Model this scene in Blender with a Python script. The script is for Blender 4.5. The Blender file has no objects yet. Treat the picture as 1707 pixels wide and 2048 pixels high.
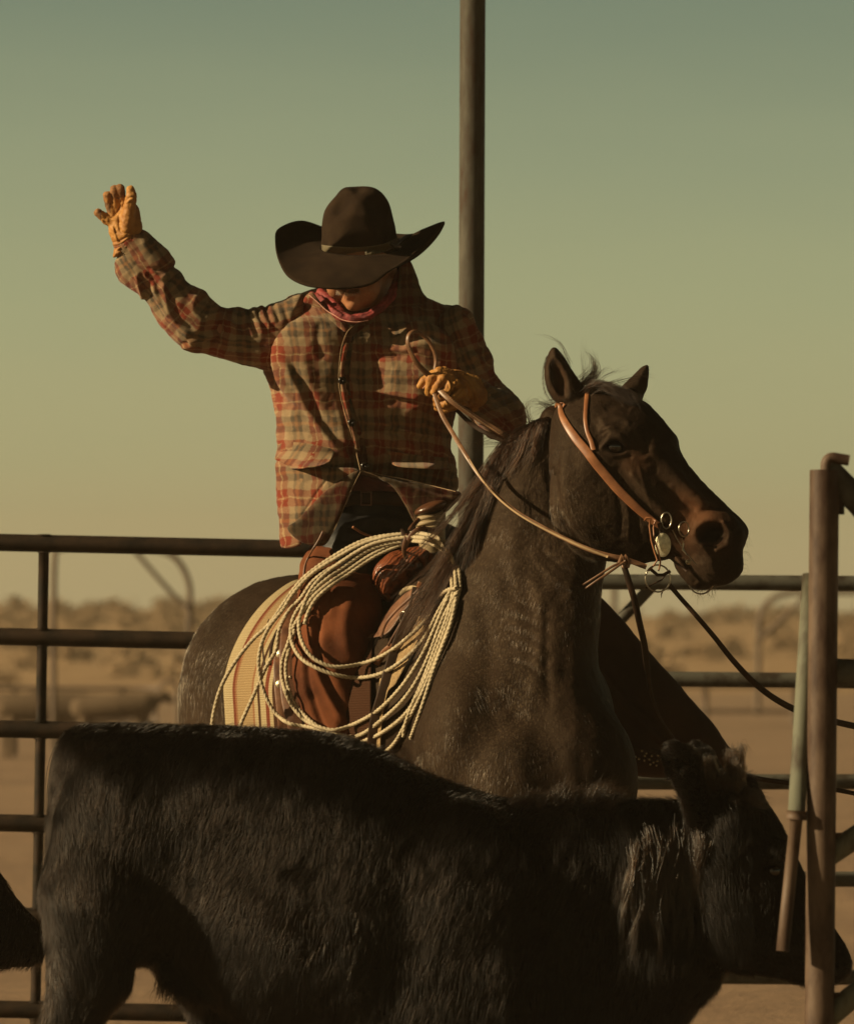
import bpy, math, random
import numpy as np
from mathutils import Vector, noise as mnoise
R = math.radians
random.seed(7)
rng = np.random.default_rng(11)
sc = bpy.context.scene
col = sc.collection

# ------------------------------------------------------------------ camera
FOC = 9600.0           # focal length in photograph pixels (1707 wide)
HOR = 1250.0           # row of the horizon
CX = 853.5
CAMZ = 1.35
DCAM = 12.0            # the horse's head and chest stand 12 m away, at world y = 0
cam_d = bpy.data.cameras.new('camera')
cam = bpy.data.objects.new('camera', cam_d)
col.objects.link(cam)
sc.camera = cam
cam.location = (0, -DCAM, CAMZ)
cam.rotation_euler = (R(90), 0, 0)
cam_d.sensor_fit = 'HORIZONTAL'
cam_d.sensor_width = 36.0
cam_d.lens = FOC / 1707.0 * 36.0
cam_d.shift_y = (HOR - 1024.0) / 1707.0
cam_d.clip_start = 0.5
cam_d.clip_end = 4000
cam_d.dof.use_dof = True
cam_d.dof.focus_distance = 11.8
cam_d.dof.aperture_fstop = 6.7


def P(px, py, d):
    """world point seen at photo pixel (px, py), d metres in front of the lens"""
    return Vector(((px - CX) * d / FOC, d - DCAM, CAMZ + (HOR - py) * d / FOC))


# ------------------------------------------------------------------ light
SUN_EL, SUN_AZ = 23.0, 12.5     # degrees; azimuth = turn from due left towards the camera
sd = Vector((-math.cos(R(SUN_AZ)) * math.cos(R(SUN_EL)), -math.sin(R(SUN_AZ)) * math.cos(R(SUN_EL)), math.sin(R(SUN_EL))))
sun_d = bpy.data.lights.new('sun', 'SUN')
sun_d.energy = 5.0
sun_d.angle = R(0.5)
sun_d.color = (1.0, 0.79, 0.46)
sun = bpy.data.objects.new('sun', sun_d)
col.objects.link(sun)
sun.location = (-20, -10, 20)
sun.rotation_euler = sd.to_track_quat('Z', 'Y').to_euler()

wld = bpy.data.worlds.new('World')
sc.world = wld
wld.use_nodes = True
nt = wld.node_tree
nt.nodes.clear()
wo = nt.nodes.new('ShaderNodeOutputWorld')
bg = nt.nodes.new('ShaderNodeBackground')
sky = nt.nodes.new('ShaderNodeTexSky')
sky.sky_type = 'NISHITA'
sky.sun_disc = False
sky.sun_elevation = R(SUN_EL)
sky.sun_rotation = math.atan2(sd.x, sd.y)
sky.dust_density = 6.0
bg.inputs['Strength'].default_value = 0.1
tc = nt.nodes.new('ShaderNodeTexCoord')
sx = nt.nodes.new('ShaderNodeSeparateXYZ')
nt.links.new(tc.outputs['Generated'], sx.inputs[0])
rp = nt.nodes.new('ShaderNodeValToRGB')
mr = nt.nodes.new('ShaderNodeMapRange')
mr.inputs['From Min'].default_value = -0.02
mr.inputs['From Max'].default_value = 0.98
nt.links.new(sx.outputs['Z'], mr.inputs['Value'])
skn = nt.nodes.new('ShaderNodeTexNoise')
skn.inputs['Scale'].default_value = 9.0
skn.inputs['Detail'].default_value = 3.0
skm = nt.nodes.new('ShaderNodeMapping')
skm.inputs['Scale'].default_value = (1, 1, 5)
nt.links.new(tc.outputs['Generated'], skm.inputs[0])
nt.links.new(skm.outputs[0], skn.inputs['Vector'])
ska = nt.nodes.new('ShaderNodeMath')
ska.operation = 'MULTIPLY_ADD'
ska.inputs[1].default_value = 0.016
nt.links.new(skn.outputs[0], ska.inputs[0])
nt.links.new(mr.outputs[0], ska.inputs[2])
skb = nt.nodes.new('ShaderNodeMath')
skb.operation = 'SUBTRACT'
skb.inputs[1].default_value = 0.008
nt.links.new(ska.outputs[0], skb.inputs[0])
nt.links.new(skb.outputs[0], rp.inputs[0])
# z of the view ray: the picture spans about 0 to 0.13; above that, unseen, the sky is darkened to cut ambient fill
SKYRAMP = [(0.0, (0.310, 0.235, 0.118)), (0.02, (0.332, 0.268, 0.138)), (0.036, (0.320, 0.276, 0.142)), (0.056, (0.280, 0.268, 0.138)),
           (0.088, (0.236, 0.250, 0.136)), (0.119, (0.182, 0.210, 0.127)), (0.150, (0.122, 0.158, 0.108)), (0.24, (0.036, 0.038, 0.026)), (0.5, (0.014, 0.010, 0.006)), (1.0, (0.010, 0.007, 0.005))]
cr = rp.color_ramp
while len(cr.elements) < len(SKYRAMP):
    cr.elements.new(0.5)
for e, (p_, c_) in zip(cr.elements, SKYRAMP):
    e.position = p_
    e.color = (*c_, 1)
# dusty graded evening sky: a little of the physical sky, mostly the dust-coloured gradient by elevation
mx = nt.nodes.new('ShaderNodeMix')
mx.data_type = 'RGBA'
mx.inputs[0].default_value = 0.99
sc10 = nt.nodes.new('ShaderNodeVectorMath')
sc10.operation = 'SCALE'
sc10.inputs['Scale'].default_value = 10.0
nt.links.new(rp.outputs[0], sc10.inputs[0])
nt.links.new(sky.outputs[0], mx.inputs[6])
nt.links.new(sc10.outputs[0], mx.inputs[7])
nt.links.new(mx.outputs[2], bg.inputs['Color'])
nt.links.new(bg.outputs[0], wo.inputs['Surface'])

sc.view_settings.view_transform = 'Standard'
sc.view_settings.look = 'None'
sc.view_settings.exposure = 0.62
sc.view_settings.gamma = 1.0
sc.render.engine = 'CYCLES'
sc.cycles.max_bounces = 5
sc.cycles.transparent_max_bounces = 6
sc.cycles.volume_bounces = 0
# ------------------------------------------------------------------ scene helpers
def link(o, parent=None):
    col.objects.link(o)
    if parent is not None:
        o.parent = parent
    return o


def thing(name, label, cat, loc=(0, 0, 0), group=None):
    o = bpy.data.objects.new(name, None)
    o.empty_display_size = 0.1
    o.location = loc
    link(o)
    return tag(o, label, cat, group)


def tag(o, label=None, cat=None, group=None, kind=None):
    if label: o['label'] = label
    if cat: o['category'] = cat
    if group: o['group'] = group
    if kind: o['kind'] = kind
    return o


def mesh_np(name, V, F, mat, parent=None, smooth=True, uv=None, attr=None):
    """V (n,3) world coordinates, F list of faces or (m,4)/(m,3) int array; parented objects keep world coordinates"""
    me = bpy.data.meshes.new(name)
    V = np.asarray(V, dtype=np.float32)
    off = np.array(parent_loc(parent), dtype=np.float32)
    V = V - off
    if isinstance(F, np.ndarray):
        m, k = F.shape
        me.vertices.add(len(V))
        me.vertices.foreach_set('co', V.ravel())
        me.loops.add(m * k)
        me.loops.foreach_set('vertex_index', F.ravel().astype(np.int32))
        me.polygons.add(m)
        me.polygons.foreach_set('loop_start', np.arange(0, m * k, k, dtype=np.int32))
        me.polygons.foreach_set('loop_total', np.full(m, k, dtype=np.int32))
        me.update(calc_edges=True)
    else:
        me.from_pydata([tuple(map(float, v)) for v in V], [], [tuple(map(int, f)) for f in F])
        me.update(calc_edges=True)
    me.validate()
    if smooth:
        me.polygons.foreach_set('use_smooth', np.ones(len(me.polygons), dtype=bool))
    if uv is not None:
        ul = me.uv_layers.new(name='UVMap')
        li = np.zeros(len(me.loops), dtype=np.int32)
        me.loops.foreach_get('vertex_index', li)
        ul.data.foreach_set('uv', np.asarray(uv, dtype=np.float32)[li].ravel())
    if attr is not None:
        for an, av in attr.items():
            a = me.attributes.new(an, 'FLOAT', 'POINT')
            a.data.foreach_set('value', np.asarray(av, dtype=np.float32))
    if mat is not None:
        me.materials.append(mat)
    o = bpy.data.objects.new(name, me)
    return link(o, parent)


def parent_loc(p):
    v = Vector((0, 0, 0))
    while p is not None:
        v = v + p.location
        p = p.parent
    return v


def catmull(pts, n=8, closed=False):
    pts = np.asarray(pts, dtype=float)
    m = len(pts)
    out = []
    rngi = range(m) if closed else range(m - 1)
    for i in rngi:
        if closed:
            p0, p1, p2, p3 = pts[(i - 1) % m], pts[i], pts[(i + 1) % m], pts[(i + 2) % m]
        else:
            p0, p1, p2, p3 = pts[max(i - 1, 0)], pts[i], pts[i + 1], pts[min(i + 2, m - 1)]
        for k in range(n):
            t = k / n
            out.append(0.5 * ((2 * p1) + (-p0 + p2) * t + (2 * p0 - 5 * p1 + 4 * p2 - p3) * t * t + (-p0 + 3 * p1 - 3 * p2 + p3) * t ** 3))
    if not closed:
        out.append(pts[-1])
    return np.array(out)


def resample(pts, step):
    pts = np.asarray(pts, dtype=float)
    d = np.r_[0, np.cumsum(np.linalg.norm(np.diff(pts, axis=0), axis=1))]
    n = max(2, int(d[-1] / step) + 1)
    s = np.linspace(0, d[-1], n)
    return np.stack([np.interp(s, d, pts[:, i]) for i in range(pts.shape[1])], 1)


class Space:
    """frustum space: x, y in photo pixels, z in pixels of depth beyond dref"""
    def __init__(self, dref):
        self.d = dref
        self.s = dref / FOC

    def w(self, A):
        A = np.asarray(A, dtype=float)
        d = self.d + A[..., 2] * self.s
        return np.stack([(A[..., 0] - CX) * d / FOC, d - DCAM, CAMZ + (HOR - A[..., 1]) * d / FOC], -1)


def fval(f, X, Y):
    return f(X, Y) if callable(f) else f


def sdpoly(X, Y, pts):
    """signed distance to a closed polygon (negative inside)"""
    pts = np.asarray(pts, dtype=np.float32)
    d = np.full(X.shape, 1e12, dtype=np.float32)
    s = np.ones(X.shape, dtype=np.float32)
    n = len(pts)
    for i in range(n):
        a = pts[i]; b = pts[i - 1]
        ex, ey = b[0] - a[0], b[1] - a[1]
        wx, wy = X - a[0], Y - a[1]
        t = np.clip((wx * ex + wy * ey) / (ex * ex + ey * ey + 1e-9), 0, 1)
        bx, by = wx - ex * t, wy - ey * t
        d = np.minimum(d, bx * bx + by * by)
        c1 = Y >= a[1]; c2 = Y < b[1]; c3 = ex * wy > ey * wx
        flip = (c1 & c2 & c3) | (~c1 & ~c2 & ~c3)
        s = np.where(flip, -s, s)
    return s * np.sqrt(d)


def distline(X, Y, pts):
    """unsigned distance, signed side and parameter along an open polyline"""
    pts = np.asarray(pts, dtype=float)
    seg = np.linalg.norm(np.diff(pts, axis=0), axis=1)
    cum = np.r_[0, np.cumsum(seg)]
    best = np.full(X.shape, 1e12); side = np.zeros(X.shape); par = np.zeros(X.shape)
    for i in range(len(pts) - 1):
        a, b = pts[i], pts[i + 1]
        e = b - a
        wx, wy = X - a[0], Y - a[1]
        t = np.clip((wx * e[0] + wy * e[1]) / (e @ e + 1e-9), 0, 1)
        dx, dy = wx - e[0] * t, wy - e[1] * t
        dd = dx * dx + dy * dy
        m = dd < best
        best = np.where(m, dd, best)
        side = np.where(m, np.sign(e[0] * wy - e[1] * wx), side)
        par = np.where(m, (cum[i] + seg[i] * t) / cum[-1], par)
    return np.sqrt(best), side, par


def axis(*spans):
    """non-uniform axis: axis(x0, (x1, h), (x2, h) ...)"""
    out = [float(spans[0])]
    for x1, h in spans[1:]:
        n = max(1, int(round((x1 - out[-1]) / h)))
        out.extend(np.linspace(out[-1], x1, n + 1)[1:])
    return np.array(out, dtype=np.float32)


class Field:
    def __init__(self, space, xs, ys, zs):
        self.sp = space
        self.xs, self.ys, self.zs = xs, ys, zs
        self.F = np.full((len(xs), len(ys), len(zs)), 400.0, dtype=np.float32)

    def box(self, lo, hi):
        sl = []
        for a, l, h in zip((self.xs, self.ys, self.zs), lo, hi):
            i0 = max(0, int(np.searchsorted(a, l)) - 1); i1 = min(len(a), int(np.searchsorted(a, h)) + 1)
            if i1 <= i0: return None
            sl.append(slice(i0, i1))
        return tuple(sl)

    def comb(self, sl, d, k, sub):
        G = self.F[sl]
        if sub:
            if k > 0:
                h = np.clip(0.5 - 0.5 * (G + d) / k, 0, 1)
                G[...] = G * (1 - h) + (-d) * h + k * h * (1 - h)
            else:
                np.maximum(G, -d, out=G)
        else:
            if k > 0:
                h = np.clip(0.5 + 0.5 * (d - G) / k, 0, 1)
                G[...] = d * (1 - h) + G * h - k * h * (1 - h)
            else:
                np.minimum(G, d, out=G)

    def cap(self, pts, k=20, sub=False):
        """chain of rounded cones: points (x, y, z, r[, depth_squash])"""
        pts = [tuple(p) + ((1.0,) if len(p) == 4 else ()) for p in pts]
        A = np.array(pts)
        mg = k + 12
        rr = A[:, 3]; rz = A[:, 3] * A[:, 4]
        lo = (np.min(A[:, 0] - rr) - mg, np.min(A[:, 1] - rr) - mg, np.min(A[:, 2] - rz) - mg)
        hi = (np.max(A[:, 0] + rr) + mg, np.max(A[:, 1] + rr) + mg, np.max(A[:, 2] + rz) + mg)
        sl = self.box(lo, hi)
        if sl is None: return
        X = self.xs[sl[0]][:, None, None]; Y = self.ys[sl[1]][None, :, None]; Z = self.zs[sl[2]][None, None, :]
        D = None
        if len(pts) == 1: pts = pts * 2
        for a, b in zip(pts[:-1], pts[1:]):
            ex, ey, ez = b[0] - a[0], b[1] - a[1], b[2] - a[2]
            L = ex * ex + ey * ey + ez * ez + 1e-6
            t = np.clip(((X - a[0]) * ex + (Y - a[1]) * ey + (Z - a[2]) * ez) / L, 0, 1).astype(np.float32)
            sq = a[4] + (b[4] - a[4]) * t
            d = np.sqrt((X - a[0] - ex * t) ** 2 + (Y - a[1] - ey * t) ** 2 + ((Z - a[2] - ez * t) / sq) ** 2) - (a[3] + (b[3] - a[3]) * t)
            D = d if D is None else np.minimum(D, d)
        self.comb(sl, D, k, sub)

    def ell(self, c, r, k=15, sub=False, ang=0.0):
        """ellipsoid; ang (degrees) turns it in the picture plane"""
        m = max(r) + k + 12
        sl = self.box([c[i] - m for i in range(3)], [c[i] + m for i in range(3)])
        if sl is None: return
        X = self.xs[sl[0]][:, None, None] - c[0]; Y = self.ys[sl[1]][None, :, None] - c[1]; Z = self.zs[sl[2]][None, None, :] - c[2]
        ca, sa = math.cos(R(ang)), math.sin(R(ang))
        U, W = X * ca + Y * sa, -X * sa + Y * ca
        q = np.sqrt((U / r[0]) ** 2 + (W / r[1]) ** 2 + (Z / r[2]) ** 2) + 1e-6
        g = np.sqrt((U / r[0] ** 2) ** 2 + (W / r[1] ** 2) ** 2 + (Z / r[2] ** 2) ** 2) + 1e-6
        d = (q * (q - 1.0) / g).astype(np.float32)
        self.comb(sl, d, k, sub)

    def poly(self, pts, zc=0.0, hz=50.0, Rr=50.0, k=15, sub=False, smooth=4):
        """outline inflated to a rounded body: mid-depth zc and half depth hz may be functions of x, y"""
        if smooth: pts = catmull(pts, smooth, True)
        pts = np.asarray(pts)
        lo2 = pts.min(0) - k - 15; hi2 = pts.max(0) + k + 15
        sl = self.box((lo2[0], lo2[1], -1e5), (hi2[0], hi2[1], 1e5))
        if sl is None: return
        X = self.xs[sl[0]][:, None]; Y = self.ys[sl[1]][None, :]
        X, Y = np.broadcast_arrays(X, Y)
        d2 = sdpoly(X, Y, pts)
        zc = np.broadcast_to(fval(zc, X, Y), X.shape).astype(np.float32); hz = np.broadcast_to(fval(hz, X, Y), X.shape).astype(np.float32)
        zlo = float((zc - hz).min()) - k - 15; zhi = float((zc + hz).max()) + k + 15
        sl = self.box((lo2[0], lo2[1], zlo), (hi2[0], hi2[1], zhi))
        Z = self.zs[sl[2]][None, None, :]
        # inflate: rounded ramp of the inside distance
        q = np.maximum(d2 + Rr, 0)[..., None]
        zz = (Z - zc[..., None]) * (Rr / hz)[..., None]
        d = np.sqrt(q * q + zz * zz) - Rr
        # outside the outline keep at least the plane distance
        d = np.maximum(d, d2[..., None] * 0.9).astype(np.float32)
        self.comb(sl, d, k, sub)

    def cut_below(self, ymax):
        Y = self.ys[None, :, None]
        np.maximum(self.F, Y - ymax, out=self.F)

    def front(self, x, y, default=None):
        """depth (z px) of the first surface seen at photo pixel x, y"""
        x = np.atleast_1d(np.asarray(x, dtype=float)); y = np.atleast_1d(np.asarray(y, dtype=float))
        if not hasattr(self, '_fm'):
            ins = self.F < 0
            idx = np.argmax(ins, axis=2)
            has = ins.any(axis=2)
            i0 = np.maximum(idx - 1, 0)
            I, J = np.indices(idx.shape)
            f1 = self.F[I, J, idx]; f0 = self.F[I, J, i0]
            t = np.where(idx > 0, f0 / (f0 - f1 + 1e-9), 0)
            z = self.zs[i0] + (self.zs[idx] - self.zs[i0]) * t
            z = np.where(has, z, np.nan)
            # fill outwards a few cells so straps can leave the silhouette
            for _ in range(14):
                nanm = np.isnan(z)
                if not nanm.any(): break
                acc = np.zeros_like(z); cnt = np.zeros_like(z)
                for sh, ax in ((1, 0), (-1, 0), (1, 1), (-1, 1)):
                    r_ = np.roll(z, sh, ax)
                    ok = ~np.isnan(r_)
                    acc += np.where(ok, r_, 0); cnt += ok
                z = np.where(nanm & (cnt > 0), acc / np.maximum(cnt, 1), z)
            self._fm = z
        z = self._fm
        fi = np.interp(x, self.xs, np.arange(len(self.xs))); fj = np.interp(y, self.ys, np.arange(len(self.ys)))
        i = np.clip(fi.astype(int), 0, len(self.xs) - 2); j = np.clip(fj.astype(int), 0, len(self.ys) - 2)
        u, v = fi - i, fj - j
        r_ = z[i, j] * (1 - u) * (1 - v) + z[i + 1, j] * u * (1 - v) + z[i, j + 1] * (1 - u) * v + z[i + 1, j + 1] * u * v
        if default is not None: r_ = np.where(np.isnan(r_), default, r_)
        return r_

    def surface(self, relax=2):
        """surface nets -> vertices in frustum space, quads, normals"""
        F = self.F
        ins = F < 0
        nx, ny, nz = F.shape
        c = np.zeros((nx - 1, ny - 1, nz - 1), dtype=np.uint8)
        for a in (0, 1):
            for b in (0, 1):
                for e in (0, 1):
                    c += ins[a:nx - 1 + a, b:ny - 1 + b, e:nz - 1 + e]
        mixed = (c > 0) & (c < 8)
        I, J, K = np.nonzero(mixed)
        idx = np.full(mixed.shape, -1, dtype=np.int32)
        idx[I, J, K] = np.arange(len(I))
        acc = np.zeros((len(I), 3)); cnt = np.zeros(len(I))
        offs = [(a, b, e) for a in (0, 1) for b in (0, 1) for e in (0, 1)]
        for a in offs:
            for ax in range(3):
                if a[ax] == 1: continue
                b = list(a); b[ax] = 1
                f0 = F[I + a[0], J + a[1], K + a[2]]; f1 = F[I + b[0], J + b[1], K + b[2]]
                m = (f0 < 0) != (f1 < 0)
                t = np.where(m, f0 / np.where(m, f0 - f1, 1), 0)
                p = [np.full(len(I), float(a[0])), np.full(len(I), float(a[1])), np.full(len(I), float(a[2]))]
                p[ax] = t
                for q in range(3): acc[:, q] += np.where(m, p[q], 0)
                cnt += m
        acc /= cnt[:, None]
        V = np.stack([self.xs[I] + acc[:, 0] * (self.xs[I + 1] - self.xs[I]), self.ys[J] + acc[:, 1] * (self.ys[J + 1] - self.ys[J]),
                      self.zs[K] + acc[:, 2] * (self.zs[K + 1] - self.zs[K])], 1)
        Q = []
        for ax in range(3):
            o1, o2 = [(1, 2), (2, 0), (0, 1)][ax]
            sa = [slice(1, -1)] * 3; sb = [slice(1, -1)] * 3
            sa[ax] = slice(0, -1); sb[ax] = slice(1, None)
            A, B = ins[tuple(sa)], ins[tuple(sb)]
            for inside_first in (True, False):
                m = (A & ~B) if inside_first else (~A & B)
                g = list(np.nonzero(m))
                g[o1] = g[o1] + 1; g[o2] = g[o2] + 1
                def cell(d1, d2):
                    h = list(g)
                    h[o1] = h[o1] - d1; h[o2] = h[o2] - d2
                    return idx[h[0], h[1], h[2]]
                q = [cell(1, 1), cell(0, 1), cell(0, 0), cell(1, 0)]
                if not inside_first: q = q[::-1]
                Q.append(np.stack(q, 1))
        Q = np.concatenate(Q)
        Q = Q[(Q >= 0).all(1)]
        V, Q = main_islands(V, Q)
        for _ in range(relax):
            V = V * 0.4 + 0.6 * neigh_mean(V, Q)
        return V, Q, vnormals(V, Q)


def main_islands(V, Q):
    """drop stray specks left by the carving"""
    n = len(V)
    e = np.concatenate([Q[:, [0, 1]], Q[:, [1, 2]], Q[:, [2, 3]]])
    lab = np.arange(n)
    while True:
        m = np.minimum(lab[e[:, 0]], lab[e[:, 1]])
        l2 = lab.copy()
        np.minimum.at(l2, e[:, 0], m); np.minimum.at(l2, e[:, 1], m)
        l2 = l2[l2]
        if (l2 == lab).all(): break
        lab = l2
    cnt = np.bincount(lab, minlength=n)
    ok = lab == int(np.argmax(cnt))
    if ok.all(): return V, Q
    new = np.cumsum(ok) - 1
    return V[ok], new[Q[ok[Q].all(1)]]


def neigh_mean(V, Q):
    n = len(V)
    s = np.zeros_like(V); c = np.zeros(n)
    k = Q.shape[1]
    for i in range(k):
        a, b = Q[:, i], Q[:, (i + 1) % k]
        for q in range(V.shape[1]):
            s[:, q] += np.bincount(a, V[b, q], n) + np.bincount(b, V[a, q], n)
        c += np.bincount(a, minlength=n) + np.bincount(b, minlength=n)
    return s / np.maximum(c, 1)[:, None]


def vnormals(V, Q):
    a, b = V[Q[:, 2]] - V[Q[:, 0]], V[Q[:, 3 if Q.shape[1] > 3 else 1]] - V[Q[:, 1 if Q.shape[1] > 3 else 0]]
    n = np.cross(a, b)
    N = np.zeros_like(V)
    for i in range(Q.shape[1]):
        for q in range(3):
            N[:, q] += np.bincount(Q[:, i], n[:, q], len(V))
    return N / (np.linalg.norm(N, axis=1, keepdims=True) + 1e-9)


def vnoise(V, scale, seed=0.0, octaves=2):
    """smooth noise -1..1 by summed rotated sines (vectorised)"""
    r_ = np.random.default_rng(int(seed * 13) + 5)
    out = np.zeros(len(V)); amp = 1.0; tot = 0
    for o in range(octaves):
        acc = np.zeros(len(V))
        for _ in range(5):
            d = r_.normal(size=3); d /= np.linalg.norm(d)
            w = (V @ d) / scale * (2 ** o) * r_.uniform(0.7, 1.4) * 6.28
            d2 = r_.normal(size=3); d2 /= np.linalg.norm(d2)
            acc += np.sin(w + 1.6 * np.sin((V @ d2) / scale * (2 ** o) * 3.1 + r_.uniform(0, 6)) + r_.uniform(0, 6))
        out += amp * acc / 3.0
        tot += amp; amp *= 0.5
    return out / tot


def tube_np(pts, r, n=8, sq=None, capd=True, twist=None, closed=False, up=None):
    """tube through points pts (m,3); r scalar or array; twist=(strands, amount, pitch) makes laid rope"""
    pts = np.asarray(pts, dtype=float)
    m = len(pts)
    r = np.broadcast_to(np.asarray(r, dtype=float), (m,))
    if closed:
        T = np.roll(pts, -1, 0) - np.roll(pts, 1, 0)
    else:
        T = np.gradient(pts, axis=0)
    T /= np.linalg.norm(T, axis=1, keepdims=True) + 1e-12
    N = np.zeros_like(T)
    u = np.array(up if up is not None else (0.0, -1.0, 0.0))
    if up is not None:
        for i in range(m):
            v = u - T[i] * (u @ T[i]); N[i] = v / (np.linalg.norm(v) + 1e-9)
    else:
        v = u - T[0] * (u @ T[0])
        if np.linalg.norm(v) < 1e-3: v = np.array([1.0, 0, 0]) - T[0] * T[0][0]
        N[0] = v / np.linalg.norm(v)
        for i in range(1, m):
            v = N[i - 1] - T[i] * (N[i - 1] @ T[i]); N[i] = v / (np.linalg.norm(v) + 1e-9)
    B = np.cross(T, N)
    th = np.linspace(0, 2 * np.pi, n, endpoint=False)
    s = np.r_[0, np.cumsum(np.linalg.norm(np.diff(pts, axis=0), axis=1))]
    rr = r[:, None] * np.ones((1, n))
    if twist is not None:
        k, am, pitch = twist
        rr = rr * (1 - am * 0.5 + am * np.abs(np.cos(0.5 * k * (th[None, :] - 2 * np.pi * s[:, None] / pitch))))
    a, b = (1.0, 1.0) if sq is None else sq          # a along N, b along B
    V = pts[:, None, :] + rr[..., None] * (a * np.cos(th)[None, :, None] * N[:, None, :] + b * np.sin(th)[None, :, None] * B[:, None, :])
    V = V.reshape(-1, 3)
    Fc = []
    mm = m if closed else m - 1
    i = np.arange(mm)[:, None]; j = np.arange(n)[None, :]
    i2 = (i + 1) % m; j2 = (j + 1) % n
    Fc = np.stack(np.broadcast_arrays(i * n + j, i2 * n + j, i2 * n + j2, i * n + j2), -1).reshape(-1, 4)
    Fl = [tuple(f) for f in Fc]
    if capd and not closed:
        Fl.append(tuple(range(n - 1, -1, -1))); Fl.append(tuple((m - 1) * n + q for q in range(n)))
    return V, Fl


class MB:
    """collects pieces into one mesh"""
    def __init__(self):
        self.V = []; self.F = []; self.n = 0; self.U = []

    def add(self, V, F, uv=None):
        V = np.asarray(V, dtype=float)
        self.V.append(V)
        self.F.extend([tuple(int(i) + self.n for i in f) for f in F])
        self.U.append(np.zeros((len(V), 2)) if uv is None else np.asarray(uv))
        self.n += len(V)
        return self

    def tube(self, pts, r, **kw):
        V, F = tube_np(pts, r, **kw)
        return self.add(V, F)

    def build(self, name, mat, parent=None, smooth=True):
        return mesh_np(name, np.concatenate(self.V), self.F, mat, parent, smooth, uv=np.concatenate(self.U))


def strap_np(pts, width, thick, nrm):
    """flat strap: pts (m,3), nrm (m,3) outward normals, rounded-rectangle section"""
    pts = np.asarray(pts, dtype=float); m = len(pts)
    T = np.gradient(pts, axis=0); T /= np.linalg.norm(T, axis=1, keepdims=True) + 1e-12
    N = np.broadcast_to(np.asarray(nrm, dtype=float), pts.shape).copy()
    N -= T * np.sum(N * T, 1, keepdims=True); N /= np.linalg.norm(N, axis=1, keepdims=True) + 1e-12
    B = np.cross(T, N)
    w = np.broadcast_to(width, (m,))[:, None] / 2; t = np.broadcast_to(thick, (m,))[:, None] / 2
    sec = [(-1, -.5), (-.86, -1), (.86, -1), (1, -.5), (1, .5), (.86, 1), (0, 1.25), (-.86, 1), (-1, .5)]
    V = np.stack([pts + B * w * a + N * t * b for a, b in sec], 1).reshape(-1, 3)
    n = len(sec)
    F = []
    for i in range(m - 1):
        for j in range(n):
            j2 = (j + 1) % n
            F.append((i * n + j, (i + 1) * n + j, (i + 1) * n + j2, i * n + j2))
    F.append(tuple(range(n - 1, -1, -1))); F.append(tuple((m - 1) * n + q for q in range(n)))
    return V, F


def hair_obj(name, roots, dirs, lens, mat, parent, npt=5, rad=0.0006, bend=None, jitter=0.0, tip=0.15):
    """hair strands as a curves object: roots (n,3), unit dirs (n,3), bend (n,3) added quadratically"""
    n = len(roots)
    t = np.linspace(0, 1, npt)[None, :, None]
    Pn = roots[:, None, :] + dirs[:, None, :] * lens[:, None, None] * t
    if bend is not None: Pn = Pn + bend[:, None, :] * lens[:, None, None] * t ** 2
    if jitter: Pn = Pn + rng.normal(size=Pn.shape) * jitter * t * lens[:, None, None]
    return strands_obj(name, Pn, rad, mat, parent, tip)


def strands_obj(name, Pn, rad, mat, parent, tip=0.15):
    n, npt = Pn.shape[:2]
    cu = bpy.data.hair_curves.new(name)
    cu.add_curves([npt] * n)
    off = np.array(parent_loc(parent))
    cu.attributes['position'].data.foreach_set('vector', (Pn - off).astype(np.float32).ravel())
    rr = (np.linspace(1, tip, npt)[None, :] * np.broadcast_to(rad, (n,))[:, None]).astype(np.float32)
    ra = cu.attributes.get('radius') or cu.attributes.new('radius', 'FLOAT', 'POINT')
    ra.data.foreach_set('value', rr.ravel())
    cu.materials.append(mat)
    o = bpy.data.objects.new(name, cu)
    return link(o, parent)


def guide_strands(guides, count, npt, spread, len_var=0.2, wav=0.0, seed=1):
    """strands scattered round guide curves (each (m,3)): spread = root/tip radius pair (metres)"""
    r_ = np.random.default_rng(seed)
    out = []
    for g in guides:
        g = np.asarray(g, dtype=float)
        g = resample(catmull(g, 6), 0.01)
        s = np.linspace(0, 1, len(g))
        for _ in range(count):
            L = 1 - r_.uniform(0, len_var)
            tt = np.linspace(0, L, npt)
            c = np.stack([np.interp(tt, s, g[:, q]) for q in range(3)], 1)
            o0 = r_.normal(size=3) * spread[0]; o1 = r_.normal(size=3) * spread[1]
            ph = r_.uniform(0, 6.28, 3); fr = r_.uniform(0.6, 1.7, 3)
            c = c + o0 * (1 - tt[:, None]) + o1 * tt[:, None] ** 1.4 + wav * np.sin(tt[:, None] * 6.28 * fr + ph) * tt[:, None]
            out.append(c)
    return np.array(out)


# ------------------------------------------------------------------ materials
def newmat(name):
    m = bpy.data.materials.new(name)
    m.use_nodes = True
    t = m.node_tree
    b = t.nodes['Principled BSDF']
    return m, t, b


def N_(t, kind, **kw):
    n = t.nodes.new(kind)
    for k_, v in kw.items():
        if k_.startswith('i_'):
            n.inputs[int(k_[2:]) if k_[2:].isdigit() else k_[2:].replace('_', ' ')].default_value = v
        else:
            setattr(n, k_, v)
    return n


def ramp(t, stops, fac=None, interp='LINEAR'):
    n = t.nodes.new('ShaderNodeValToRGB')
    n.color_ramp.interpolation = interp
    e = n.color_ramp.elements
    while len(e) < len(stops): e.new(0.5)
    for q, (p_, c_) in zip(e, stops):
        q.position = p_
        q.color = (*c_, 1) if len(c_) == 3 else c_
    if fac is not None: t.links.new(fac, n.inputs[0])
    return n


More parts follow.
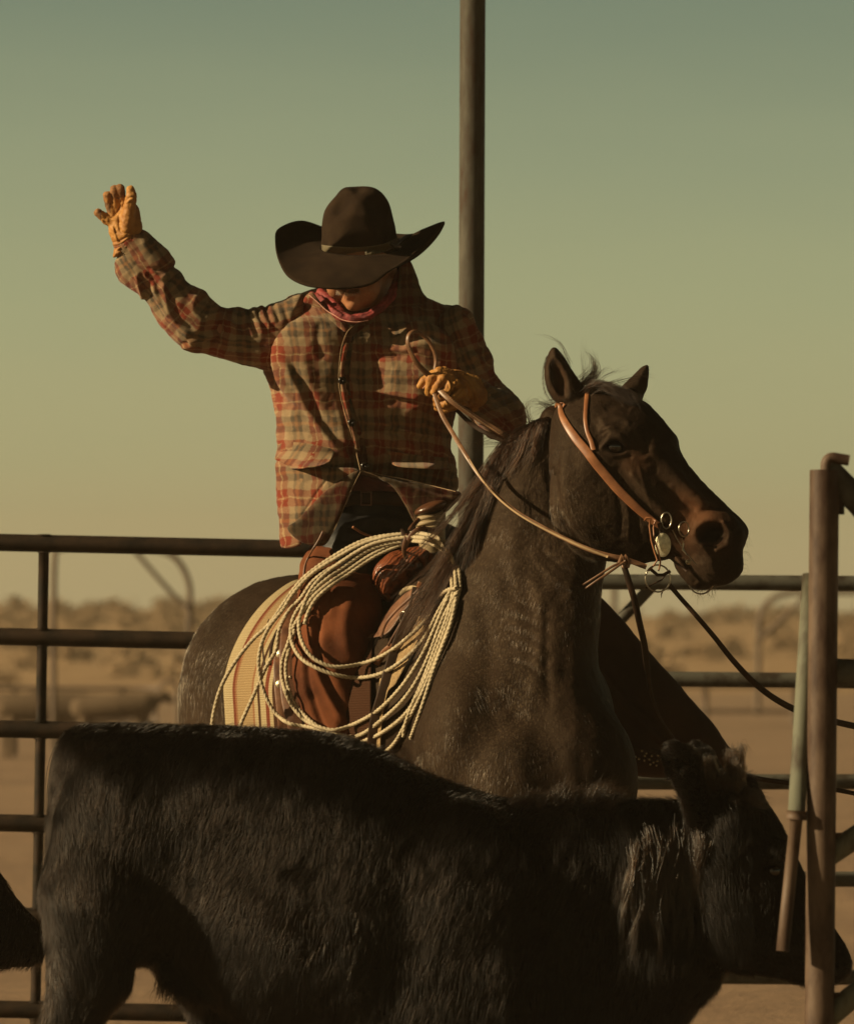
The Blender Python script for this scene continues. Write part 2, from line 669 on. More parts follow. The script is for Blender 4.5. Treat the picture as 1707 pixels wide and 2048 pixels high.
def mat_basic(name, c1, c2, scale=20, rough=0.6, bump=0.2, bscale=80, bdist=0.002, metal=0.0, spec=0.5, stretch=(1, 1, 1), sheen=0, sheencol=(1, 1, 1), detail=4,
              coords='Object', lo=0.35, hi=0.65):
    m, t, b = newmat(name)
    tcn = N_(t, 'ShaderNodeTexCoord')
    mp = N_(t, 'ShaderNodeMapping'); mp.inputs['Scale'].default_value = stretch
    t.links.new(tcn.outputs[coords], mp.inputs[0])
    n1 = N_(t, 'ShaderNodeTexNoise', i_Scale=scale, i_Detail=detail, i_Roughness=0.6)
    t.links.new(mp.outputs[0], n1.inputs['Vector'])
    r_ = ramp(t, [(lo, c1), (hi, c2)], n1.outputs[0])
    t.links.new(r_.outputs[0], b.inputs['Base Color'])
    n2 = N_(t, 'ShaderNodeTexNoise', i_Scale=bscale, i_Detail=3, i_Roughness=0.6)
    t.links.new(mp.outputs[0], n2.inputs['Vector'])
    bp = N_(t, 'ShaderNodeBump', i_Strength=bump, i_Distance=bdist)
    t.links.new(n2.outputs[0], bp.inputs['Height'])
    t.links.new(bp.outputs[0], b.inputs['Normal'])
    b.inputs['Roughness'].default_value = rough
    b.inputs['Metallic'].default_value = metal
    b.inputs['Specular IOR Level'].default_value = spec
    if sheen:
        b.inputs['Sheen Weight'].default_value = sheen
        b.inputs['Sheen Tint'].default_value = (*sheencol, 1)
        b.inputs['Sheen Roughness'].default_value = 0.4
    return m


def mat_hair(name, colr, rough=0.35, rrough=0.4, ior=1.36):
    m = bpy.data.materials.new(name)
    m.use_nodes = True
    t = m.node_tree
    t.nodes.clear()
    out = t.nodes.new('ShaderNodeOutputMaterial')
    h = t.nodes.new('ShaderNodeBsdfHairPrincipled')
    h.parametrization = 'COLOR'
    h.inputs['Color'].default_value = (*colr, 1)
    h.inputs['Roughness'].default_value = rough
    h.inputs['Radial Roughness'].default_value = rrough
    h.inputs['Random Roughness'].default_value = 0.3
    h.inputs['IOR'].default_value = ior
    t.links.new(h.outputs[0], out.inputs['Surface'])
    return m
# ------------------------------------------------------------------ setting
def mat_ground():
    m, t, b = newmat('arena_dirt')
    tcn = N_(t, 'ShaderNodeTexCoord')
    n1 = N_(t, 'ShaderNodeTexNoise', i_Scale=0.5, i_Detail=6, i_Roughness=0.6)
    t.links.new(tcn.outputs['Object'], n1.inputs['Vector'])
    n2 = N_(t, 'ShaderNodeTexNoise', i_Scale=9.0, i_Detail=8, i_Roughness=0.7)
    t.links.new(tcn.outputs['Object'], n2.inputs['Vector'])
    r_ = ramp(t, [(0.3, (0.20, 0.120, 0.066)), (0.7, (0.31, 0.196, 0.110))], n1.outputs[0])
    r2 = ramp(t, [(0.3, (0.55, 0.55, 0.55)), (0.7, (1, 1, 1))], n2.outputs[0])
    mxn = N_(t, 'ShaderNodeMix', data_type='RGBA', blend_type='MULTIPLY'); mxn.inputs[0].default_value = 0.7
    t.links.new(r_.outputs[0], mxn.inputs[6]); t.links.new(r2.outputs[0], mxn.inputs[7])
    t.links.new(mxn.outputs[2], b.inputs['Base Color'])
    bp = N_(t, 'ShaderNodeBump', i_Strength=0.6, i_Distance=0.05)
    t.links.new(n2.outputs[0], bp.inputs['Height']); t.links.new(bp.outputs[0], b.inputs['Normal'])
    b.inputs['Roughness'].default_value = 0.95
    return m


def build_ground():
    xs = np.concatenate([np.linspace(-90, -40, 12), np.linspace(-39, 39, 120), np.linspace(40, 90, 12)])
    ys = np.concatenate([np.linspace(-40, -13, 10), np.linspace(-12.5, 60, 180), np.linspace(62, 250, 60)])
    X, Y = np.meshgrid(xs, ys, indexing='ij')
    V = np.stack([X, Y, np.zeros_like(X)], -1).reshape(-1, 3)
    near = np.exp(-((V[:, 1]) / 60) ** 2)
    V[:, 2] = 0.018 * vnoise(V, 1.3, 2, 3) * near + 0.03 * vnoise(V, 7.0, 4, 2) * near
    n, m = len(xs), len(ys)
    i = np.arange(n - 1)[:, None]; j = np.arange(m - 1)[None, :]
    F = np.stack([i * m + j, (i + 1) * m + j, (i + 1) * m + j + 1, i * m + j + 1], -1).reshape(-1, 4)
    o = mesh_np('ground', V, F, mat_ground())
    tag(o, kind='structure')


build_ground()

m_hill = mat_basic('hill_scrub', (0.27, 0.175, 0.100), (0.35, 0.235, 0.135), scale=0.12, rough=1.0, bump=0.5, bscale=1.5, bdist=0.3, spec=0.1)  # sand colour lightened further to stand in for thick haze
m_shrub = mat_basic('sagebrush', (0.20, 0.136, 0.082), (0.27, 0.186, 0.110), scale=2, rough=1.0, bump=0.3, spec=0.1)  # paled towards the hill colour, haze put into the leaves


def hill(name, y0, y1, x0, x1, hfun):
    xs = np.linspace(x0, x1, 180); ys = np.linspace(y0, y1, 40)
    X, Y = np.meshgrid(xs, ys, indexing='ij')
    Z = hfun(X, Y) - 0.3 * (np.abs((Y - y0)) < 1e-3)
    V = np.stack([X, Y, Z], -1).reshape(-1, 3)
    n, m = 180, 40
    i = np.arange(n - 1)[:, None]; j = np.arange(m - 1)[None, :]
    F = np.stack([i * m + j, (i + 1) * m + j, (i + 1) * m + j + 1, i * m + j + 1], -1).reshape(-1, 4)
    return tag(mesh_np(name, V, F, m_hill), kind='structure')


def hill_h(X, Y):
    t = np.clip((Y - 75) / 130, 0, 1)
    left = 1.0 / (1 + np.exp((X - 3) / 9.0))
    V = np.stack([X.ravel(), Y.ravel(), 0 * X.ravel()], 1)
    n = vnoise(V, 30, 3, 3).reshape(X.shape)
    h = (t * t * (3 - 2 * t)) * (1.55 + 0.62 * left + 0.10 * n)
    return h - 0.02


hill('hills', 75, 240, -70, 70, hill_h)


def shrub_mesh(r_, n=34):
    """a low bush: many small leaf clumps over a rough dome"""
    V = []; F = []
    for _ in range(n):
        a = r_.uniform(0, 6.28); q = r_.uniform(0, 1) ** 0.6; h = r_.uniform(0.05, 1.0)
        rad = math.sqrt(max(0, 1 - h * h)) * q
        c = np.array([rad * math.cos(a), rad * math.sin(a), h * 0.8])
        for _k in range(5):
            d = r_.normal(size=3) * 0.16; e = r_.normal(size=3); e /= np.linalg.norm(e)
            f = np.cross(e, r_.normal(size=3)); f /= np.linalg.norm(f)
            s_ = r_.uniform(0.12, 0.24)
            b = len(V)
            V += [c + d - e * s_, c + d + f * s_ * 0.6, c + d + e * s_, c + d - f * s_ * 0.6]
            F.append((b, b + 1, b + 2, b + 3))
    return np.array(V), F


def build_shrubs():
    r_ = np.random.default_rng(5)
    mb = MB()
    for _ in range(620):
        y = 80 + 125 * r_.uniform(0, 1) ** 0.8
        x = r_.uniform(-0.26, 0.26) * (y + 12)
        s = r_.uniform(0.25, 0.62) * (1.0 if y < 170 else 1.1)
        z = float(hill_h(np.array([x]), np.array([y]))[0])
        V, F = shrub_mesh(r_, 22)
        mb.add(V * s * np.array([1.25, 1.25, 1.0]) + np.array([x, y, z]), F)
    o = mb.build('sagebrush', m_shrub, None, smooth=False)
    tag(o, 'low sagebrush, coloured pale for haze, scattered over the hazy hillside behind the pens', 'sagebrush', kind='stuff')


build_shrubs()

# ---- metal
m_pipe = mat_basic('dark_pipe_paint', (0.010, 0.007, 0.0045), (0.032, 0.019, 0.011), scale=12, detail=9, lo=0.42, hi=0.62, rough=0.7, spec=0.15, bump=0.25, bscale=60, bdist=0.001)
m_pipe_grey = mat_basic('grey_pipe_paint', (0.030, 0.022, 0.015), (0.075, 0.072, 0.058), scale=12, detail=9, lo=0.38, hi=0.55, rough=0.7, spec=0.2, bump=0.3, bscale=70, bdist=0.001)
m_rust = mat_basic('rusty_steel', (0.036, 0.018, 0.011), (0.105, 0.070, 0.048), scale=17, rough=0.6, spec=0.25, detail=9, lo=0.40, hi=0.60, bump=0.45, bscale=90, bdist=0.0012, stretch=(1, 1, 0.35))
m_green = mat_basic('pale_green_paint', (0.060, 0.050, 0.036), (0.120, 0.122, 0.090), scale=22, rough=0.7, bump=0.5, bscale=60, bdist=0.001, stretch=(1, 1, 0.35), detail=7, lo=0.38, hi=0.56, spec=0.2)
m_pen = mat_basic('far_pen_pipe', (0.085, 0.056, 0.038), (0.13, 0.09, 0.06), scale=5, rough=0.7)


def pole_mat():
    m, t, b = newmat('weathered_pole_steel')
    tcn = N_(t, 'ShaderNodeTexCoord')
    mp = N_(t, 'ShaderNodeMapping'); mp.inputs['Scale'].default_value = (1, 1, 0.25)
    t.links.new(tcn.outputs['Object'], mp.inputs[0])
    n1 = N_(t, 'ShaderNodeTexNoise', i_Scale=26, i_Detail=6, i_Roughness=0.7)
    t.links.new(mp.outputs[0], n1.inputs['Vector'])
    r_ = ramp(t, [(0.36, (0.045, 0.026, 0.017)), (0.50, (0.058, 0.051, 0.040)), (0.66, (0.085, 0.078, 0.062))], n1.outputs[0])
    t.links.new(r_.outputs[0], b.inputs['Base Color'])
    n2 = N_(t, 'ShaderNodeTexNoise', i_Scale=150, i_Detail=3)
    t.links.new(tcn.outputs['Object'], n2.inputs['Vector'])
    bp = N_(t, 'ShaderNodeBump', i_Strength=0.35, i_Distance=0.001)
    t.links.new(n2.outputs[0], bp.inputs['Height']); t.links.new(bp.outputs[0], b.inputs['Normal'])
    b.inputs['Roughness'].default_value = 0.75
    b.inputs['Specular IOR Level'].default_value = 0.15
    return m


def arr(*ps): return np.array([tuple(p) for p in ps])


def lin(a, b, step=0.12):
    a, b = np.array(a), np.array(b)
    n = max(2, int(np.linalg.norm(b - a) / step) + 1)
    return a[None] + (b - a)[None] * np.linspace(0, 1, n)[:, None]


def gy(d): return HOR + CAMZ * FOC / d      # ground row at distance d

# tall pole behind the rider, runs out of the picture's top
D_POLE = 14.0
pole = MB()
a = P(946, -260, D_POLE); b = P(936, gy(D_POLE) + 30, D_POLE)
pole.tube(lin(a, b), 25.5 * D_POLE / FOC, n=28)
tp = thing('steel_pole', 'tall weathered steel pole standing behind the rider, rising out of the top of the picture', 'pole', tuple(P(936, gy(D_POLE), D_POLE)))
pole.build('post', pole_mat(), tp)
cp = MB(); cp.tube(arr(P(946, -262, D_POLE), P(946, -268, D_POLE)), 28 * D_POLE / FOC, n=24); cp.build('cap', m_pipe_grey, tp)

# left pipe fence panel
DL = 14.0


def fence_panel(name, label, rails, posts, mat, dl, rr, pr, base):
    t_ = thing(name, label, 'fence', base)
    for x0, y0, x1, y1 in rails:
        mb = MB(); mb.tube(lin(P(x0, y0, dl), P(x1, y1, dl)), rr * dl / FOC, n=16); mb.build('rail', mat, t_)
    for x0, y0, x1, y1 in posts:
        mb = MB(); mb.tube(lin(P(x0, y0, dl), P(x1, y1, dl)), pr * dl / FOC, n=16)
        for k_, (q0, q1, q2, q3) in enumerate(rails):      # weld beads where rails cross
            yy = q1 + (q3 - q1) * (x0 - q0) / (q2 - q0)
            if y0 - 5 <= yy <= y1 + 5:
                xx = x0 + (x1 - x0) * (yy - y0) / (y1 - y0)
                for s_ in (-1, 1):
                    mb.tube(arr(P(xx, yy + s_ * (rr + 1), dl - 0.002), P(xx, yy + s_ * (rr - 2), dl - 0.002)), (pr + 3) * dl / FOC, n=14)
        mb.build('upright', mat, t_)
    return t_


sl_ = 13 / 600
fl = fence_panel('pipe_fence', 'dark brown pipe fence panel behind the rider, running off the left edge of the picture',
            [(-420, 1085 - 420 * sl_, 930, 1085 + 930 * sl_), (-420, 1273 - 420 * sl_, 930, 1273 + 930 * sl_), (-420, 1458 - 420 * sl_, 930, 1458 + 930 * sl_),
             (-420, 1646 - 420 * sl_, 930, 1646 + 930 * sl_), (-420, 1832 - 420 * sl_, 930, 1832 + 930 * sl_), (-420, 2019 - 420 * sl_, 930, 2019 + 930 * sl_)],
            [(88, 1088, 68, 2172), (-405, 1078, -425, 2172), (918, 1105, 900, 2172)], m_pipe, DL, 17.5, 10.5, tuple(P(70, gy(DL), DL)))

DR = 14.4
fr = fence_panel('pipe_fence', 'grey painted pipe fence panel behind the horse, running off the right edge of the picture',
            [(955, 1162, 2150, 1170), (955, 1355, 2150, 1366), (955, 1565, 2150, 1563), (955, 1757, 2150, 1760), (955, 1950, 2150, 1958)],
            [(968, 1158, 964, 2160), (2140, 1160, 2140, 2160)], m_pipe_grey, DR, 15.5, 12, tuple(P(1500, gy(DR), DR)))
mb = MB(); mb.tube(lin(P(1312, 1163, DR + .03), P(1090, 1400, DR + .03)), 12 * DR / FOC, n=14); mb.build('brace', m_pipe_grey, fr)

# foreground gate at the right edge
DG = 9.9
g = thing('rusty_gate_post', 'rust brown gate post in the right foreground, bent pin in its open top', 'gate post', tuple(P(1632, gy(DG), DG)))
mb = MB()
a, b = P(1648, 940, DG), P(1633, gy(DG) + 20, DG)
V, F = tube_np(lin(a, b), 29.5 * DG / FOC, n=36, capd=False); mb.add(V, F)
# open pipe mouth: rim and inner wall
rim = tube_np(arr(a, P(1648, 1000, DG)), 26.5 * DG / FOC, n=36, capd=False)
mb.add(rim[0], [f[::-1] for f in rim[1]])
n36 = 36
Vr = np.concatenate([V[:n36], rim[0][:n36]])
mb.add(Vr, [(j, (j + 1) % n36, n36 + (j + 1) % n36, n36 + j) for j in range(n36)])
mb.build('post', m_rust, g)
mb = MB()
mb.tube(catmull(arr(P(1650, 1010, DG), P(1651, 950, DG), P(1652, 925, DG), P(1662, 916, DG), P(1680, 918, DG), P(1697, 921, DG)), 6), 11 * DG / FOC, n=16)
mb.build('bent_pin', m_rust, g)
for yy in (1005, 1690, 2010):
    mb = MB(); mb.tube(arr(P(1676, yy - 24, DG + .02), P(1676, yy + 24, DG + .02)), 12 * DG / FOC, n=14); mb.build('hinge', m_rust, g)

gp = thing('drop_rod', 'pale green pipe sleeve with a rusty rod hanging from its lower end', 'pipe', tuple(P(1600, 1500, DG - .03)))
mb = MB(); mb.tube(lin(P(1621, 1150, DG + .10), P(1592, 1630, DG - .02)), np.linspace(15, 19, 41)[:len(lin(P(1621, 1150, DG + .10), P(1592, 1630, DG - .02)))] * DG / FOC if False else 17.5 * DG / FOC, n=20)
mb.build('sleeve', m_green, gp)
mb = MB(); mb.tube(arr(P(1592.5, 1622, DG - .02), P(1591.3, 1640, DG - .021)), 20.5 * DG / FOC, n=22); mb.build('collar', m_rust, gp)
mb = MB(); mb.tube(lin(P(1592, 1635, DG - .02), P(1564, 1903, DG - .05)), 12.8 * DG / FOC, n=18); mb.build('rod', m_rust, gp)

gg = thing('swing_gate', 'weathered grey pipe gate at the right edge, beyond the rusty post', 'gate', tuple(P(1760, gy(DG), DG)))
for pts, r_, mt in (([(1652, 938), (1688, 975), (1715, 1002), (1800, 1080), (1985, 1130)], 27, m_pipe_grey), ([(1645, 1343), (1715, 1346), (1980, 1350)], 28, m_pipe_grey),
                    ([(1640, 1722), (1672, 1700), (1715, 1672), (1860, 1580), (1985, 1500)], 23, m_green), ([(1630, 2054), (1664, 2028), (1715, 1985), (1860, 1880), (1985, 1790)], 23, m_green)):
    mb = MB(); mb.tube(resample(catmull(arr(*[P(x, y, DG + .02) for x, y in pts]), 5), 0.03), r_ * DG / FOC, n=18); mb.build('bar', mt, gg)
mb = MB(); mb.tube(lin(P(1985, 1000, DG + .02), P(1985, gy(DG) - 60, DG + .02)), 24 * DG / FOC, n=18); mb.build('upright', m_pipe_grey, gg)


# far pens
def curvebar(mbx, pts, r, d, step=0.06):
    mbx.tube(resample(catmull(arr(*[P(x, y, d) for x, y in pts]), 6), step), r * d / FOC, n=10)


D1 = 46
t_ = thing('alley_arch', 'arched pipe frame with a slanting brace in the hazy pens behind the left fence', 'pipe frame', tuple(P(375, gy(D1), D1)))
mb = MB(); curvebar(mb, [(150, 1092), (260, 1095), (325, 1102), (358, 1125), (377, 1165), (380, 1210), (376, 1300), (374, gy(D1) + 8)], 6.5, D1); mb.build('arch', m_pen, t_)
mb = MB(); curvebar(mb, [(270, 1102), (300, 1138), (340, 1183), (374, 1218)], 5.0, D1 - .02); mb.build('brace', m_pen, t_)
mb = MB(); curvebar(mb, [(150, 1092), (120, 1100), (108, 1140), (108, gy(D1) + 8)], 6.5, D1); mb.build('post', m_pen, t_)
D2 = 50
t_ = thing('far_pen', 'low pipe pen with a hooped gate end in the dust behind the left fence', 'pen', tuple(P(180, gy(D2), D2)))
mb = MB()
for y in (1376, 1440): curvebar(mb, [(-300, y), (30, y), (320, y + 2)], 5.0, D2, 0.3)
mb.build('rail', m_pen, t_)
mb = MB(); curvebar(mb, [(310, gy(D2)), (312, 1400), (322, 1372), (340, 1362), (352, 1374), (355, 1410), (355, gy(D2))], 4.5, D2); mb.build('hoop', m_pen, t_)
for x in (-180, 30, 245):
    mb = MB(); curvebar(mb, [(x, 1374), (x, gy(D2))], 5.0, D2, 0.3); mb.build('post', m_pen, t_)
D3 = 72
t_ = thing('alley_arch', 'arched pipe frame fading into the dust left of the rusty gate post', 'pipe frame', tuple(P(1516, gy(D3), D3)))
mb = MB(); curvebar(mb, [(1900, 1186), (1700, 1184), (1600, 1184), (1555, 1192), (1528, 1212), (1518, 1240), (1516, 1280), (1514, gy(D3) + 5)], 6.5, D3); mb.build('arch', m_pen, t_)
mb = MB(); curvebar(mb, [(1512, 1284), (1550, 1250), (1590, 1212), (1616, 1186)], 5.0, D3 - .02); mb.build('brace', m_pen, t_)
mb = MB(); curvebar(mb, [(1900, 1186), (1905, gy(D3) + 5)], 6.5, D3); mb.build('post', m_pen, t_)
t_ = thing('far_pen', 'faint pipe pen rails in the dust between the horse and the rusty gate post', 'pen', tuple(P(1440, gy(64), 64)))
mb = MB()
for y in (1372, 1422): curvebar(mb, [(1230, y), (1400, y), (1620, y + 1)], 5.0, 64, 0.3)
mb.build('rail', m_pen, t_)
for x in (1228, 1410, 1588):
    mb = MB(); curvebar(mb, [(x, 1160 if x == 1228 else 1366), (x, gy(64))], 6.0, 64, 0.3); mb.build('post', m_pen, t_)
# ------------------------------------------------------------------ cattle
m_hide = mat_basic('black_hide', (0.003, 0.002, 0.0013), (0.005, 0.003, 0.002), scale=14, rough=0.8, bump=0.5, bscale=120, bdist=0.003, spec=0.05)
m_fur = mat_hair('black_cattle_hair', (0.003, 0.0018, 0.0012), 0.3, 0.5, 1.3)
m_fur_tip = mat_hair('highlight_cattle_hair', (0.011, 0.0062, 0.0035), 0.22, 0.4, 1.45)  # lighter than the coat so strands read as sun highlights
m_hazed = mat_basic('hazed_hide', (0.09, 0.062, 0.04), (0.13, 0.092, 0.06), scale=3, rough=0.9, spec=0.1)  # dark hide lightened in its colour as if seen through haze
m_eye = mat_basic('dark_eye', (0.004, 0.002, 0.001), (0.01, 0.005, 0.003), rough=0.06, bump=0, spec=0.7)
m_nose = mat_basic('wet_nose', (0.008, 0.006, 0.005), (0.02, 0.014, 0.01), scale=60, rough=0.35, bump=0.6, bscale=220)
m_hoof = mat_basic('hoof_horn', (0.02, 0.014, 0.01), (0.05, 0.035, 0.02), rough=0.5)


def sample_surface(V, Q, N, n, front_bias=0.15, ymax=None, seed=1):
    """area-weighted random points on quads; back-facing faces get fewer"""
    r_ = np.random.default_rng(seed)
    a, b, c, d = (V[Q[:, i]] for i in range(4))
    area = 0.5 * np.linalg.norm(np.cross(c - a, d - b), axis=1)
    nz = N[Q].mean(1)[:, 2]
    w = area * np.where(nz < 0.35, 1.0, front_bias)
    if ymax is not None:
        w = w * (V[Q].mean(1)[:, 1] < ymax)
    w /= w.sum()
    f = r_.choice(len(Q), n, p=w)
    u, v = r_.random(n)[:, None], r_.random(n)[:, None]
    p = (a[f] * (1 - u) + b[f] * u) * (1 - v) + (d[f] * (1 - u) + c[f] * u) * v
    nn = N[Q[f]].mean(1)
    nn /= np.linalg.norm(nn, axis=1, keepdims=True) + 1e-9
    return p, nn


def fur(name, sp, V, Q, N, n, flow, length, mat, parent, rad=0.0007, lift=0.35, seed=1, front_bias=0.15, ymax=None, clump=26.0, npt=5, lenmul=None, curl=0.0, pick=None):
    """flow(p) -> (n,3) lie direction in frustum space; length in px"""
    r_ = np.random.default_rng(seed)
    p, nn = sample_surface(V, Q, N, n, front_bias, ymax, seed)
    if pick is not None:
        m = pick(p) > r_.random(len(p))
        p, nn = p[m], nn[m]
    n = len(p)
    fl = flow(p)
    fl = fl - nn * np.sum(fl * nn, 1, keepdims=True)
    fl /= np.linalg.norm(fl, axis=1, keepdims=True) + 1e-9
    sw = np.cross(nn, fl)
    a = vnoise(p, clump * 5, seed + 3, 2) * 0.5 + vnoise(p, clump, seed + 9, 2) * 0.3
    fl = fl + sw * a[:, None] + r_.normal(size=(n, 3)) * 0.08
    lf = lift * (1 + 0.35 * vnoise(p, clump * 1.6, seed + 21, 2)) * (0.6 + 0.8 * r_.random(n))
    d0 = fl + nn * lf[:, None]
    d0 /= np.linalg.norm(d0, axis=1, keepdims=True)
    L = length * (0.75 + 0.5 * r_.random(n)) * (1 + 0.2 * vnoise(p, clump * 3, seed + 5, 2))
    if lenmul is not None: L = L * lenmul(p)
    t = np.linspace(0, 1, npt)[None, :, None]
    g = np.array([0.0, 0.45, 0.0])[None, :] * np.ones((n, 1))
    g = g - nn * np.minimum(np.sum(g * nn, 1, keepdims=True), 0)     # gravity never pulls the hair into the hide
    c2 = (sw * (curl * vnoise(p, clump * 0.8, seed + 31, 1))[:, None])
    Pn = p[:, None, :] - nn[:, None, :] * 2.0 + L[:, None, None] * (d0[:, None, :] * t + (g + c2 - nn * lf[:, None] * 0.45)[:, None, :] * t ** 2)
    W = sp.w(Pn)
    return strands_obj(name, W, rad * (0.8 + 0.5 * r_.random(n)), mat, parent)


def build_calf():
    sp = Space(10.8)
    xs = axis(-60, (1280, 8), (1730, 6)); ys = axis(1425, (2000, 7), (2470, 10)); zs = axis(-270, (270, 8))
    f = Field(sp, xs, ys, zs)
    body = [(150, 1458), (230, 1449), (330, 1449), (430, 1453), (520, 1457), (600, 1466), (680, 1478), (760, 1503), (850, 1541), (930, 1575), (1000, 1596), (1070, 1606),
            (1150, 1598), (1240, 1603), (1330, 1606), (1390, 1620), (1440, 1720), (1450, 1850), (1440, 1960), (1392, 2010), (1350, 2060), (1290, 2150), (1180, 2200), (1000, 2215), (800, 2190), (640, 2110),
            (520, 2030), (430, 1985), (330, 1935), (230, 1925), (110, 1880), (92, 1780), (98, 1680), (104, 1590), (118, 1510)]
    hzf = lambda X, Y: np.interp(X, [100, 300, 700, 1000, 1300, 1450], [135, 165, 190, 160, 110, 90])
    f.poly(body, 0.0, hzf, 185, k=10)
    # rump, hip and shoulder masses
    f.ell((225, 1690, -95), (120, 190, 75), 40)
    f.ell((225, 1690, 95), (120, 190, 75), 40)
    f.ell((930, 1850, -120), (130, 240, 60), 60)
    f.ell((930, 1850, 110), (130, 240, 60), 60)
    f.ell((600, 1850, -60), (230, 220, 140), 60)
    f.ell((450, 1560, -90), (60, 50, 45), 50)
    # hind legs: near one mid-stride, back; far one under the belly
    f.cap([(190, 1800, -95, 105), (180, 1930, -95, 88), (150, 2010, -92, 64), (105, 2080, -90, 42), (70, 2150, -88, 33), (85, 2260, -86, 26), (92, 2370, -86, 25), (112, 2425, -90, 30)], 45)
    f.cap([(330, 1800, 95, 100), (400, 1930, 95, 70), (430, 2020, 95, 52), (400, 2110, 95, 36), (370, 2170, 95, 30), (390, 2290, 95, 25), (395, 2390, 95, 24), (415, 2430, 92, 30)], 40)
    f.cap([(1000, 1950, -80, 90), (1010, 2100, -80, 62), (1015, 2220, -80, 40), (1012, 2300, -80, 30), (1010, 2400, -80, 26), (1030, 2435, -82, 30)], 45)
    f.cap([(1090, 1950, 80, 90), (1130, 2090, 80, 60), (1165, 2210, 80, 40), (1150, 2300, 80, 30), (1120, 2400, 80, 26), (1135, 2430, 80, 30)], 45)
    # neck and head
    head = [(1385, 1600), (1430, 1560), (1470, 1548), (1510, 1560), (1535, 1600), (1568, 1650), (1596, 1715), (1625, 1785), (1660, 1840), (1688, 1885), (1702, 1922), (1696, 1948), (1668, 1966),
            (1635, 1978), (1600, 1972), (1560, 1958), (1500, 1948), (1440, 1930), (1400, 1880), (1370, 1780), (1365, 1680)]
    hh = lambda X, Y: np.interp(X, [1380, 1450, 1540, 1620, 1700], [92, 96, 88, 58, 50])
    f.poly(head, -30.0, hh, 90, k=26)
    f.ell((1480, 1840, -85), (75, 80, 32), 30)
    f.ell((1545, 1700, -98), (46, 34, 22), 20)
    f.ell((1546, 1742, -112), (20, 14, 16), 8, sub=True)
    f.ell((1664, 1908, -74), (13, 17, 18), 6, sub=True, ang=30)
    f.cap([(1640, 1952, -80, 4), (1600, 1950, -92, 4), (1570, 1940, -100, 4)], 5, sub=True)
    # brisket
    f.cap([(1300, 1900, 0, 120), (1200, 2050, 0, 110), (1050, 2130, 0, 90)], 50)
    # belly tuck
    f.ell((310, 2010, -20), (70, 90, 60), 30, sub=True)
    V, Q, N = f.surface(2)
    bump = vnoise(V, 300, 3, 1) * 5 + vnoise(V, 80, 5, 2) * 0.8
    V = V + N * bump[:, None]
    root = thing('calf', 'shaggy black calf filling the bottom of the picture, walking right in front of the horse', 'calf', tuple(P(760, gy(10.8), 10.8)))
    mesh_np('body', sp.w(V), Q, m_hide, root)

    def flow(p):
        x, y, z = p.T
        k = np.clip((x - 100) / 1300, 0, 1)
        fx = -0.55 + 0.15 * k + 0.0 * y
        fy = 0.75 + 0.5 * np.clip((y - 1500) / 400, 0, 1)
        hd = (x > 1400)
        fx = np.where(hd, 0.25, fx); fy = np.where(hd, 0.9, fy)
        rp_ = np.clip((260 - x) / 160, 0, 1)
        fx = fx * (1 - rp_) + 0.05 * rp_
        return np.stack([fx, fy, -0.75 * np.ones_like(x)], 1)

    def lenm(p):
        x, y, z = p.T
        l = np.where(x > 1500, 0.45, 1.0)
        l = l * np.where((x > 1240) & (x < 1400) & (y > 1600) & (y < 1900), 1.7, 1.0)
        l = l * np.where((y > 1900) & (x > 1200) & (x < 1600), 0.7, 1.0)
        return l
    fur('coat', sp, V, Q, N, 330000, flow, 28, m_fur, root, rad=0.00042, lift=0.2, seed=2, ymax=2130, lenmul=lenm, curl=0.2, clump=70, npt=4)
    # paler tufts where sun glints on the coat, highlights put into hair colour
    r_ = np.random.default_rng(4)

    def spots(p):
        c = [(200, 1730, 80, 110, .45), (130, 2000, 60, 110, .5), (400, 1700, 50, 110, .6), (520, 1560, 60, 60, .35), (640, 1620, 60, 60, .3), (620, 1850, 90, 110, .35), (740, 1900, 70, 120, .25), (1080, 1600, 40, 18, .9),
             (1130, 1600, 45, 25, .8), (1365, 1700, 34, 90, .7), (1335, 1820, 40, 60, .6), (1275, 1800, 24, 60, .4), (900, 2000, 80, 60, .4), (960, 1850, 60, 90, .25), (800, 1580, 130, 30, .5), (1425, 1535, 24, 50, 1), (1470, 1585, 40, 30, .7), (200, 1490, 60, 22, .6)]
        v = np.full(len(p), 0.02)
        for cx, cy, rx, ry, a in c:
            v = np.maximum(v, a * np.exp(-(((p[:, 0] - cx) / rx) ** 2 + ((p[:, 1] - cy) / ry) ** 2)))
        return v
    fur('highlight_tufts', sp, V, Q, N, 170000, flow, 27, m_fur_tip, root, rad=0.00042, lift=0.22, seed=12, ymax=2130, front_bias=0.0, lenmul=lenm, curl=0.4, pick=spots, clump=55)
    # locks hanging down the neck
    guides = []
    for i in range(34):
        x0 = 1262 + i * 4.0 + r_.uniform(-5, 5); y0 = 1640 + r_.uniform(0, 110)
        L = r_.uniform(90, 210)
        z0 = f.front(x0, y0, -90)[0] - 6
        pts = []
        sx_ = r_.uniform(-14, 6)
        for t in np.linspace(0, 1, 6):
            x = x0 + sx_ * t * 2 + 7 * math.sin(t * 7 + i); y = y0 + L * t
            pts.append((x, y, f.front(x, y, -90)[0] - 8 - 10 * math.sin(math.pi * t)))
        guides.append(sp.w(np.array(pts)))
    strands_obj('neck_locks', guide_strands(guides, 60, 9, (0.008, 0.003), 0.35, 0.004, 3), 0.0007, m_fur_tip, root)
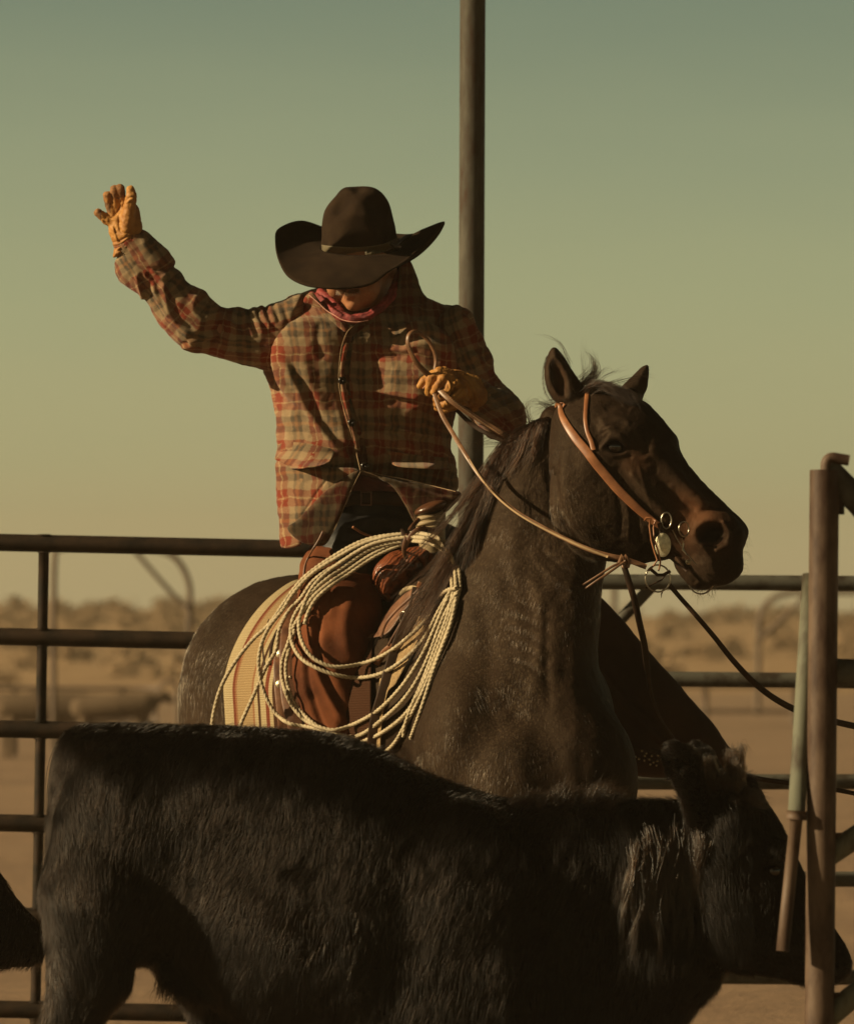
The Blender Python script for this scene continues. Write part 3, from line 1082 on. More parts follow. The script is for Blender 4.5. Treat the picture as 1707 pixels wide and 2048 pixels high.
    # poll tuft and ears
    def ear(name, pts, hollow=None):
        e = Field(sp, axis(1290, (1460, 4)), axis(1440, (1680, 4)), axis(-190, (60, 4)))
        e.cap(pts, 8)
        if hollow: e.cap(hollow, 5, sub=True)
        v, q, n_ = e.surface(2)
        o = mesh_np(name, sp.w(v), q, m_hide, root)
        fl = lambda p: np.tile(np.array([-0.5, -0.75, 0.1]), (len(p), 1))
        fur('ear_hair', sp, v, q, n_, 7000, fl, 20, m_fur, o, rad=0.0007, lift=0.7, seed=6, front_bias=0.6)
        return o
    ear('ear', [(1398, 1640, -100, 22), (1385, 1580, -118, 27), (1368, 1525, -128, 33), (1350, 1512, -125, 26), (1345, 1545, -115, 14)], [(1352, 1560, -160, 10), (1358, 1535, -160, 14)])
    ear('ear', [(1440, 1600, 40, 20), (1425, 1560, 50, 26), (1405, 1520, 56, 26), (1395, 1500, 56, 14)])
    gs = []
    for i in range(34):
        x0, y0 = 1410 + r_.uniform(0, 75), 1570 + r_.uniform(-15, 22)
        tx, ty = r_.uniform(-30, 8), r_.uniform(-75, -25)
        if i > 17: tx, ty = r_.uniform(-10, 50), r_.uniform(-22, 30)
        z0 = f.front(x0, y0, -70)[0]
        gs.append(sp.w(np.array([(x0, y0, z0), (x0 + tx * .25, y0 + ty * .6, z0 - 20), (x0 + tx * .7, y0 + ty, z0 - 16), (x0 + tx * 1.2, y0 + ty * .8 + 8, z0 - 8)])))
    strands_obj('poll_tuft', guide_strands(gs, 130, 7, (0.006, 0.009), 0.4, 0.004, 7), 0.0005, m_fur_tip, root)
    # eye
    eye_ball('eye', sp, (1546, 1743, f.front(1546, 1743, -110)[0] + 6), 14, root)
    # tail hanging behind the hind legs
    tg = [sp.w(np.array([(150 + i, 1490, 30), (122 + i, 1560, 36), (116 + i * 2, 1700, 40), (124 + i * 3, 1850, 44)])) for i in (-3, 0, 3)]
    strands_obj('tail', guide_strands(tg, 260, 9, (0.012, 0.010), 0.25, 0.006, 8), 0.0009, m_fur, root)
    # fuzz standing off the back, rump and belly outline
    fp, fn = sample_surface(V, Q, N, 60000, 0.6, 2130, 61)
    ok = (np.abs(fn[:, 2]) < 0.45) & (fp[:, 0] < 1500)
    fp, fn = fp[ok], fn[ok]
    k_ = 0.55 + 0.55 * vnoise(fp, 60, 7, 2)
    along = np.stack([np.where(fn[:, 1] < -0.4, 0.9, -0.1), np.where(fn[:, 1] < -0.4, 0.1, 0.9), -0.15 * np.ones(len(fp))], 1)
    dd_ = fn * (0.55 + 0.5 * r_.random(len(fp)))[:, None] + along * 0.8 + r_.normal(size=fp.shape) * 0.18
    dd_ /= np.linalg.norm(dd_, axis=1, keepdims=True)
    L_ = (13 + 13 * r_.random(len(fp))) * np.clip(k_, 0.25, 1.2)
    tt_ = np.linspace(0, 1, 4)[None, :, None]
    Pf = fp[:, None, :] - fn[:, None, :] * 2 + L_[:, None, None] * (dd_[:, None, :] * tt_ + along[:, None, :] * 0.35 * tt_ ** 2)
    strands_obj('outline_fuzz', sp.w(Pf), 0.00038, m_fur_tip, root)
    # ruffled hair along the withers
    wg = []
    for i in range(46):
        x0 = 1040 + i * 4.6 + r_.uniform(-3, 3)
        k_ = 0.35 + 0.9 * math.exp(-((x0 - 1125) / 26) ** 2) + 1.0 * math.exp(-((x0 - 1200) / 28) ** 2)
        wg.append(sp.w(np.array([(x0 - 22, 1622, -50), (x0 - 10, 1606, -36), (x0 + 4, 1600 - 20 * k_, -24), (x0 + 20, 1598 - 26 * k_, -14)])))
    strands_obj('withers_tuft', guide_strands(wg, 90, 7, (0.009, 0.009), 0.5, 0.004, 18), 0.00045, m_fur_tip, root)
    # udder-side hair fringe under the flank
    fg = [sp.w(np.array([(320 + i * 9, 1930 + i * 2, -60), (322 + i * 9, 1965 + i * 3, -66), (330 + i * 9 - 14, 2000 + i * 4, -60)])) for i in range(10)]
    strands_obj('belly_fringe', guide_strands(fg, 130, 6, (0.008, 0.014), 0.5, 0.006, 9), 0.0007, m_fur, root)
    for hx, hy, hz in ((116, 2440, -90), (418, 2442, 92), (1034, 2448, -82), (1138, 2442, 80)):
        h = Field(sp, axis(hx - 60, (hx + 60, 6)), axis(hy - 45, (hy + 30, 6)), axis(hz - 60, (hz + 60, 6)))
        h.cap([(hx, hy - 22, hz, 27), (hx + 12, hy - 2, hz, 34)], 4)
        h.F = np.maximum(h.F, (h.ys - (hy + 18))[None, :, None])
        v, q, n_ = h.surface(1)
        mesh_np('hoof', sp.w(v), q, m_hoof, root)
    return f


def eye_ball(name, sp, c, r, parent, mat=None):
    u = np.linspace(0, np.pi, 17)[:, None]; w = np.linspace(0, 2 * np.pi, 24, endpoint=False)[None, :]
    V = np.stack([c[0] + r * np.sin(u) * np.cos(w), c[1] + r * np.cos(u) * np.ones_like(w), c[2] + r * np.sin(u) * np.sin(w)], -1).reshape(-1, 3)
    F = [(i * 24 + j, i * 24 + (j + 1) % 24, (i + 1) * 24 + (j + 1) % 24, (i + 1) * 24 + j) for i in range(16) for j in range(24)]
    return mesh_np(name, sp.w(V), F, mat or m_eye, parent)


def build_calf2():
    """the calf behind: only its lowered muzzle comes into the picture"""
    sp = Space(11.3)
    f = Field(sp, axis(-620, (100, 9)), axis(1500, (2400, 9)), axis(-150, (190, 9)))
    head = [(-150, 1560), (-60, 1640), (0, 1745), (30, 1790), (62, 1828), (88, 1862), (92, 1905), (72, 1932), (20, 1936), (-60, 1935), (-140, 1900), (-190, 1800), (-200, 1650)]
    f.poly(head, 20, lambda X, Y: np.interp(X, [-180, -60, 80], [88, 80, 48]), 85, k=20)
    f.cap([(-150, 1720, 20, 110), (-330, 1680, 20, 140), (-560, 1700, 20, 190)], 40)
    f.cap([(-480, 1850, -50, 80), (-470, 2040, -50, 50), (-470, 2200, -50, 32), (-470, 2370, -50, 30)], 40)
    f.cap([(-420, 1850, 90, 80), (-400, 2040, 90, 50), (-390, 2200, 90, 32), (-390, 2370, 90, 30)], 40)
    f.ell((76, 1880, -20), (9, 14, 12), 5, sub=True)
    V, Q, N = f.surface(2)
    V = V + N * (vnoise(V, 70, 3, 2) * 3)[:, None]
    root = thing('calf', 'dark calf following behind, only its lowered muzzle showing at the left edge', 'calf', tuple(P(-300, gy(11.3), 11.3)))
    mesh_np('body', sp.w(V), Q, m_hide, root)
    fl = lambda p: np.stack([-0.6 + 0 * p[:, 0], 0.8 + 0 * p[:, 0], 0 * p[:, 0]], 1)
    fur('coat', sp, V, Q, N, 16000, fl, 17, m_fur, root, rad=0.0008, lift=0.35, seed=31)
    for z_ in (-70, 100):
        e = Field(sp, axis(-260, (-80, 6)), axis(1560, (1760, 6)), axis(z_ - 60, (z_ + 60, 6)))
        e.cap([(-150, 1640, z_, 22), (-190, 1660, z_ + math.copysign(20, z_), 26, .6), (-225, 1690, z_ + math.copysign(28, z_), 10, .6)], 6)
        v, q, _ = e.surface(1); mesh_np('ear', sp.w(v), q, m_hide, root)
    eye_ball('eye', sp, (-40, 1770, f.front(-40, 1770, -40)[0] + 6), 13, root)


calf_field = build_calf()
build_calf2()


def build_far_cow(px, py, d, s, flip, label):
    sp = Space(d)
    f = Field(sp, axis(px - 130 * s, (px + 130 * s, 4)), axis(py - 90 * s, (gy(d) + 6, 4)), axis(-60, (60, 5)))
    q = -1 if flip else 1
    g_ = gy(d)
    f.cap([(px - q * 80 * s, py - 22 * s, 0, 26 * s), (px, py - 26 * s, 0, 30 * s), (px + q * 60 * s, py - 30 * s, 0, 27 * s)], 10)
    f.cap([(px + q * 70 * s, py - 36 * s, 0, 18 * s), (px + q * 104 * s, py - 50 * s, 0, 12 * s), (px + q * 118 * s, py - 38 * s, 0, 8 * s)], 8)
    for lx in (-74, -60, 48, 62):
        f.cap([(px + q * lx * s, py - 15 * s, (8 if lx in (-60, 62) else -8), 11 * s), (px + q * lx * s, g_, (8 if lx in (-60, 62) else -8), 6 * s)], 4)
    V, Q, N = f.surface(1)
    root = thing('cow', label, 'cow', tuple(P(px, g_, d)), group='cattle in the far pens')
    mesh_np('body', sp.w(V), Q, m_hazed, root)


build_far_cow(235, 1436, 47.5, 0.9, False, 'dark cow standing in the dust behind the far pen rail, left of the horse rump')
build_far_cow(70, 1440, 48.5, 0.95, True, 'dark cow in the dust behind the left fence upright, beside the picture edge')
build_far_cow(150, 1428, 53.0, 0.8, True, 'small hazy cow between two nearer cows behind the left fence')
# ------------------------------------------------------------------ horse
def coat_mat():
    m, t, b = newmat('dark_roan_coat')
    tcn = N_(t, 'ShaderNodeTexCoord')
    n1 = N_(t, 'ShaderNodeTexNoise', i_Scale=5, i_Detail=4, i_Roughness=0.55)
    t.links.new(tcn.outputs['Object'], n1.inputs['Vector'])
    base = ramp(t, [(0.35, (0.009, 0.005, 0.0034)), (0.65, (0.024, 0.0145, 0.0095))], n1.outputs[0])
    # pale roan dashes, also standing in for the coat's sunlit speckle
    mp = N_(t, 'ShaderNodeMapping'); mp.inputs['Scale'].default_value = (1.0, 1.0, 0.45)
    t.links.new(tcn.outputs['Object'], mp.inputs[0])
    n2 = N_(t, 'ShaderNodeTexNoise', i_Scale=260, i_Detail=3, i_Roughness=0.8)
    t.links.new(mp.outputs[0], n2.inputs['Vector'])
    sp_ = ramp(t, [(0.50, (0, 0, 0)), (0.78, (0.7, 0.7, 0.7))], n2.outputs[0])
    at = N_(t, 'ShaderNodeAttribute', attribute_name='roan')
    mu = N_(t, 'ShaderNodeMath', operation='MULTIPLY')
    t.links.new(sp_.outputs[0], mu.inputs[0]); t.links.new(at.outputs['Fac'], mu.inputs[1])
    mxn = N_(t, 'ShaderNodeMix', data_type='RGBA')
    mxn.inputs[7].default_value = (0.17, 0.12, 0.07, 1)
    t.links.new(mu.outputs[0], mxn.inputs[0]); t.links.new(base.outputs[0], mxn.inputs[6])
    # tan muzzle patch and black points by attribute
    a2 = N_(t, 'ShaderNodeAttribute', attribute_name='tan')
    mx2 = N_(t, 'ShaderNodeMix', data_type='RGBA'); mx2.inputs[7].default_value = (0.105, 0.045, 0.022, 1)
    t.links.new(a2.outputs['Fac'], mx2.inputs[0]); t.links.new(mxn.outputs[2], mx2.inputs[6])
    a3 = N_(t, 'ShaderNodeAttribute', attribute_name='black')
    mx3 = N_(t, 'ShaderNodeMix', data_type='RGBA'); mx3.inputs[7].default_value = (0.007, 0.004, 0.003, 1)
    t.links.new(a3.outputs['Fac'], mx3.inputs[0]); t.links.new(mx2.outputs[2], mx3.inputs[6])
    t.links.new(mx3.outputs[2], b.inputs['Base Color'])
    n3 = N_(t, 'ShaderNodeTexNoise', i_Scale=190, i_Detail=4, i_Roughness=0.7)
    t.links.new(mp.outputs[0], n3.inputs['Vector'])
    bp = N_(t, 'ShaderNodeBump', i_Strength=0.55, i_Distance=0.0025)
    t.links.new(n3.outputs[0], bp.inputs['Height'])
    t.links.new(bp.outputs[0], b.inputs['Normal'])
    b.inputs['Roughness'].default_value = 0.6
    b.inputs['Specular Tint'].default_value = (1.0, 0.72, 0.45, 1)
    b.inputs['Specular IOR Level'].default_value = 0.09
    b.inputs['Sheen Weight'].default_value = 0.0
    b.inputs['Sheen Tint'].default_value = (1.0, 0.75, 0.45, 1)
    return m


m_coat = coat_mat()
m_mane = mat_hair('dark_mane_hair', (0.013, 0.0062, 0.0034), 0.3, 0.45, 1.34)
m_short = mat_hair('horse_coat_hair', (0.015, 0.0085, 0.0055), 0.35, 0.5, 1.36)
m_roanh = mat_hair('roan_glint_hair', (0.125, 0.080, 0.046), 0.34, 0.5, 1.42)
HS = Space(12.0)


def gauss(V, cx, cy, rx, ry, ang=0.0):
    ca, sa = math.cos(R(ang)), math.sin(R(ang))
    x, y = V[:, 0] - cx, V[:, 1] - cy
    u, w = x * ca + y * sa, -x * sa + y * ca
    return np.exp(-(u / rx) ** 2 - (w / ry) ** 2)


def crease(V, N, pts, w, amp, front=True, ends=0.12, kind='groove'):
    """displacement along normals near a polyline in the picture plane"""
    pts = np.asarray(pts, float)
    lo, hi = pts.min(0) - 4 * w, pts.max(0) + 4 * w
    m = (V[:, 0] > lo[0]) & (V[:, 0] < hi[0]) & (V[:, 1] > lo[1]) & (V[:, 1] < hi[1])
    if front: m &= N[:, 2] < 0.25
    out = np.zeros(len(V))
    if not m.any(): return out
    d, s, t = distline(V[m, 0], V[m, 1], catmull(pts, 5))
    env = np.clip(t / ends, 0, 1) * np.clip((1 - t) / ends, 0, 1)
    env = env * env * (3 - 2 * env)
    if kind == 'groove': pr = -np.exp(-(d / w) ** 2)
    elif kind == 'ridge': pr = np.exp(-(d / w) ** 2)
    else:  # fold: ridge on one side, groove on the other
        sd_ = d * s
        pr = np.exp(-((sd_ - 0.7 * w) / w) ** 2) - 0.9 * np.exp(-((sd_ + 0.7 * w) / (0.8 * w)) ** 2)
    out[m] = amp * pr * env
    return out


def build_horse():
    sp = HS
    xs = axis(330, (1050, 7), (1085, 4), (1510, 2.6)); ys = axis(675, (690, 5), (1190, 2.6), (1260, 5), (1660, 7), (2370, 11)); zs = axis(-240, (-175, 7), (40, 3), (130, 4), (1120, 11))
    f = Field(sp, xs, ys, zs)
    # trunk: chest towards the camera, rump away to the left
    f.cap([(1040, 1440, 110, 188, 1.0), (880, 1420, 330, 205, 1.0), (740, 1400, 580, 228, 1.0), (605, 1392, 800, 226, 1.0)], 60)
    f.ell((600, 1370, 820), (232, 212, 230), 50)
    f.ell((560, 1470, 760), (190, 230, 150), 60)
    f.ell((880, 1240, 330), (90, 110, 150), 70)
    # neck and chest outline, front view
    neck = [(1100, 812), (1070, 850), (1040, 880), (1005, 930), (972, 1000), (945, 1070), (915, 1120), (880, 1190), (855, 1270), (848, 1350), (846, 1430), (838, 1500), (845, 1570), (870, 1640), (950, 1700), (1080, 1730), (1200, 1690), (1252, 1630),
            (1266, 1570), (1262, 1520), (1242, 1452), (1214, 1400), (1196, 1345), (1198, 1250), (1204, 1180), (1214, 1120), (1240, 1050), (1230, 930), (1180, 830)]
    zn = lambda X, Y: np.interp(Y, [800, 1100, 1300, 1500, 1700], [75, 95, 70, 40, 50]) + np.clip((1050 - X), -100, 200) * np.interp(Y, [900, 1100, 1500], [0.0, 0.25, 0.35])
    hn = lambda X, Y: np.interp(Y, [800, 950, 1100, 1300, 1500, 1700], [58, 75, 92, 125, 165, 175])
    f.poly(neck, zn, hn, 120, k=22)
    # shoulders, pectorals
    f.ell((930, 1500, 20), (95, 170, 130), 50)
    f.ell((1175, 1560, -60), (92, 130, 95), 45)
    f.ell((1035, 1590, -95), (95, 120, 70), 40)
    # legs
    g0, g9 = gy(12.0), gy(12.95)
    f.cap([(965, 1640, 40, 95), (955, 1790, 20, 66), (950, 1900, 10, 46), (955, 1990, 10, 50), (950, 2060, 10, 34), (948, 2180, 10, 29), (952, 2235, 0, 38), (950, 2275, -8, 32), (948, g0 - 10, -18, 46)], 45)
    f.cap([(1165, 1660, 20, 90), (1170, 1790, 0, 62), (1168, 1900, -10, 45), (1170, 1990, -10, 48), (1165, 2060, -10, 33), (1160, 2180, -10, 28), (1162, 2235, -20, 37), (1160, 2275, -28, 31), (1158, g0 - 8, -38, 46)], 45)
    f.cap([(500, 1560, 720, 130), (455, 1690, 740, 85), (430, 1790, 800, 56), (412, 1860, 850, 44), (430, 1960, 830, 34), (440, 2080, 815, 28), (445, 2130, 800, 36), (447, g9 - 8, 770, 44)], 45)
    f.cap([(640, 1580, 900, 120), (640, 1700, 900, 80), (630, 1790, 930, 54), (615, 1860, 960, 43), (630, 1960, 950, 33), (640, 2060, 940, 28), (642, 2110, 925, 34), (644, gy(13.15) - 8, 900, 42)], 40)
    # throat latch hollow between jaw and neck
    head = [(1112, 815), (1145, 792), (1190, 775), (1240, 782), (1272, 796), (1300, 812), (1333, 848), (1354, 874), (1360, 900), (1378, 932), (1406, 964), (1430, 988), (1452, 1010), (1478, 1034), (1495, 1057),
            (1494, 1078), (1486, 1102), (1486, 1136), (1473, 1156), (1448, 1168), (1425, 1172), (1405, 1165), (1380, 1138), (1350, 1118), (1320, 1122), (1285, 1128), (1245, 1126), (1205, 1115), (1165, 1096), (1120, 1060),
            (1098, 1000), (1098, 930), (1100, 860)]
    # head turned a little towards the camera: muzzle nearer
    zh = lambda X, Y: -18 - 0.17 * ((X - 1180) * 0.62 + (Y - 880) * 0.78)
    ah = lambda X, Y: (X - 1180) * 0.62 + (Y - 840) * 0.78
    hh = lambda X, Y: np.interp(ah(X, Y), [-60, 60, 180, 300, 400], [70, 88, 72, 50, 48])
    f.poly(head, zh, hh, 84, k=10)
    # jowl
    f.ell((1185, 1012, -62), (82, 92, 46), 22)
    f.ell((1215, 1070, -55), (70, 48, 36), 22)
    f.ell((1150, 930, -50), (48, 75, 36), 25)
    # temple hollow, brow, facial crest, nasal bone
    f.ell((1210, 828, -130), (24, 17, 26), 16, sub=True, ang=40)
    f.ell((1232, 866, -100), (34, 17, 20), 12, ang=25)
    f.cap([(1262, 935, -100, 9), (1300, 985, -108, 11), (1338, 1030, -112, 8)], 18)
    f.cap([(1300, 905, -75, 13), (1350, 965, -98, 12), (1400, 1010, -108, 10)], 16)
    f.cap([(1300, 945, -140, 12), (1345, 1000, -150, 12), (1380, 1035, -150, 10)], 18, sub=True)
    # eye
    f.ell((1229, 893, -122), (25, 17, 22), 4, sub=True, ang=22)
    f.cap([(1204, 893, -112, 5), (1218, 876, -118, 6), (1238, 874, -118, 6), (1254, 890, -114, 5)], 5)
    f.cap([(1206, 899, -108, 4), (1226, 912, -112, 4.5), (1250, 908, -112, 4)], 5)
    # muzzle: nostril with flared rim, lips, chin
    f.ell((1432, 1072, -106), (54, 50, 30), 18, ang=20)
    f.ell((1422, 1068, -150), (35, 27, 48), 9, sub=True, ang=-12)
    f.cap([(1446, 1044, -134, 3.5), (1460, 1066, -134, 4.5), (1455, 1090, -134, 4.5), (1432, 1102, -134, 3.5)], 7)
    f.ell((1430, 1132, -92), (44, 34, 34), 14, ang=20)
    lip = [(1344, 1108), (1362, 1112), (1385, 1128), (1408, 1150), (1424, 1166), (1418, 1178), (1398, 1181), (1378, 1172), (1362, 1152), (1348, 1130)]
    f.poly(lip, -72, 38, 26, k=4)
    f.cap([(1348, 1106, -128, 4), (1362, 1112, -128, 4.5), (1385, 1130, -126, 4.5), (1410, 1153, -120, 4), (1432, 1168, -110, 3)], 5, sub=True)
    # ears
    f.poly([(1107, 694), (1095, 708), (1088, 739), (1092, 777), (1108, 802), (1137, 818), (1166, 806), (1170, 784), (1160, 762), (1142, 736), (1122, 706)], -20, 24, 26, k=8)
    f.ell((1116, 756, -52), (16, 46, 26), 4, sub=True, ang=-18)
    f.poly([(1297, 730), (1280, 734), (1263, 750), (1246, 768), (1236, 790), (1250, 815), (1278, 812), (1290, 786), (1296, 762)], 58, 20, 22, k=8)
    f.cap([(1262, 785, 56, 17), (1255, 830, 10, 34)], 12)
    V, Q, N = f.surface(2)
    D = np.zeros(len(V))
    # neck muscle wrinkles and jaw/throat folds
    for pts, w, a in (([(1010, 1010), (1030, 1120), (1035, 1240), (1045, 1330)], 16, 4), ([(1060, 1130), (1085, 1240), (1075, 1350), (1050, 1440)], 14, 5), ([(1110, 1160), (1130, 1280), (1120, 1400)], 18, -5),
                      ([(1075, 1090), (1105, 1120), (1150, 1150), (1190, 1165)], 7, -5), ([(1060, 1105), (1100, 1150), (1150, 1180)], 7, 3.5), ([(960, 1180), (975, 1300), (960, 1420), (930, 1520)], 20, -5),
                      ([(1095, 1200), (1092, 1320), (1100, 1430)], 11, -6), ([(1000, 1420), (1040, 1500), (1050, 1580)], 22, 6), ([(1150, 1470), (1165, 1560), (1150, 1640)], 20, -6)):
        D += crease(V, N, pts, w, a * 0.62, kind='ridge')
    for k_ in range(5):
        y0 = 1210 + k_ * 30
        D += crease(V, N, [(1015, y0 - 14), (1055, y0), (1100, y0 + 18 + 4 * k_)], 6, -2.6, kind='ridge')
    # veins and tendon on the face
    for pts, w, a in (([(1288, 884), (1340, 935), (1390, 985), (1436, 1018)], 11, 5.0), ([(1296, 930), (1345, 985), (1392, 1026)], 9, -4.5), ([(1256, 940), (1292, 985), (1336, 1036)], 7, 4.5),
                      ([(1118, 880), (1108, 950), (1112, 1010), (1140, 1066), (1200, 1108), (1262, 1110)], 9, -5.0), ([(1130, 900), (1128, 980), (1150, 1040), (1200, 1078)], 16, 4.0), ([(1232, 980), (1240, 1030), (1238, 1080)], 5, -3.0), ([(1246, 975), (1256, 1030), (1256, 1085)], 5, 2.6),
                      ([(1262, 1010), (1276, 1050), (1280, 1090)], 5, -2.4), ([(1196, 846), (1216, 834), (1244, 838), (1262, 852)], 7, 4.0), ([(1208, 820), (1232, 808), (1262, 820)], 9, -3.5), ([(1280, 850), (1296, 880), (1290, 915)], 8, -3.5), ([(1176, 842), (1186, 880), (1206, 918), (1236, 942)], 8, 2.5),
                      ([(1300, 1060), (1330, 1084), (1346, 1106)], 7, -3.0), ([(1262, 914), (1282, 920), (1300, 912)], 5, 2.0)):
        D += crease(V, N, pts, w, a, kind='ridge')
    D += crease(V, N, [(1275, 925), (1290, 975), (1310, 1030), (1335, 1060)], 4, 2.2, kind='ridge')
    D += crease(V, N, [(1270, 960), (1330, 1040), (1352, 1075)], 5, 1.8, kind='ridge')
    D += crease(V, N, [(1100, 930), (1110, 1000), (1135, 1060), (1180, 1100)], 10, -5, kind='ridge')
    D += crease(V, N, [(1200, 860), (1222, 848), (1248, 856)], 3.5, -2.4, kind='ridge')
    D += crease(V, N, [(1196, 872), (1214, 860), (1240, 862), (1258, 876)], 3, -1.8, kind='ridge')
    D += crease(V, N, [(1366, 1130), (1380, 1150), (1392, 1168)], 5, -3, kind='ridge')
    D += vnoise(V, 90, 4, 2) * 1.6 + vnoise(V, 26, 8, 2) * 0.7
    V = V + N * D[:, None]
    tan = 0.9 * gauss(V, 1400, 1035, 62, 34, 42) + 0.35 * gauss(V, 1365, 1080, 28, 40) + 0.3 * gauss(V, 1270, 925, 30, 25) + 0.25 * gauss(V, 1118, 765, 12, 34)
    tan = np.clip(tan, 0, 1) * (V[:, 2] < 60)
    roan = 0.9 * np.clip(0.30 + 0.5 * gauss(V, 1010, 1330, 120, 260) + 0.4 * gauss(V, 1180, 1030, 80, 70) + 0.35 * gauss(V, 1110, 1130, 80, 80) + 0.25 * gauss(V, 420, 1350, 90, 200) - 0.5 * gauss(V, 1170, 1450, 60, 160) + 0.25 * gauss(V, 870, 1540, 60, 60), 0, 1)  # sunlit speckle painted as colour: dense on lit neck, thin in shade
    roan *= 1 - 0.8 * np.clip(gauss(V, 1330, 900, 120, 70, 50) + gauss(V, 1120, 760, 60, 70), 0, 1)
    blk = np.clip(gauss(V, 1424, 1070, 30, 24, -12) * 1.3 + gauss(V, 1482, 1090, 28, 70) * 0.9 + gauss(V, 1370, 920, 20, 120, -38) * .6 + gauss(V, 1265, 760, 60, 40) * .6 + np.clip((V[:, 1] - 1880) / 100, 0, 1) + 0.8 * gauss(V, 1229, 893, 28, 18, 20), 0, 1)
    root = thing('horse', 'dark brown roan horse with a tan muzzle, ridden by the man in the plaid jacket', 'horse', tuple(P(1000, gy(12.3), 12.3)))
    mesh_np('body', sp.w(V), Q, m_coat, root, attr={'roan': roan, 'tan': tan, 'black': blk})
    def hflow(p):
        x, y, z = p.T
        on = (y < 1150) & (x > 1090)
        fx = np.where(on, 0.55, -0.12 + 0.25 * np.sin(y / 70.0) * (x > 900)); fy = np.where(on, 0.75, 1.0)
        return np.stack([fx, fy, 0 * x], 1)
    hl = lambda p: np.where((p[:, 1] < 1170) & (p[:, 0] > 1190), 0.6, 1.0)
    notpick = lambda p: 1.0 - np.clip(1.6 * gauss(p, 1424, 1072, 36, 30, -12) + 1.6 * gauss(p, 1229, 893, 30, 22, 20) + 1.0 * gauss(p, 1395, 1150, 40, 26), 0, 1)
    fur('short_coat', sp, V, Q, N, 100000, hflow, 9, m_short, root, rad=0.0003, lift=0.2, seed=41, front_bias=0.05, ymax=1700, clump=50, npt=3, lenmul=hl, pick=notpick)
    rpk = lambda p: np.clip(0.08 + 0.8 * gauss(p, 1010, 1330, 110, 250) + 0.7 * gauss(p, 1180, 1030, 80, 70) + 0.5 * gauss(p, 1110, 1130, 80, 80) + 0.6 * gauss(p, 430, 1350, 80, 180) + 0.3 * gauss(p, 870, 1540, 60, 60) - 0.6 * gauss(p, 1170, 1450, 60, 160), 0, 1) * notpick(p)  # pale hairs gathered where sun falls, thinned on the shaded side
    fur('roan_glint_hairs', sp, V, Q, N, 200000, hflow, 13, m_roanh, root, rad=0.00026, lift=0.25, seed=43, front_bias=0.02, ymax=1700, clump=50, npt=3, lenmul=hl, pick=rpk)
    e_ = eye_ball('eye', sp, (1229, 893, float(f.front(1229, 893, -105)[0]) + 5), 20, root)
    eye_ball('eye', sp, (1262, 880, 66), 18, root)
    # mane: falls from the crest behind the near side of the neck towards the saddle
    r_ = np.random.default_rng(9)
    gs = []
    crest = catmull([(1095, 835), (1060, 848), (1030, 870), (1003, 915), (975, 975), (950, 1040), (925, 1095)], 10)
    for i in range(150):
        t = i / 149
        c = crest[int(t * (len(crest) - 1))]
        L = 70 + 130 * t + r_.uniform(-50, 90)
        fz = f.front(c[0] + 4, c[1] + 8, 60)[0]
        ex = -0.38 - 0.05 * t + r_.normal() * 0.2
        pts = [(c[0] + 10, c[1] + 2, fz + 20), (c[0] + ex * 22, c[1] + 10, fz - 4), (c[0] + ex * L * .5, c[1] + .5 * L, fz - 14), (c[0] + ex * L * .85, c[1] + .82 * L, fz - 12), (c[0] + ex * L, c[1] + L, fz + 4)]
        gs.append(sp.w(np.array(pts)))
    strands_obj('mane', guide_strands(gs, 34, 11, (0.0040, 0.0050), 0.5, 0.007, 4), 0.0007, m_mane, root)
    # wind-blown wisps off the crest
    ws = []
    for a in ([(1045, 862, 20), (1010, 885, 0), (970, 890, -10), (915, 896, -10)], [(1050, 856, 20), (1000, 870, 0), (960, 880, -10), (930, 905, -10)], [(1060, 845, 10), (1050, 815, 0), (1062, 800, -6), (1085, 798, -10)], [(1100, 815, 10), (1080, 805, 0), (1055, 812, -8)],
              [(1120, 800, 10), (1095, 812, 0), (1062, 836, -8)], [(1030, 880, 10), (985, 915, 0), (965, 950, -10), (940, 980, -10)], [(1020, 895, 0), (980, 960, -30), (960, 1030, -40), (905, 1100, -50)], [(985, 960, 0), (945, 1010, -20), (900, 1040, -20), (885, 1075, -20)]):
        ws.append(sp.w(np.array(a, float)))
    strands_obj('mane_wisps', guide_strands(ws, 26, 12, (0.006, 0.014), 0.5, 0.006, 14), 0.00035, m_mane, root)
    # forelock: flattened hair between the ears plus stray curved wisps
    fg = []
    for i in range(16):
        x0 = 1168 + i * 3.5
        fg.append(sp.w(np.array([(x0, 784 + i * .8, -30), (x0 + 18, 768 + i, -52), (x0 + 45, 772 + 1.6 * i, -66), (x0 + 68, 792 + 1.6 * i, -74)])))
    for a in ([(1160, 775, 0), (1166, 745, 0), (1164, 710, 0), (1160, 672, 0)], [(1162, 775, 0), (1182, 750, -5), (1186, 722, -5), (1168, 700, -5)], [(1165, 772, 0), (1190, 748, -5), (1188, 720, -5), (1178, 704, -5)], [(1138, 730, 0), (1122, 690, 0), (1100, 674, 0), (1070, 671, 0)],
              [(1175, 772, 0), (1200, 745, 0), (1218, 735, 0), (1226, 752, 0)], [(1180, 774, 0), (1215, 750, 10), (1262, 738, 20)], [(1185, 776, 0), (1230, 762, 0), (1275, 752, 10)], [(1215, 772, 0), (1250, 762, 10), (1296, 752, 20), (1330, 768, 30)]):
        fg.append(sp.w(np.array(a, float)))
    strands_obj('forelock', guide_strands(fg[:16], 90, 8, (0.006, 0.010), 0.4, 0.004, 24), 0.0005, m_mane, root)
    strands_obj('forelock_wisps', guide_strands(fg[16:], 12, 12, (0.004, 0.007), 0.4, 0.004, 25), 0.0003, m_mane, root)
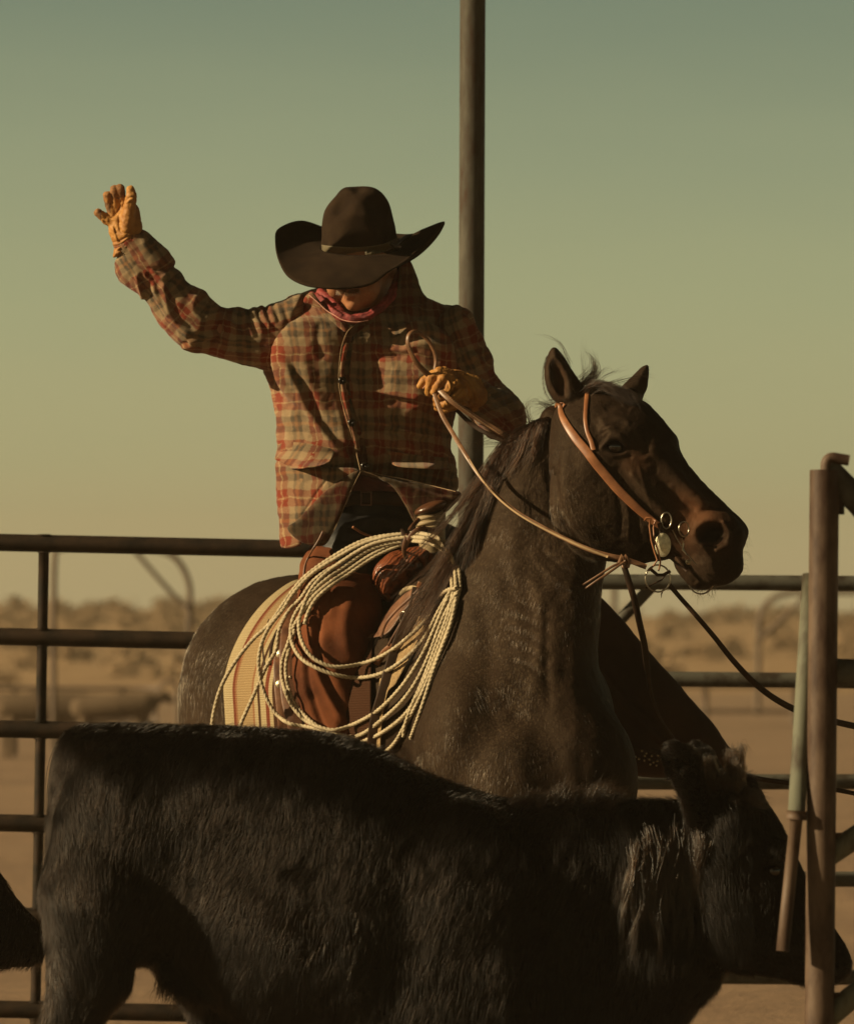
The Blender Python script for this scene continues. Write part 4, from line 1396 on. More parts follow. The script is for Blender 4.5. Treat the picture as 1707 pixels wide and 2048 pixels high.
    strands_obj('forelock_curl', guide_strands(fg[17:19], 60, 12, (0.010, 0.006), 0.5, 0.004, 26), 0.0004, m_mane, root)
    # ear fringe, chin whiskers, tail
    wh = []
    for i in range(60):
        x0 = 1385 + r_.uniform(0, 45); y0 = 1172 + r_.uniform(-4, 6)
        wh.append(np.array([(x0, y0, -70), (x0 + r_.uniform(-4, 6), y0 + 12, -72), (x0 + r_.uniform(-10, 12), y0 + r_.uniform(18, 40), -74)]))
    for i in range(22):
        x0 = 1486 + r_.uniform(-3, 3); y0 = 1060 + r_.uniform(0, 90)
        wh.append(np.array([(x0, y0, -90), (x0 + 8, y0 + 3, -92), (x0 + r_.uniform(10, 22), y0 + r_.uniform(8, 26), -94)]))
    strands_obj('whiskers', np.array([sp.w(resample(catmull(w, 4), 6)[np.linspace(0, len(resample(catmull(w, 4), 6)) - 1, 6).astype(int)]) for w in wh]), 0.0002, m_mane, root)
    ef = []
    for i in range(420):
        t = r_.uniform(0, 1)
        e = catmull([(1095, 708), (1088, 739), (1092, 777), (1108, 802)], 10)[int(t * 29)]
        ef.append(np.array([(e[0] + 4, e[1], -22 + r_.uniform(-14, 14)), (e[0] - 1, e[1] + 3, -24), (e[0] - r_.uniform(2, 6), e[1] + r_.uniform(4, 12), -26)]))
    strands_obj('ear_fringe', sp.w(np.array(ef)), 0.0003, m_mane, root)
    tg = [sp.w(np.array([(520 + i * 6, 1230, 1040), (500 + i * 6, 1330, 1090), (505 + i * 6, 1560, 1100), (520 + i * 6, 1850, 1090)])) for i in range(8)]
    strands_obj('tail', guide_strands(tg, 120, 10, (0.02, 0.03), 0.3, 0.02, 5), 0.0009, m_mane, root)
    return f, root


horse_f, horse = build_horse()
# ------------------------------------------------------------------ shared depth lookup over everything built so far
FIELDS = [horse_f]


def dfront(x, y, default=12.4):
    """distance from the lens of the nearest surface among the horse, saddle and rider at pixels x, y"""
    x = np.atleast_1d(np.asarray(x, float)); y = np.atleast_1d(np.asarray(y, float))
    best = np.full(x.shape, np.nan)
    for f in FIELDS:
        ok = (x >= f.xs[0]) & (x <= f.xs[-1]) & (y >= f.ys[0]) & (y <= f.ys[-1])
        if not ok.any(): continue
        z = np.full(x.shape, np.nan)
        z[ok] = f.front(x[ok], y[ok])
        d = f.sp.d + z * f.sp.s
        best = np.fmin(best, d)
    return np.where(np.isnan(best), default, best)


def W(x, y, d):
    """vectorised P()"""
    x, y, d = np.broadcast_arrays(np.asarray(x, float), np.asarray(y, float), np.asarray(d, float))
    return np.stack([(x - CX) * d / FOC, d - DCAM, CAMZ + (HOR - y) * d / FOC], -1)


def smooth1(a, n=3):
    a = np.asarray(a, float).copy()
    for _ in range(n):
        a[1:-1] = 0.25 * a[:-2] + 0.5 * a[1:-1] + 0.25 * a[2:]
    return a


def on_surface(pts, off=0.004, step=5, smooth=6, extra=None, default=12.2):
    """picture polyline -> world points lying just in front of the nearest surface"""
    q = resample(catmull(np.array(pts, float)[:, :2], 8), step)
    d = dfront(q[:, 0], q[:, 1], default)
    d0 = d.copy()
    d = smooth1(d, smooth)
    d = np.minimum(d, d0 + 0.002) - off
    d = smooth1(d, 2)
    if extra is not None: d = d + extra(np.linspace(0, 1, len(d)))
    return W(q[:, 0], q[:, 1], d)


def patch(name, A, B, mat, parent, nu=24, nv=16, off=0.006, thick=0.004, dfun=None, uvs=1.0, smooth=2, bulge=0.0, wave=None, default=12.5, uvrot=None):
    """cloth or leather sheet between two picture curves, lying just in front of what is under it"""
    A = resample(catmull(A, 6), 2); B = resample(catmull(B, 6), 2)
    a = A[np.linspace(0, len(A) - 1, nv).astype(int)]; b = B[np.linspace(0, len(B) - 1, nv).astype(int)]
    t = np.linspace(0, 1, nu)[None, :, None]
    G = a[:, None, :] * (1 - t) + b[:, None, :] * t
    if dfun is not None: D = np.broadcast_to(dfun(G[..., 0], G[..., 1]), G.shape[:2]).copy()
    else: D = dfront(G[..., 0].ravel(), G[..., 1].ravel(), default).reshape(G.shape[:2])
    for _ in range(smooth * 3):
        E = D.copy()
        E[1:-1] = 0.25 * D[:-2] + 0.5 * D[1:-1] + 0.25 * D[2:]
        D = np.minimum(E, D + 0.004) if dfun is None else E
        E = D.copy()
        E[:, 1:-1] = 0.25 * D[:, :-2] + 0.5 * D[:, 1:-1] + 0.25 * D[:, 2:]
        D = np.minimum(E, D + 0.004) if dfun is None else E
    U = np.linspace(0, 1, nu)[None, :] * np.ones((nv, 1)); Vv = np.linspace(0, 1, nv)[:, None] * np.ones((1, nu))
    D = D - off - bulge * np.sin(np.pi * U) * np.sin(np.pi * Vv)
    if wave is not None: D = D + wave(U, Vv)
    Fr = W(G[..., 0], G[..., 1], D); Bk = W(G[..., 0], G[..., 1], D + thick)
    n, m = nv, nu
    V = np.concatenate([Fr.reshape(-1, 3), Bk.reshape(-1, 3)])
    F = []
    k = n * m
    for i in range(n - 1):
        for j in range(m - 1):
            q = (i * m + j, i * m + j + 1, (i + 1) * m + j + 1, (i + 1) * m + j)
            F.append(q[::-1]); F.append(tuple(c + k for c in q))
    ring = [j for j in range(m)] + [i * m + m - 1 for i in range(1, n)] + [(n - 1) * m + j for j in range(m - 2, -1, -1)] + [i * m for i in range(n - 2, 0, -1)]
    for a_, b_ in zip(ring, ring[1:] + ring[:1]):
        F.append((a_, b_, b_ + k, a_ + k))
    if uvrot is None: uv = G.reshape(-1, 2)
    else: uv = uvrot(G.reshape(-1, 2), U.ravel(), Vv.ravel())
    uv = np.concatenate([uv, uv])
    return mesh_np(name, V, F, mat, parent, uv=uv)


# ------------------------------------------------------------------ cloth and leather materials
def plaid_mat(name='plaid_wool', dark=1.0):
    m, t, b = newmat(name)
    uvn = N_(t, 'ShaderNodeUVMap'); uvn.uv_map = 'UVMap'
    # small wobble so the weave is not ruler straight
    nz = N_(t, 'ShaderNodeTexNoise', i_Scale=0.035, i_Detail=2)
    t.links.new(uvn.outputs[0], nz.inputs['Vector'])
    wv = N_(t, 'ShaderNodeVectorMath', operation='SCALE'); wv.inputs['Scale'].default_value = 16.0
    t.links.new(nz.outputs['Color'], wv.inputs[0])
    fine = N_(t, 'ShaderNodeTexNoise', i_Scale=0.5, i_Detail=3)
    t.links.new(uvn.outputs[0], fine.inputs['Vector'])
    w2 = N_(t, 'ShaderNodeVectorMath', operation='SCALE'); w2.inputs['Scale'].default_value = 7.0
    t.links.new(fine.outputs['Color'], w2.inputs[0])
    ad = N_(t, 'ShaderNodeVectorMath', operation='ADD'); t.links.new(uvn.outputs[0], ad.inputs[0]); t.links.new(wv.outputs[0], ad.inputs[1])
    ad2 = N_(t, 'ShaderNodeVectorMath', operation='ADD'); t.links.new(ad.outputs[0], ad2.inputs[0]); t.links.new(w2.outputs[0], ad2.inputs[1])
    sp_ = N_(t, 'ShaderNodeSeparateXYZ'); t.links.new(ad2.outputs[0], sp_.inputs[0])
    cream, red, org, gry, lin_ = (0.27, 0.190, 0.110), (0.185, 0.036, 0.019), (0.22, 0.115, 0.055), (0.082, 0.062, 0.042), (0.40, 0.27, 0.14)

    def stripes(sock, period, stops):
        f_ = N_(t, 'ShaderNodeMath', operation='DIVIDE'); f_.inputs[1].default_value = period; t.links.new(sock, f_.inputs[0])
        g_ = N_(t, 'ShaderNodeMath', operation='FRACT'); t.links.new(f_.outputs[0], g_.inputs[0])
        out = []; e = 0.012
        cur = stops[0][1]
        out.append((0.0, cur))
        for p_, c_ in stops[1:]:
            out.append((p_ - e, cur)); out.append((p_ + e, c_)); cur = c_
        return ramp(t, out, g_.outputs[0])
    a = stripes(sp_.outputs[0], 66.0, [(0, red), (0.155, lin_), (0.185, red), (0.34, cream), (0.53, gry), (0.61, org), (0.69, gry), (0.79, cream)])
    c = stripes(sp_.outputs[1], 95.0, [(0, red), (0.165, lin_), (0.19, red), (0.35, cream), (0.50, gry), (0.63, org), (0.70, gry), (0.82, cream)])
    # twill: threads of the two directions alternate
    chk = N_(t, 'ShaderNodeTexNoise', i_Scale=0.9, i_Detail=2, i_Roughness=0.8); t.links.new(uvn.outputs[0], chk.inputs['Vector'])
    rr = ramp(t, [(0.36, (0.25, 0.25, 0.25)), (0.64, (0.75, 0.75, 0.75))], chk.outputs[0])
    mxn = N_(t, 'ShaderNodeMix', data_type='RGBA'); t.links.new(rr.outputs[0], mxn.inputs[0]); t.links.new(a.outputs[0], mxn.inputs[6]); t.links.new(c.outputs[0], mxn.inputs[7])
    n3 = N_(t, 'ShaderNodeTexNoise', i_Scale=1.1, i_Detail=4, i_Roughness=0.8); t.links.new(uvn.outputs[0], n3.inputs['Vector'])
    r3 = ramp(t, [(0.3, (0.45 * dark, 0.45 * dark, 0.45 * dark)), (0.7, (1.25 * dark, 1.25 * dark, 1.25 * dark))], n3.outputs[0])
    m2 = N_(t, 'ShaderNodeMix', data_type='RGBA', blend_type='MULTIPLY'); m2.inputs[0].default_value = 1.0
    t.links.new(mxn.outputs[2], m2.inputs[6]); t.links.new(r3.outputs[0], m2.inputs[7])
    t.links.new(m2.outputs[2], b.inputs['Base Color'])
    bp = N_(t, 'ShaderNodeBump', i_Strength=0.35, i_Distance=0.0012); t.links.new(n3.outputs[0], bp.inputs['Height']); t.links.new(bp.outputs[0], b.inputs['Normal'])
    b.inputs['Roughness'].default_value = 0.95
    b.inputs['Specular IOR Level'].default_value = 0.1
    b.inputs['Sheen Weight'].default_value = 0.08
    return m


m_plaid = plaid_mat()
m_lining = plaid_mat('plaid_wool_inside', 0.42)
m_glove = mat_basic('tan_glove_leather', (0.24, 0.095, 0.022), (0.42, 0.205, 0.050), scale=22, rough=0.6, bump=0.5, bscale=90, bdist=0.0015, spec=0.3)
m_glove_dirty = mat_basic('grimy_glove_leather', (0.10, 0.05, 0.025), (0.30, 0.14, 0.05), scale=40, rough=0.7, bump=0.5, bscale=90, bdist=0.0015, spec=0.2)
m_felt = mat_basic('dark_brown_felt', (0.016, 0.0092, 0.0055), (0.028, 0.0165, 0.009), scale=18, rough=0.95, bump=0.4, bscale=260, bdist=0.0008, spec=0.08, detail=7)
m_band = mat_basic('olive_hat_band', (0.07, 0.055, 0.028), (0.11, 0.085, 0.045), scale=40, rough=0.7, bump=0.3, bscale=300, bdist=0.0005)
m_skin = mat_basic('weathered_skin', (0.25, 0.10, 0.045), (0.36, 0.16, 0.075), scale=30, rough=0.5, bump=0.35, bscale=140, bdist=0.001, spec=0.35)
m_hairy = mat_basic('dark_grey_hair', (0.012, 0.008, 0.005), (0.03, 0.02, 0.013), scale=90, rough=0.7, bump=0.8, bscale=200, bdist=0.002, stretch=(1, 1, .2), spec=0.2)
m_stubble = mat_hair('grey_moustache_hair', (0.20, 0.12, 0.07), 0.4, 0.5)
m_bandana = mat_basic('red_bandana_cotton', (0.09, 0.006, 0.007), (0.26, 0.030, 0.026), scale=34, rough=0.75, bump=0.4, bscale=60, bdist=0.002, detail=6)
m_bandedge = mat_basic('pink_bandana_edge', (0.55, 0.26, 0.20), (0.65, 0.34, 0.26), rough=0.8)
m_jean = mat_basic('black_denim', (0.007, 0.007, 0.008), (0.016, 0.015, 0.015), scale=18, rough=0.5, bump=0.3, bscale=120, bdist=0.001, spec=0.2)
m_shirt = mat_basic('dark_red_shirt', (0.05, 0.012, 0.008), (0.10, 0.025, 0.015), scale=30, rough=0.9)
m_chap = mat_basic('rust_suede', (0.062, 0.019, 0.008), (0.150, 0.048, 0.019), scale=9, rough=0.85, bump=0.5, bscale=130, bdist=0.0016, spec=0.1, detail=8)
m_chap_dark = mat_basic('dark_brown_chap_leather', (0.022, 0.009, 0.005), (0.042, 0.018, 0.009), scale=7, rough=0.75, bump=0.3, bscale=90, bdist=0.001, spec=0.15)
m_leather = mat_basic('brown_leather', (0.07, 0.026, 0.012), (0.17, 0.075, 0.035), scale=26, rough=0.5, bump=0.4, bscale=120, bdist=0.001)
m_leather_dark = mat_basic('dark_leather', (0.018, 0.010, 0.006), (0.040, 0.020, 0.011), scale=26, rough=0.6, bump=0.3, bscale=120, bdist=0.001, spec=0.15)
m_rein = mat_basic('harness_leather', (0.10, 0.046, 0.022), (0.20, 0.10, 0.048), scale=40, rough=0.45, bump=0.3, bscale=200, bdist=0.0006)
m_bridle = mat_basic('russet_bridle_leather', (0.17, 0.060, 0.022), (0.28, 0.115, 0.045), scale=24, rough=0.45, bump=0.3, bscale=160, bdist=0.0006)
m_silver = mat_basic('engraved_silver', (0.55, 0.50, 0.34), (0.85, 0.78, 0.56), scale=120, rough=0.4, bump=0.8, bscale=420, bdist=0.0012, metal=0.75)
m_steel = mat_basic('bit_steel', (0.30, 0.26, 0.20), (0.5, 0.45, 0.36), scale=30, rough=0.3, bump=0.2, metal=1.0)
m_button = mat_basic('black_button', (0.006, 0.004, 0.003), (0.01, 0.007, 0.005), rough=0.2, bump=0)
m_thread = mat_basic('pale_stitching', (0.26, 0.17, 0.09), (0.34, 0.23, 0.12), rough=0.8)

RS = Space(12.5)
# the jacket edge of dark placket facing
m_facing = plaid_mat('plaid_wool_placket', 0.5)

person = thing('person', 'rider in a plaid wool jacket, dark wide-brimmed hat and tan gloves, one arm raised', 'person', tuple(P(780, 1060, 12.5)))


def c2(s, x0, y0, pts): return [(x0 + a * s, y0 + b * s) for a, b in pts]


# ---- body: one continuous figure, mostly covered by clothes
def build_body():
    sp = RS
    f = Field(sp, axis(170, (330, 4), (620, 6), (810, 3.2), (1540, 7)), axis(350, (450, 4), (650, 3.2), (1700, 8)), axis(-260, (-150, 6), (60, 3.5), (330, 8)))
    # head bowed: crown towards the lens, chin on the chest
    f.ell((731, 520, 10), (56, 72, 62), 6)
    f.ell((716, 575, -30), (42, 46, 46), 22)
    f.cap([(704, 598, -58, 20), (706, 606, -60, 17)], 14)                    # chin
    f.cap([(703, 586, -84, 6), (698, 584, -86, 6), (690, 588, -80, 4)], 6)   # lips
    f.cap([(703, 592, -82, 5.5), (694, 594, -80, 4.5)], 5)
    f.cap([(700, 589, -92, 2), (692, 590, -90, 2)], 3, sub=True)
    f.cap([(694, 530, -80, 7), (688, 556, -92, 9), (684, 566, -96, 10.5)], 7)   # nose
    f.cap([(692, 569, -88, 7), (677, 565, -82, 5)], 5)
    f.ell((706, 535, -84, )[:3], (10, 7, 10), 6, sub=True); f.ell((676, 532, -72), (9, 7, 10), 6, sub=True)   # eye sockets
    f.ell((670, 570, -52), (18, 26, 26), 14); f.ell((735, 578, -50), (24, 28, 26), 14)      # cheeks
    f.ell((786, 540, 12), (8, 18, 12), 4)                                    # ear
    f.ell((676, 540, 40), (7, 17, 11), 4)
    f.cap([(738, 590, 24, 40), (752, 640, 48, 44)], 18)
    f.cap([(768, 548, 45, 22), (780, 600, 55, 32)], 14)                      # neck
    f.cap([(640, 650, 35, 42), (752, 645, 50, 46), (880, 670, 75, 38)], 24)  # shoulders
    f.cap([(740, 700, 50, 88, .55), (735, 860, 50, 80, .55), (745, 1000, 50, 84, .6), (752, 1060, 40, 84, .7)], 30)
    f.cap([(610, 660, 20, 42), (480, 672, 0, 36), (400, 655, -8, 32), (330, 590, -20, 27), (268, 505, -30, 20), (246, 468, -32, 17)], 20)
    f.ell((244, 445, -30), (24, 34, 12), 8)
    for a in ([(223, 440, -30, 7), (205, 428, -30, 7), (195, 424, -30, 6)], [(230, 430, -28, 7), (221, 400, -30, 6.5), (219, 388, -32, 6)], [(238, 426, -28, 7), (230, 392, -32, 6.5), (229, 374, -34, 6)],
              [(247, 424, -28, 7), (243, 390, -30, 7), (241, 372, -34, 6)], [(256, 450, -42, 9), (260, 405, -50, 8), (261, 378, -54, 7)]):
        f.cap(a, 5)
    f.cap([(895, 672, 50, 34), (950, 750, 25, 32), (995, 828, -15, 30), (950, 795, -110, 26), (920, 780, -150, 20)], 20)
    f.ell((900, 775, -165), (26, 26, 16), 10)
    for a in ([(885, 752, -168, 8), (862, 757, -176, 7), (850, 780, -178, 6)], [(895, 760, -172, 8), (876, 770, -186, 7), (868, 786, -184, 6)], [(900, 778, -172, 8), (880, 795, -184, 7), (868, 800, -180, 6)],
              [(905, 795, -170, 8), (885, 812, -180, 7), (872, 816, -176, 6)], [(885, 745, -160, 8), (858, 752, -168, 7), (838, 768, -170, 6)]):
        f.cap(a, 5)
    # legs either side of the horse
    f.cap([(704, 1080, 20, 54), (694, 1180, -50, 50), (680, 1290, -98, 44), (676, 1420, -112, 36), (672, 1560, -110, 30), (668, 1680, -110, 26)], 30)
    f.cap([(800, 1080, 60, 70), (980, 1150, 110, 60), (1170, 1260, 85, 42), (1290, 1370, 75, 34), (1400, 1500, 72, 28), (1430, 1600, 60, 24)], 30)
    V, Q, N = f.surface(2)
    V = V + N * (vnoise(V, 30, 2, 2) * 0.5)[:, None]
    mesh_np('body', sp.w(V), Q, m_skin, person)
    return f


body_f = build_body()

# ---- jacket
FOLD_T = [([(566, 718), (598, 767), (625, 823), (657, 869), (697, 908), (716, 931)], 9, 7.5, 'fold'),
          ([(600, 690), (620, 760), (655, 830), (700, 880)], 11, 2.5, 'ridge'),
          ([(746, 678), (765, 668), (792, 664)], 7, -5, 'fold'), ([(740, 712), (770, 704), (830, 706)], 8, -5.5, 'fold'),
          ([(722, 786), (760, 789), (800, 797), (842, 803)], 7, -7, 'fold'), ([(726, 850), (772, 856), (815, 869), (862, 880)], 7, -6, 'fold'),
          ([(716, 875), (745, 885), (780, 905)], 8, -4, 'fold'), ([(780, 740), (830, 752), (880, 748)], 10, 4, 'ridge'),
          ([(850, 840), (880, 870), (900, 915)], 8, 3.5, 'fold'), ([(560, 800), (575, 860), (580, 905)], 8, 3, 'ridge'), ([(640, 640), (636, 690), (650, 720)], 8, -3, 'ridge'),
          ([(735, 948), (800, 957), (880, 978)], 6, -4, 'fold'), ([(572, 960), (578, 1020), (574, 1080)], 8, 1.5, 'groove'), ([(664, 945), (630, 990), (598, 1040)], 3, 3, 'fold'),
          ([(717, 930), (704, 875), (688, 816), (678, 760), (681, 711), (694, 664)], 6, 6.5, 'fold'),
          ([(800, 690), (850, 680), (900, 690)], 9, 4, 'fold'), ([(830, 900), (870, 905), (905, 900)], 9, 3, 'ridge')]


def torso_uv(V):
    x, y, z = V.T
    sh = np.interp(y, [560, 650, 760, 940, 1100], [26, 8, 0, -16, -26])
    u = x + sh * np.interp(x, [540, 690, 900], [1.0, 0.6, -0.4]) + 0.16 * z
    v = y + np.interp(x, [540, 700, 920], [-8, 6, -16]) + 4 * np.sin(x / 40.0)
    return np.stack([u + 44, v + 59], 1)


def build_torso():
    sp = RS
    f = Field(sp, axis(505, (960, 3)), axis(540, (1110, 3)), axis(-135, (190, 5)))
    out = [(572, 596), (600, 587), (625, 578), (665, 572), (735, 566), (800, 572), (850, 594), (885, 607), (915, 613), (938, 628), (950, 670), (944, 730), (925, 790), (908, 840), (902, 885), (910, 925), (917, 962),
           (908, 985), (870, 980), (800, 966), (735, 948), (718, 944), (690, 966), (648, 1008), (616, 1045), (600, 1088), (580, 1094), (561, 1092), (557, 1030), (552, 962), (553, 880), (549, 822), (539, 775), (526, 738), (524, 690), (535, 640)]
    hzf = lambda X, Y: np.interp(Y, [570, 640, 800, 960, 1090], [60, 88, 96, 98, 88])
    zcf = lambda X, Y: 30 + 0.22 * np.maximum(X - 690, 0) - 0.20 * np.minimum(X - 690, 0) + np.interp(Y, [570, 800, 960, 1100], [12, 0, -4, -14])
    f.poly(out, zcf, hzf, 95, k=2, smooth=5)
    f.ell((615, 720, -45), (75, 85, 30), 40); f.ell((840, 730, -45), (75, 90, 30), 40)
    f.ell((735, 640, -75), (46, 30, 30), 25, sub=True)
    V, Q, N = f.surface(2)
    D = np.zeros(len(V))
    for p_, w_, a_, k_ in FOLD_T: D += crease(V, N, p_, w_, a_, kind=k_)
    D += vnoise(V, 80, 3, 2) * 2.5 + vnoise(V * np.array([0.6, 1.5, 1]), 34, 7, 2) * 1.3
    V2 = V + N * D[:, None]
    jk = mesh_np('jacket', sp.w(V2), Q, m_plaid, person, uv=torso_uv(V))
    return f, jk


torso_f, jacket = build_torso()


def limb_uv(V, line, v0=0.0, scale=1.0):
    d, s, t = distline(V[:, 0], V[:, 1], line)
    L = np.linalg.norm(np.diff(np.array(line, float), axis=0), axis=1).sum()
    ang = np.arctan2(V[:, 2], d * s)
    return np.stack([d * s * 1.1 + 0.35 * V[:, 2] + 30, t * L * scale + v0], 1)


def build_sleeves():
    sp = RS
    # raised arm
    f = Field(sp, axis(215, (625, 2.8)), axis(440, (755, 2.8)), axis(-110, (100, 4)))
    upper = [(608, 592), (590, 588), (568, 599), (548, 605), (538, 608), (530, 613), (523, 610), (514, 615), (506, 613), (496, 618), (476, 613), (455, 616), (442, 617), (425, 640), (400, 660), (372, 690), (385, 702), (410, 708), (432, 715), (480, 728), (522, 739), (560, 742), (600, 700), (615, 640)]
    fore = [(286, 458), (276, 464), (262, 488), (245, 506), (231, 518), (229, 536), (238, 560), (262, 580), (291, 600), (312, 640), (340, 672), (366, 697), (388, 703), (420, 690), (442, 665), (445, 630), (438, 612), (420, 594), (408, 580), (388, 572), (372, 562), (362, 545), (347, 534), (351, 526), (344, 512), (318, 488), (300, 468)]
    f.poly(upper, lambda X, Y: 10 + 0.12 * (X - 500) * (X > 500), 54, 56, k=4, smooth=3)
    f.poly(fore, lambda X, Y: -12 + 0.10 * (X - 400), lambda X, Y: np.interp(X + 0 * Y, [240, 300, 400], [34, 44, 54]), 44, k=14, smooth=3)
    # turned cuff, open towards the glove
    f.cap([(258, 486, -26, 33), (300, 520, -20, 40)], 6)
    f.cap([(240, 462, -32, 26), (262, 492, -30, 24)], 3, sub=True)
    V, Q, N = f.surface(2)
    D = np.zeros(len(V))
    for p_, w_, a_, k_ in [([(450, 625), (466, 645), (486, 668)], 6, 2.6, 'fold'), ([(490, 619), (498, 645), (512, 674)], 6, 2.8, 'fold'), ([(508, 614), (518, 640), (532, 668)], 6, 2.8, 'fold'), ([(524, 611), (532, 634), (545, 656)], 6, 2.8, 'fold'),
                           ([(540, 608), (548, 628), (554, 646)], 6, 2.6, 'fold'), ([(560, 602), (575, 640), (572, 690), (560, 730)], 5, 3, 'groove'), ([(277, 545), (282, 570), (292, 598)], 5, 6, 'fold'), ([(330, 545), (335, 589), (350, 635), (390, 668)], 7, 6, 'fold'),
                           ([(296, 540), (318, 560), (340, 552)], 6, -5, 'fold'), ([(258, 512), (290, 536), (330, 538), (350, 528)], 4, 5, 'groove'), ([(372, 682), (410, 672), (440, 660)], 6, 5, 'fold'), ([(360, 690), (400, 690), (436, 684)], 5, 4, 'fold'),
                           ([(440, 700), (480, 706), (520, 722)], 6, 3, 'fold'), ([(300, 560), (310, 600), (335, 640)], 6, -4, 'fold'), ([(400, 590), (392, 620), (410, 640)], 7, 3.5, 'fold'), ([(470, 640), (500, 690), (530, 700)], 8, 3, 'fold'), ([(440, 625), (444, 660), (430, 700)], 6, -4, 'fold')]:
        D += crease(V, N, p_, w_, a_, kind=k_)
    D += vnoise(V, 36, 5, 2) * 1.6
    line = [(250, 490), (300, 560), (345, 615), (392, 655), (470, 672), (540, 672), (600, 660)]
    mesh_np('sleeve', sp.w(V + N * D[:, None]), Q, m_plaid, jacket, uv=limb_uv(V, line, 20))
    # arm holding the reins: foreshortened, elbow out to the right
    g = Field(sp, axis(830, (1065, 3)), axis(595, (910, 3)), axis(-205, (110, 4)))
    g.poly([(905, 610), (928, 614), (945, 628), (957, 655), (972, 688), (986, 715), (989, 745), (1008, 770), (1026, 790), (1040, 812), (1049, 840), (1046, 868), (1020, 882), (980, 872), (950, 850), (925, 815), (900, 780), (880, 740), (868, 690), (872, 640)],
           lambda X, Y: np.interp(Y + 0 * X, [610, 760, 850], [28, 10, -10]), 54, 56, k=3, smooth=3)
    g.cap([(1000, 828, -20, 44), (965, 802, -110, 38), (948, 790, -140, 36)], 26)
    g.cap([(935, 784, -190, 30), (948, 790, -150, 28)], 3, sub=True)
    V, Q, N = g.surface(2)
    D = np.zeros(len(V))
    for p_, w_, a_, k_ in [([(925, 625), (950, 655), (955, 700)], 5, 4, 'fold'), ([(890, 690), (930, 715), (975, 735)], 8, -5, 'fold'), ([(880, 705), (900, 712), (925, 722)], 8, 6, 'ridge'), ([(960, 780), (1000, 790), (1035, 822)], 6, -5, 'fold'),
                           ([(975, 770), (1010, 800), (1030, 850)], 5, 4.5, 'fold'), ([(970, 800), (1000, 820), (1010, 860)], 5, 4.5, 'fold'), ([(955, 700), (972, 740), (985, 760)], 6, 4, 'fold'), ([(900, 640), (915, 680), (940, 700)], 8, -3, 'fold')]:
        D += crease(V, N, p_, w_, a_, kind=k_)
    D += vnoise(V, 36, 9, 2) * 1.8
    mesh_np('sleeve', sp.w(V + N * D[:, None]), Q, m_plaid, jacket, uv=limb_uv(V, [(905, 620), (940, 700), (985, 800), (1010, 860)], 40))
    return f, g


sl1_f, sl2_f = build_sleeves()
FIELDS += [torso_f, sl1_f, sl2_f]


def sheet(name, pts, zc, hz, mat, parent, space=RS, h=2.6, edge=None, uvf=None, folds=(), noise=0.6, Rr=None, register=True):
    """stiff cloth or leather piece from an outline: own field, own thickness"""
    pts = np.array(pts, float)
    lo, hi = pts.min(0) - 12, pts.max(0) + 12
    if callable(zc):
        X, Y = np.meshgrid(np.linspace(lo[0], hi[0], 12), np.linspace(lo[1], hi[1], 12)); zz = zc(X, Y); z0, z1 = zz.min(), zz.max()
    else: z0 = z1 = zc
    f = Field(space, axis(lo[0], (hi[0], h)), axis(lo[1], (hi[1], h)), axis(z0 - hz - 12, (z1 + hz + 12, min(h, hz * 0.7))))
    f.poly(pts, zc, hz, Rr or hz * 1.2, k=0, smooth=4)
    V, Q, N = f.surface(1)
    D = vnoise(V, 30, 3, 2) * noise
    for p_, w_, a_, k_ in folds: D = D + crease(V, N, p_, w_, a_, kind=k_)
    o = mesh_np(name, space.w(V + N * D[:, None]), Q, mat, parent, uv=(uvf(V) if uvf else V[:, :2] + np.array([44, 59])))
    if register: FIELDS.append(f)
    return o, f


# front skirts of the open jacket: the left one turned out to show its inside
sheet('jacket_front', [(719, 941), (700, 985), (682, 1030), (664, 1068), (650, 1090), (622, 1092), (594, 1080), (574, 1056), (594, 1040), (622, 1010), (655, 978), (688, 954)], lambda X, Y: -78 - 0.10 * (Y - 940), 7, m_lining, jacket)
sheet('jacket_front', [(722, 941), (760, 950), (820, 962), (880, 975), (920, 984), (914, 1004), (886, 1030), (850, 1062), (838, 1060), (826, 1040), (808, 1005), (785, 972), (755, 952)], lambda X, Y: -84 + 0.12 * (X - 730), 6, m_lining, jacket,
      folds=[([(735, 946), (790, 960), (860, 985), (905, 998)], 5, 4, 'fold')])
sheet('jacket_skirt', [(553, 922), (600, 928), (660, 934), (716, 938), (702, 962), (655, 1004), (622, 1044), (604, 1084), (596, 1093), (563, 1093), (557, 1030), (553, 962)], lambda X, Y: -66 + 0.0042 * np.maximum(690 - X, 0) ** 2, 9, m_plaid, jacket,
      folds=[([(664, 945), (630, 990), (598, 1040)], 2.2, 2.5, 'groove'), ([(600, 960), (596, 1020), (590, 1070)], 12, 2, 'ridge')], uvf=lambda V: torso_uv(V) + np.array([6, -4]))
# collar
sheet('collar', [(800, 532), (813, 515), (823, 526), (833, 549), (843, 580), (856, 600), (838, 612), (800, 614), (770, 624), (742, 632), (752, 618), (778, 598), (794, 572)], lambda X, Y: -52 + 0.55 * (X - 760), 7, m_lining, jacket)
sheet('collar', [(606, 604), (612, 590), (625, 584), (640, 602), (660, 622), (684, 642), (694, 660), (688, 664), (662, 642), (640, 622), (622, 610)], lambda X, Y: -62 - 0.22 * (X - 610), 5, m_plaid, jacket)
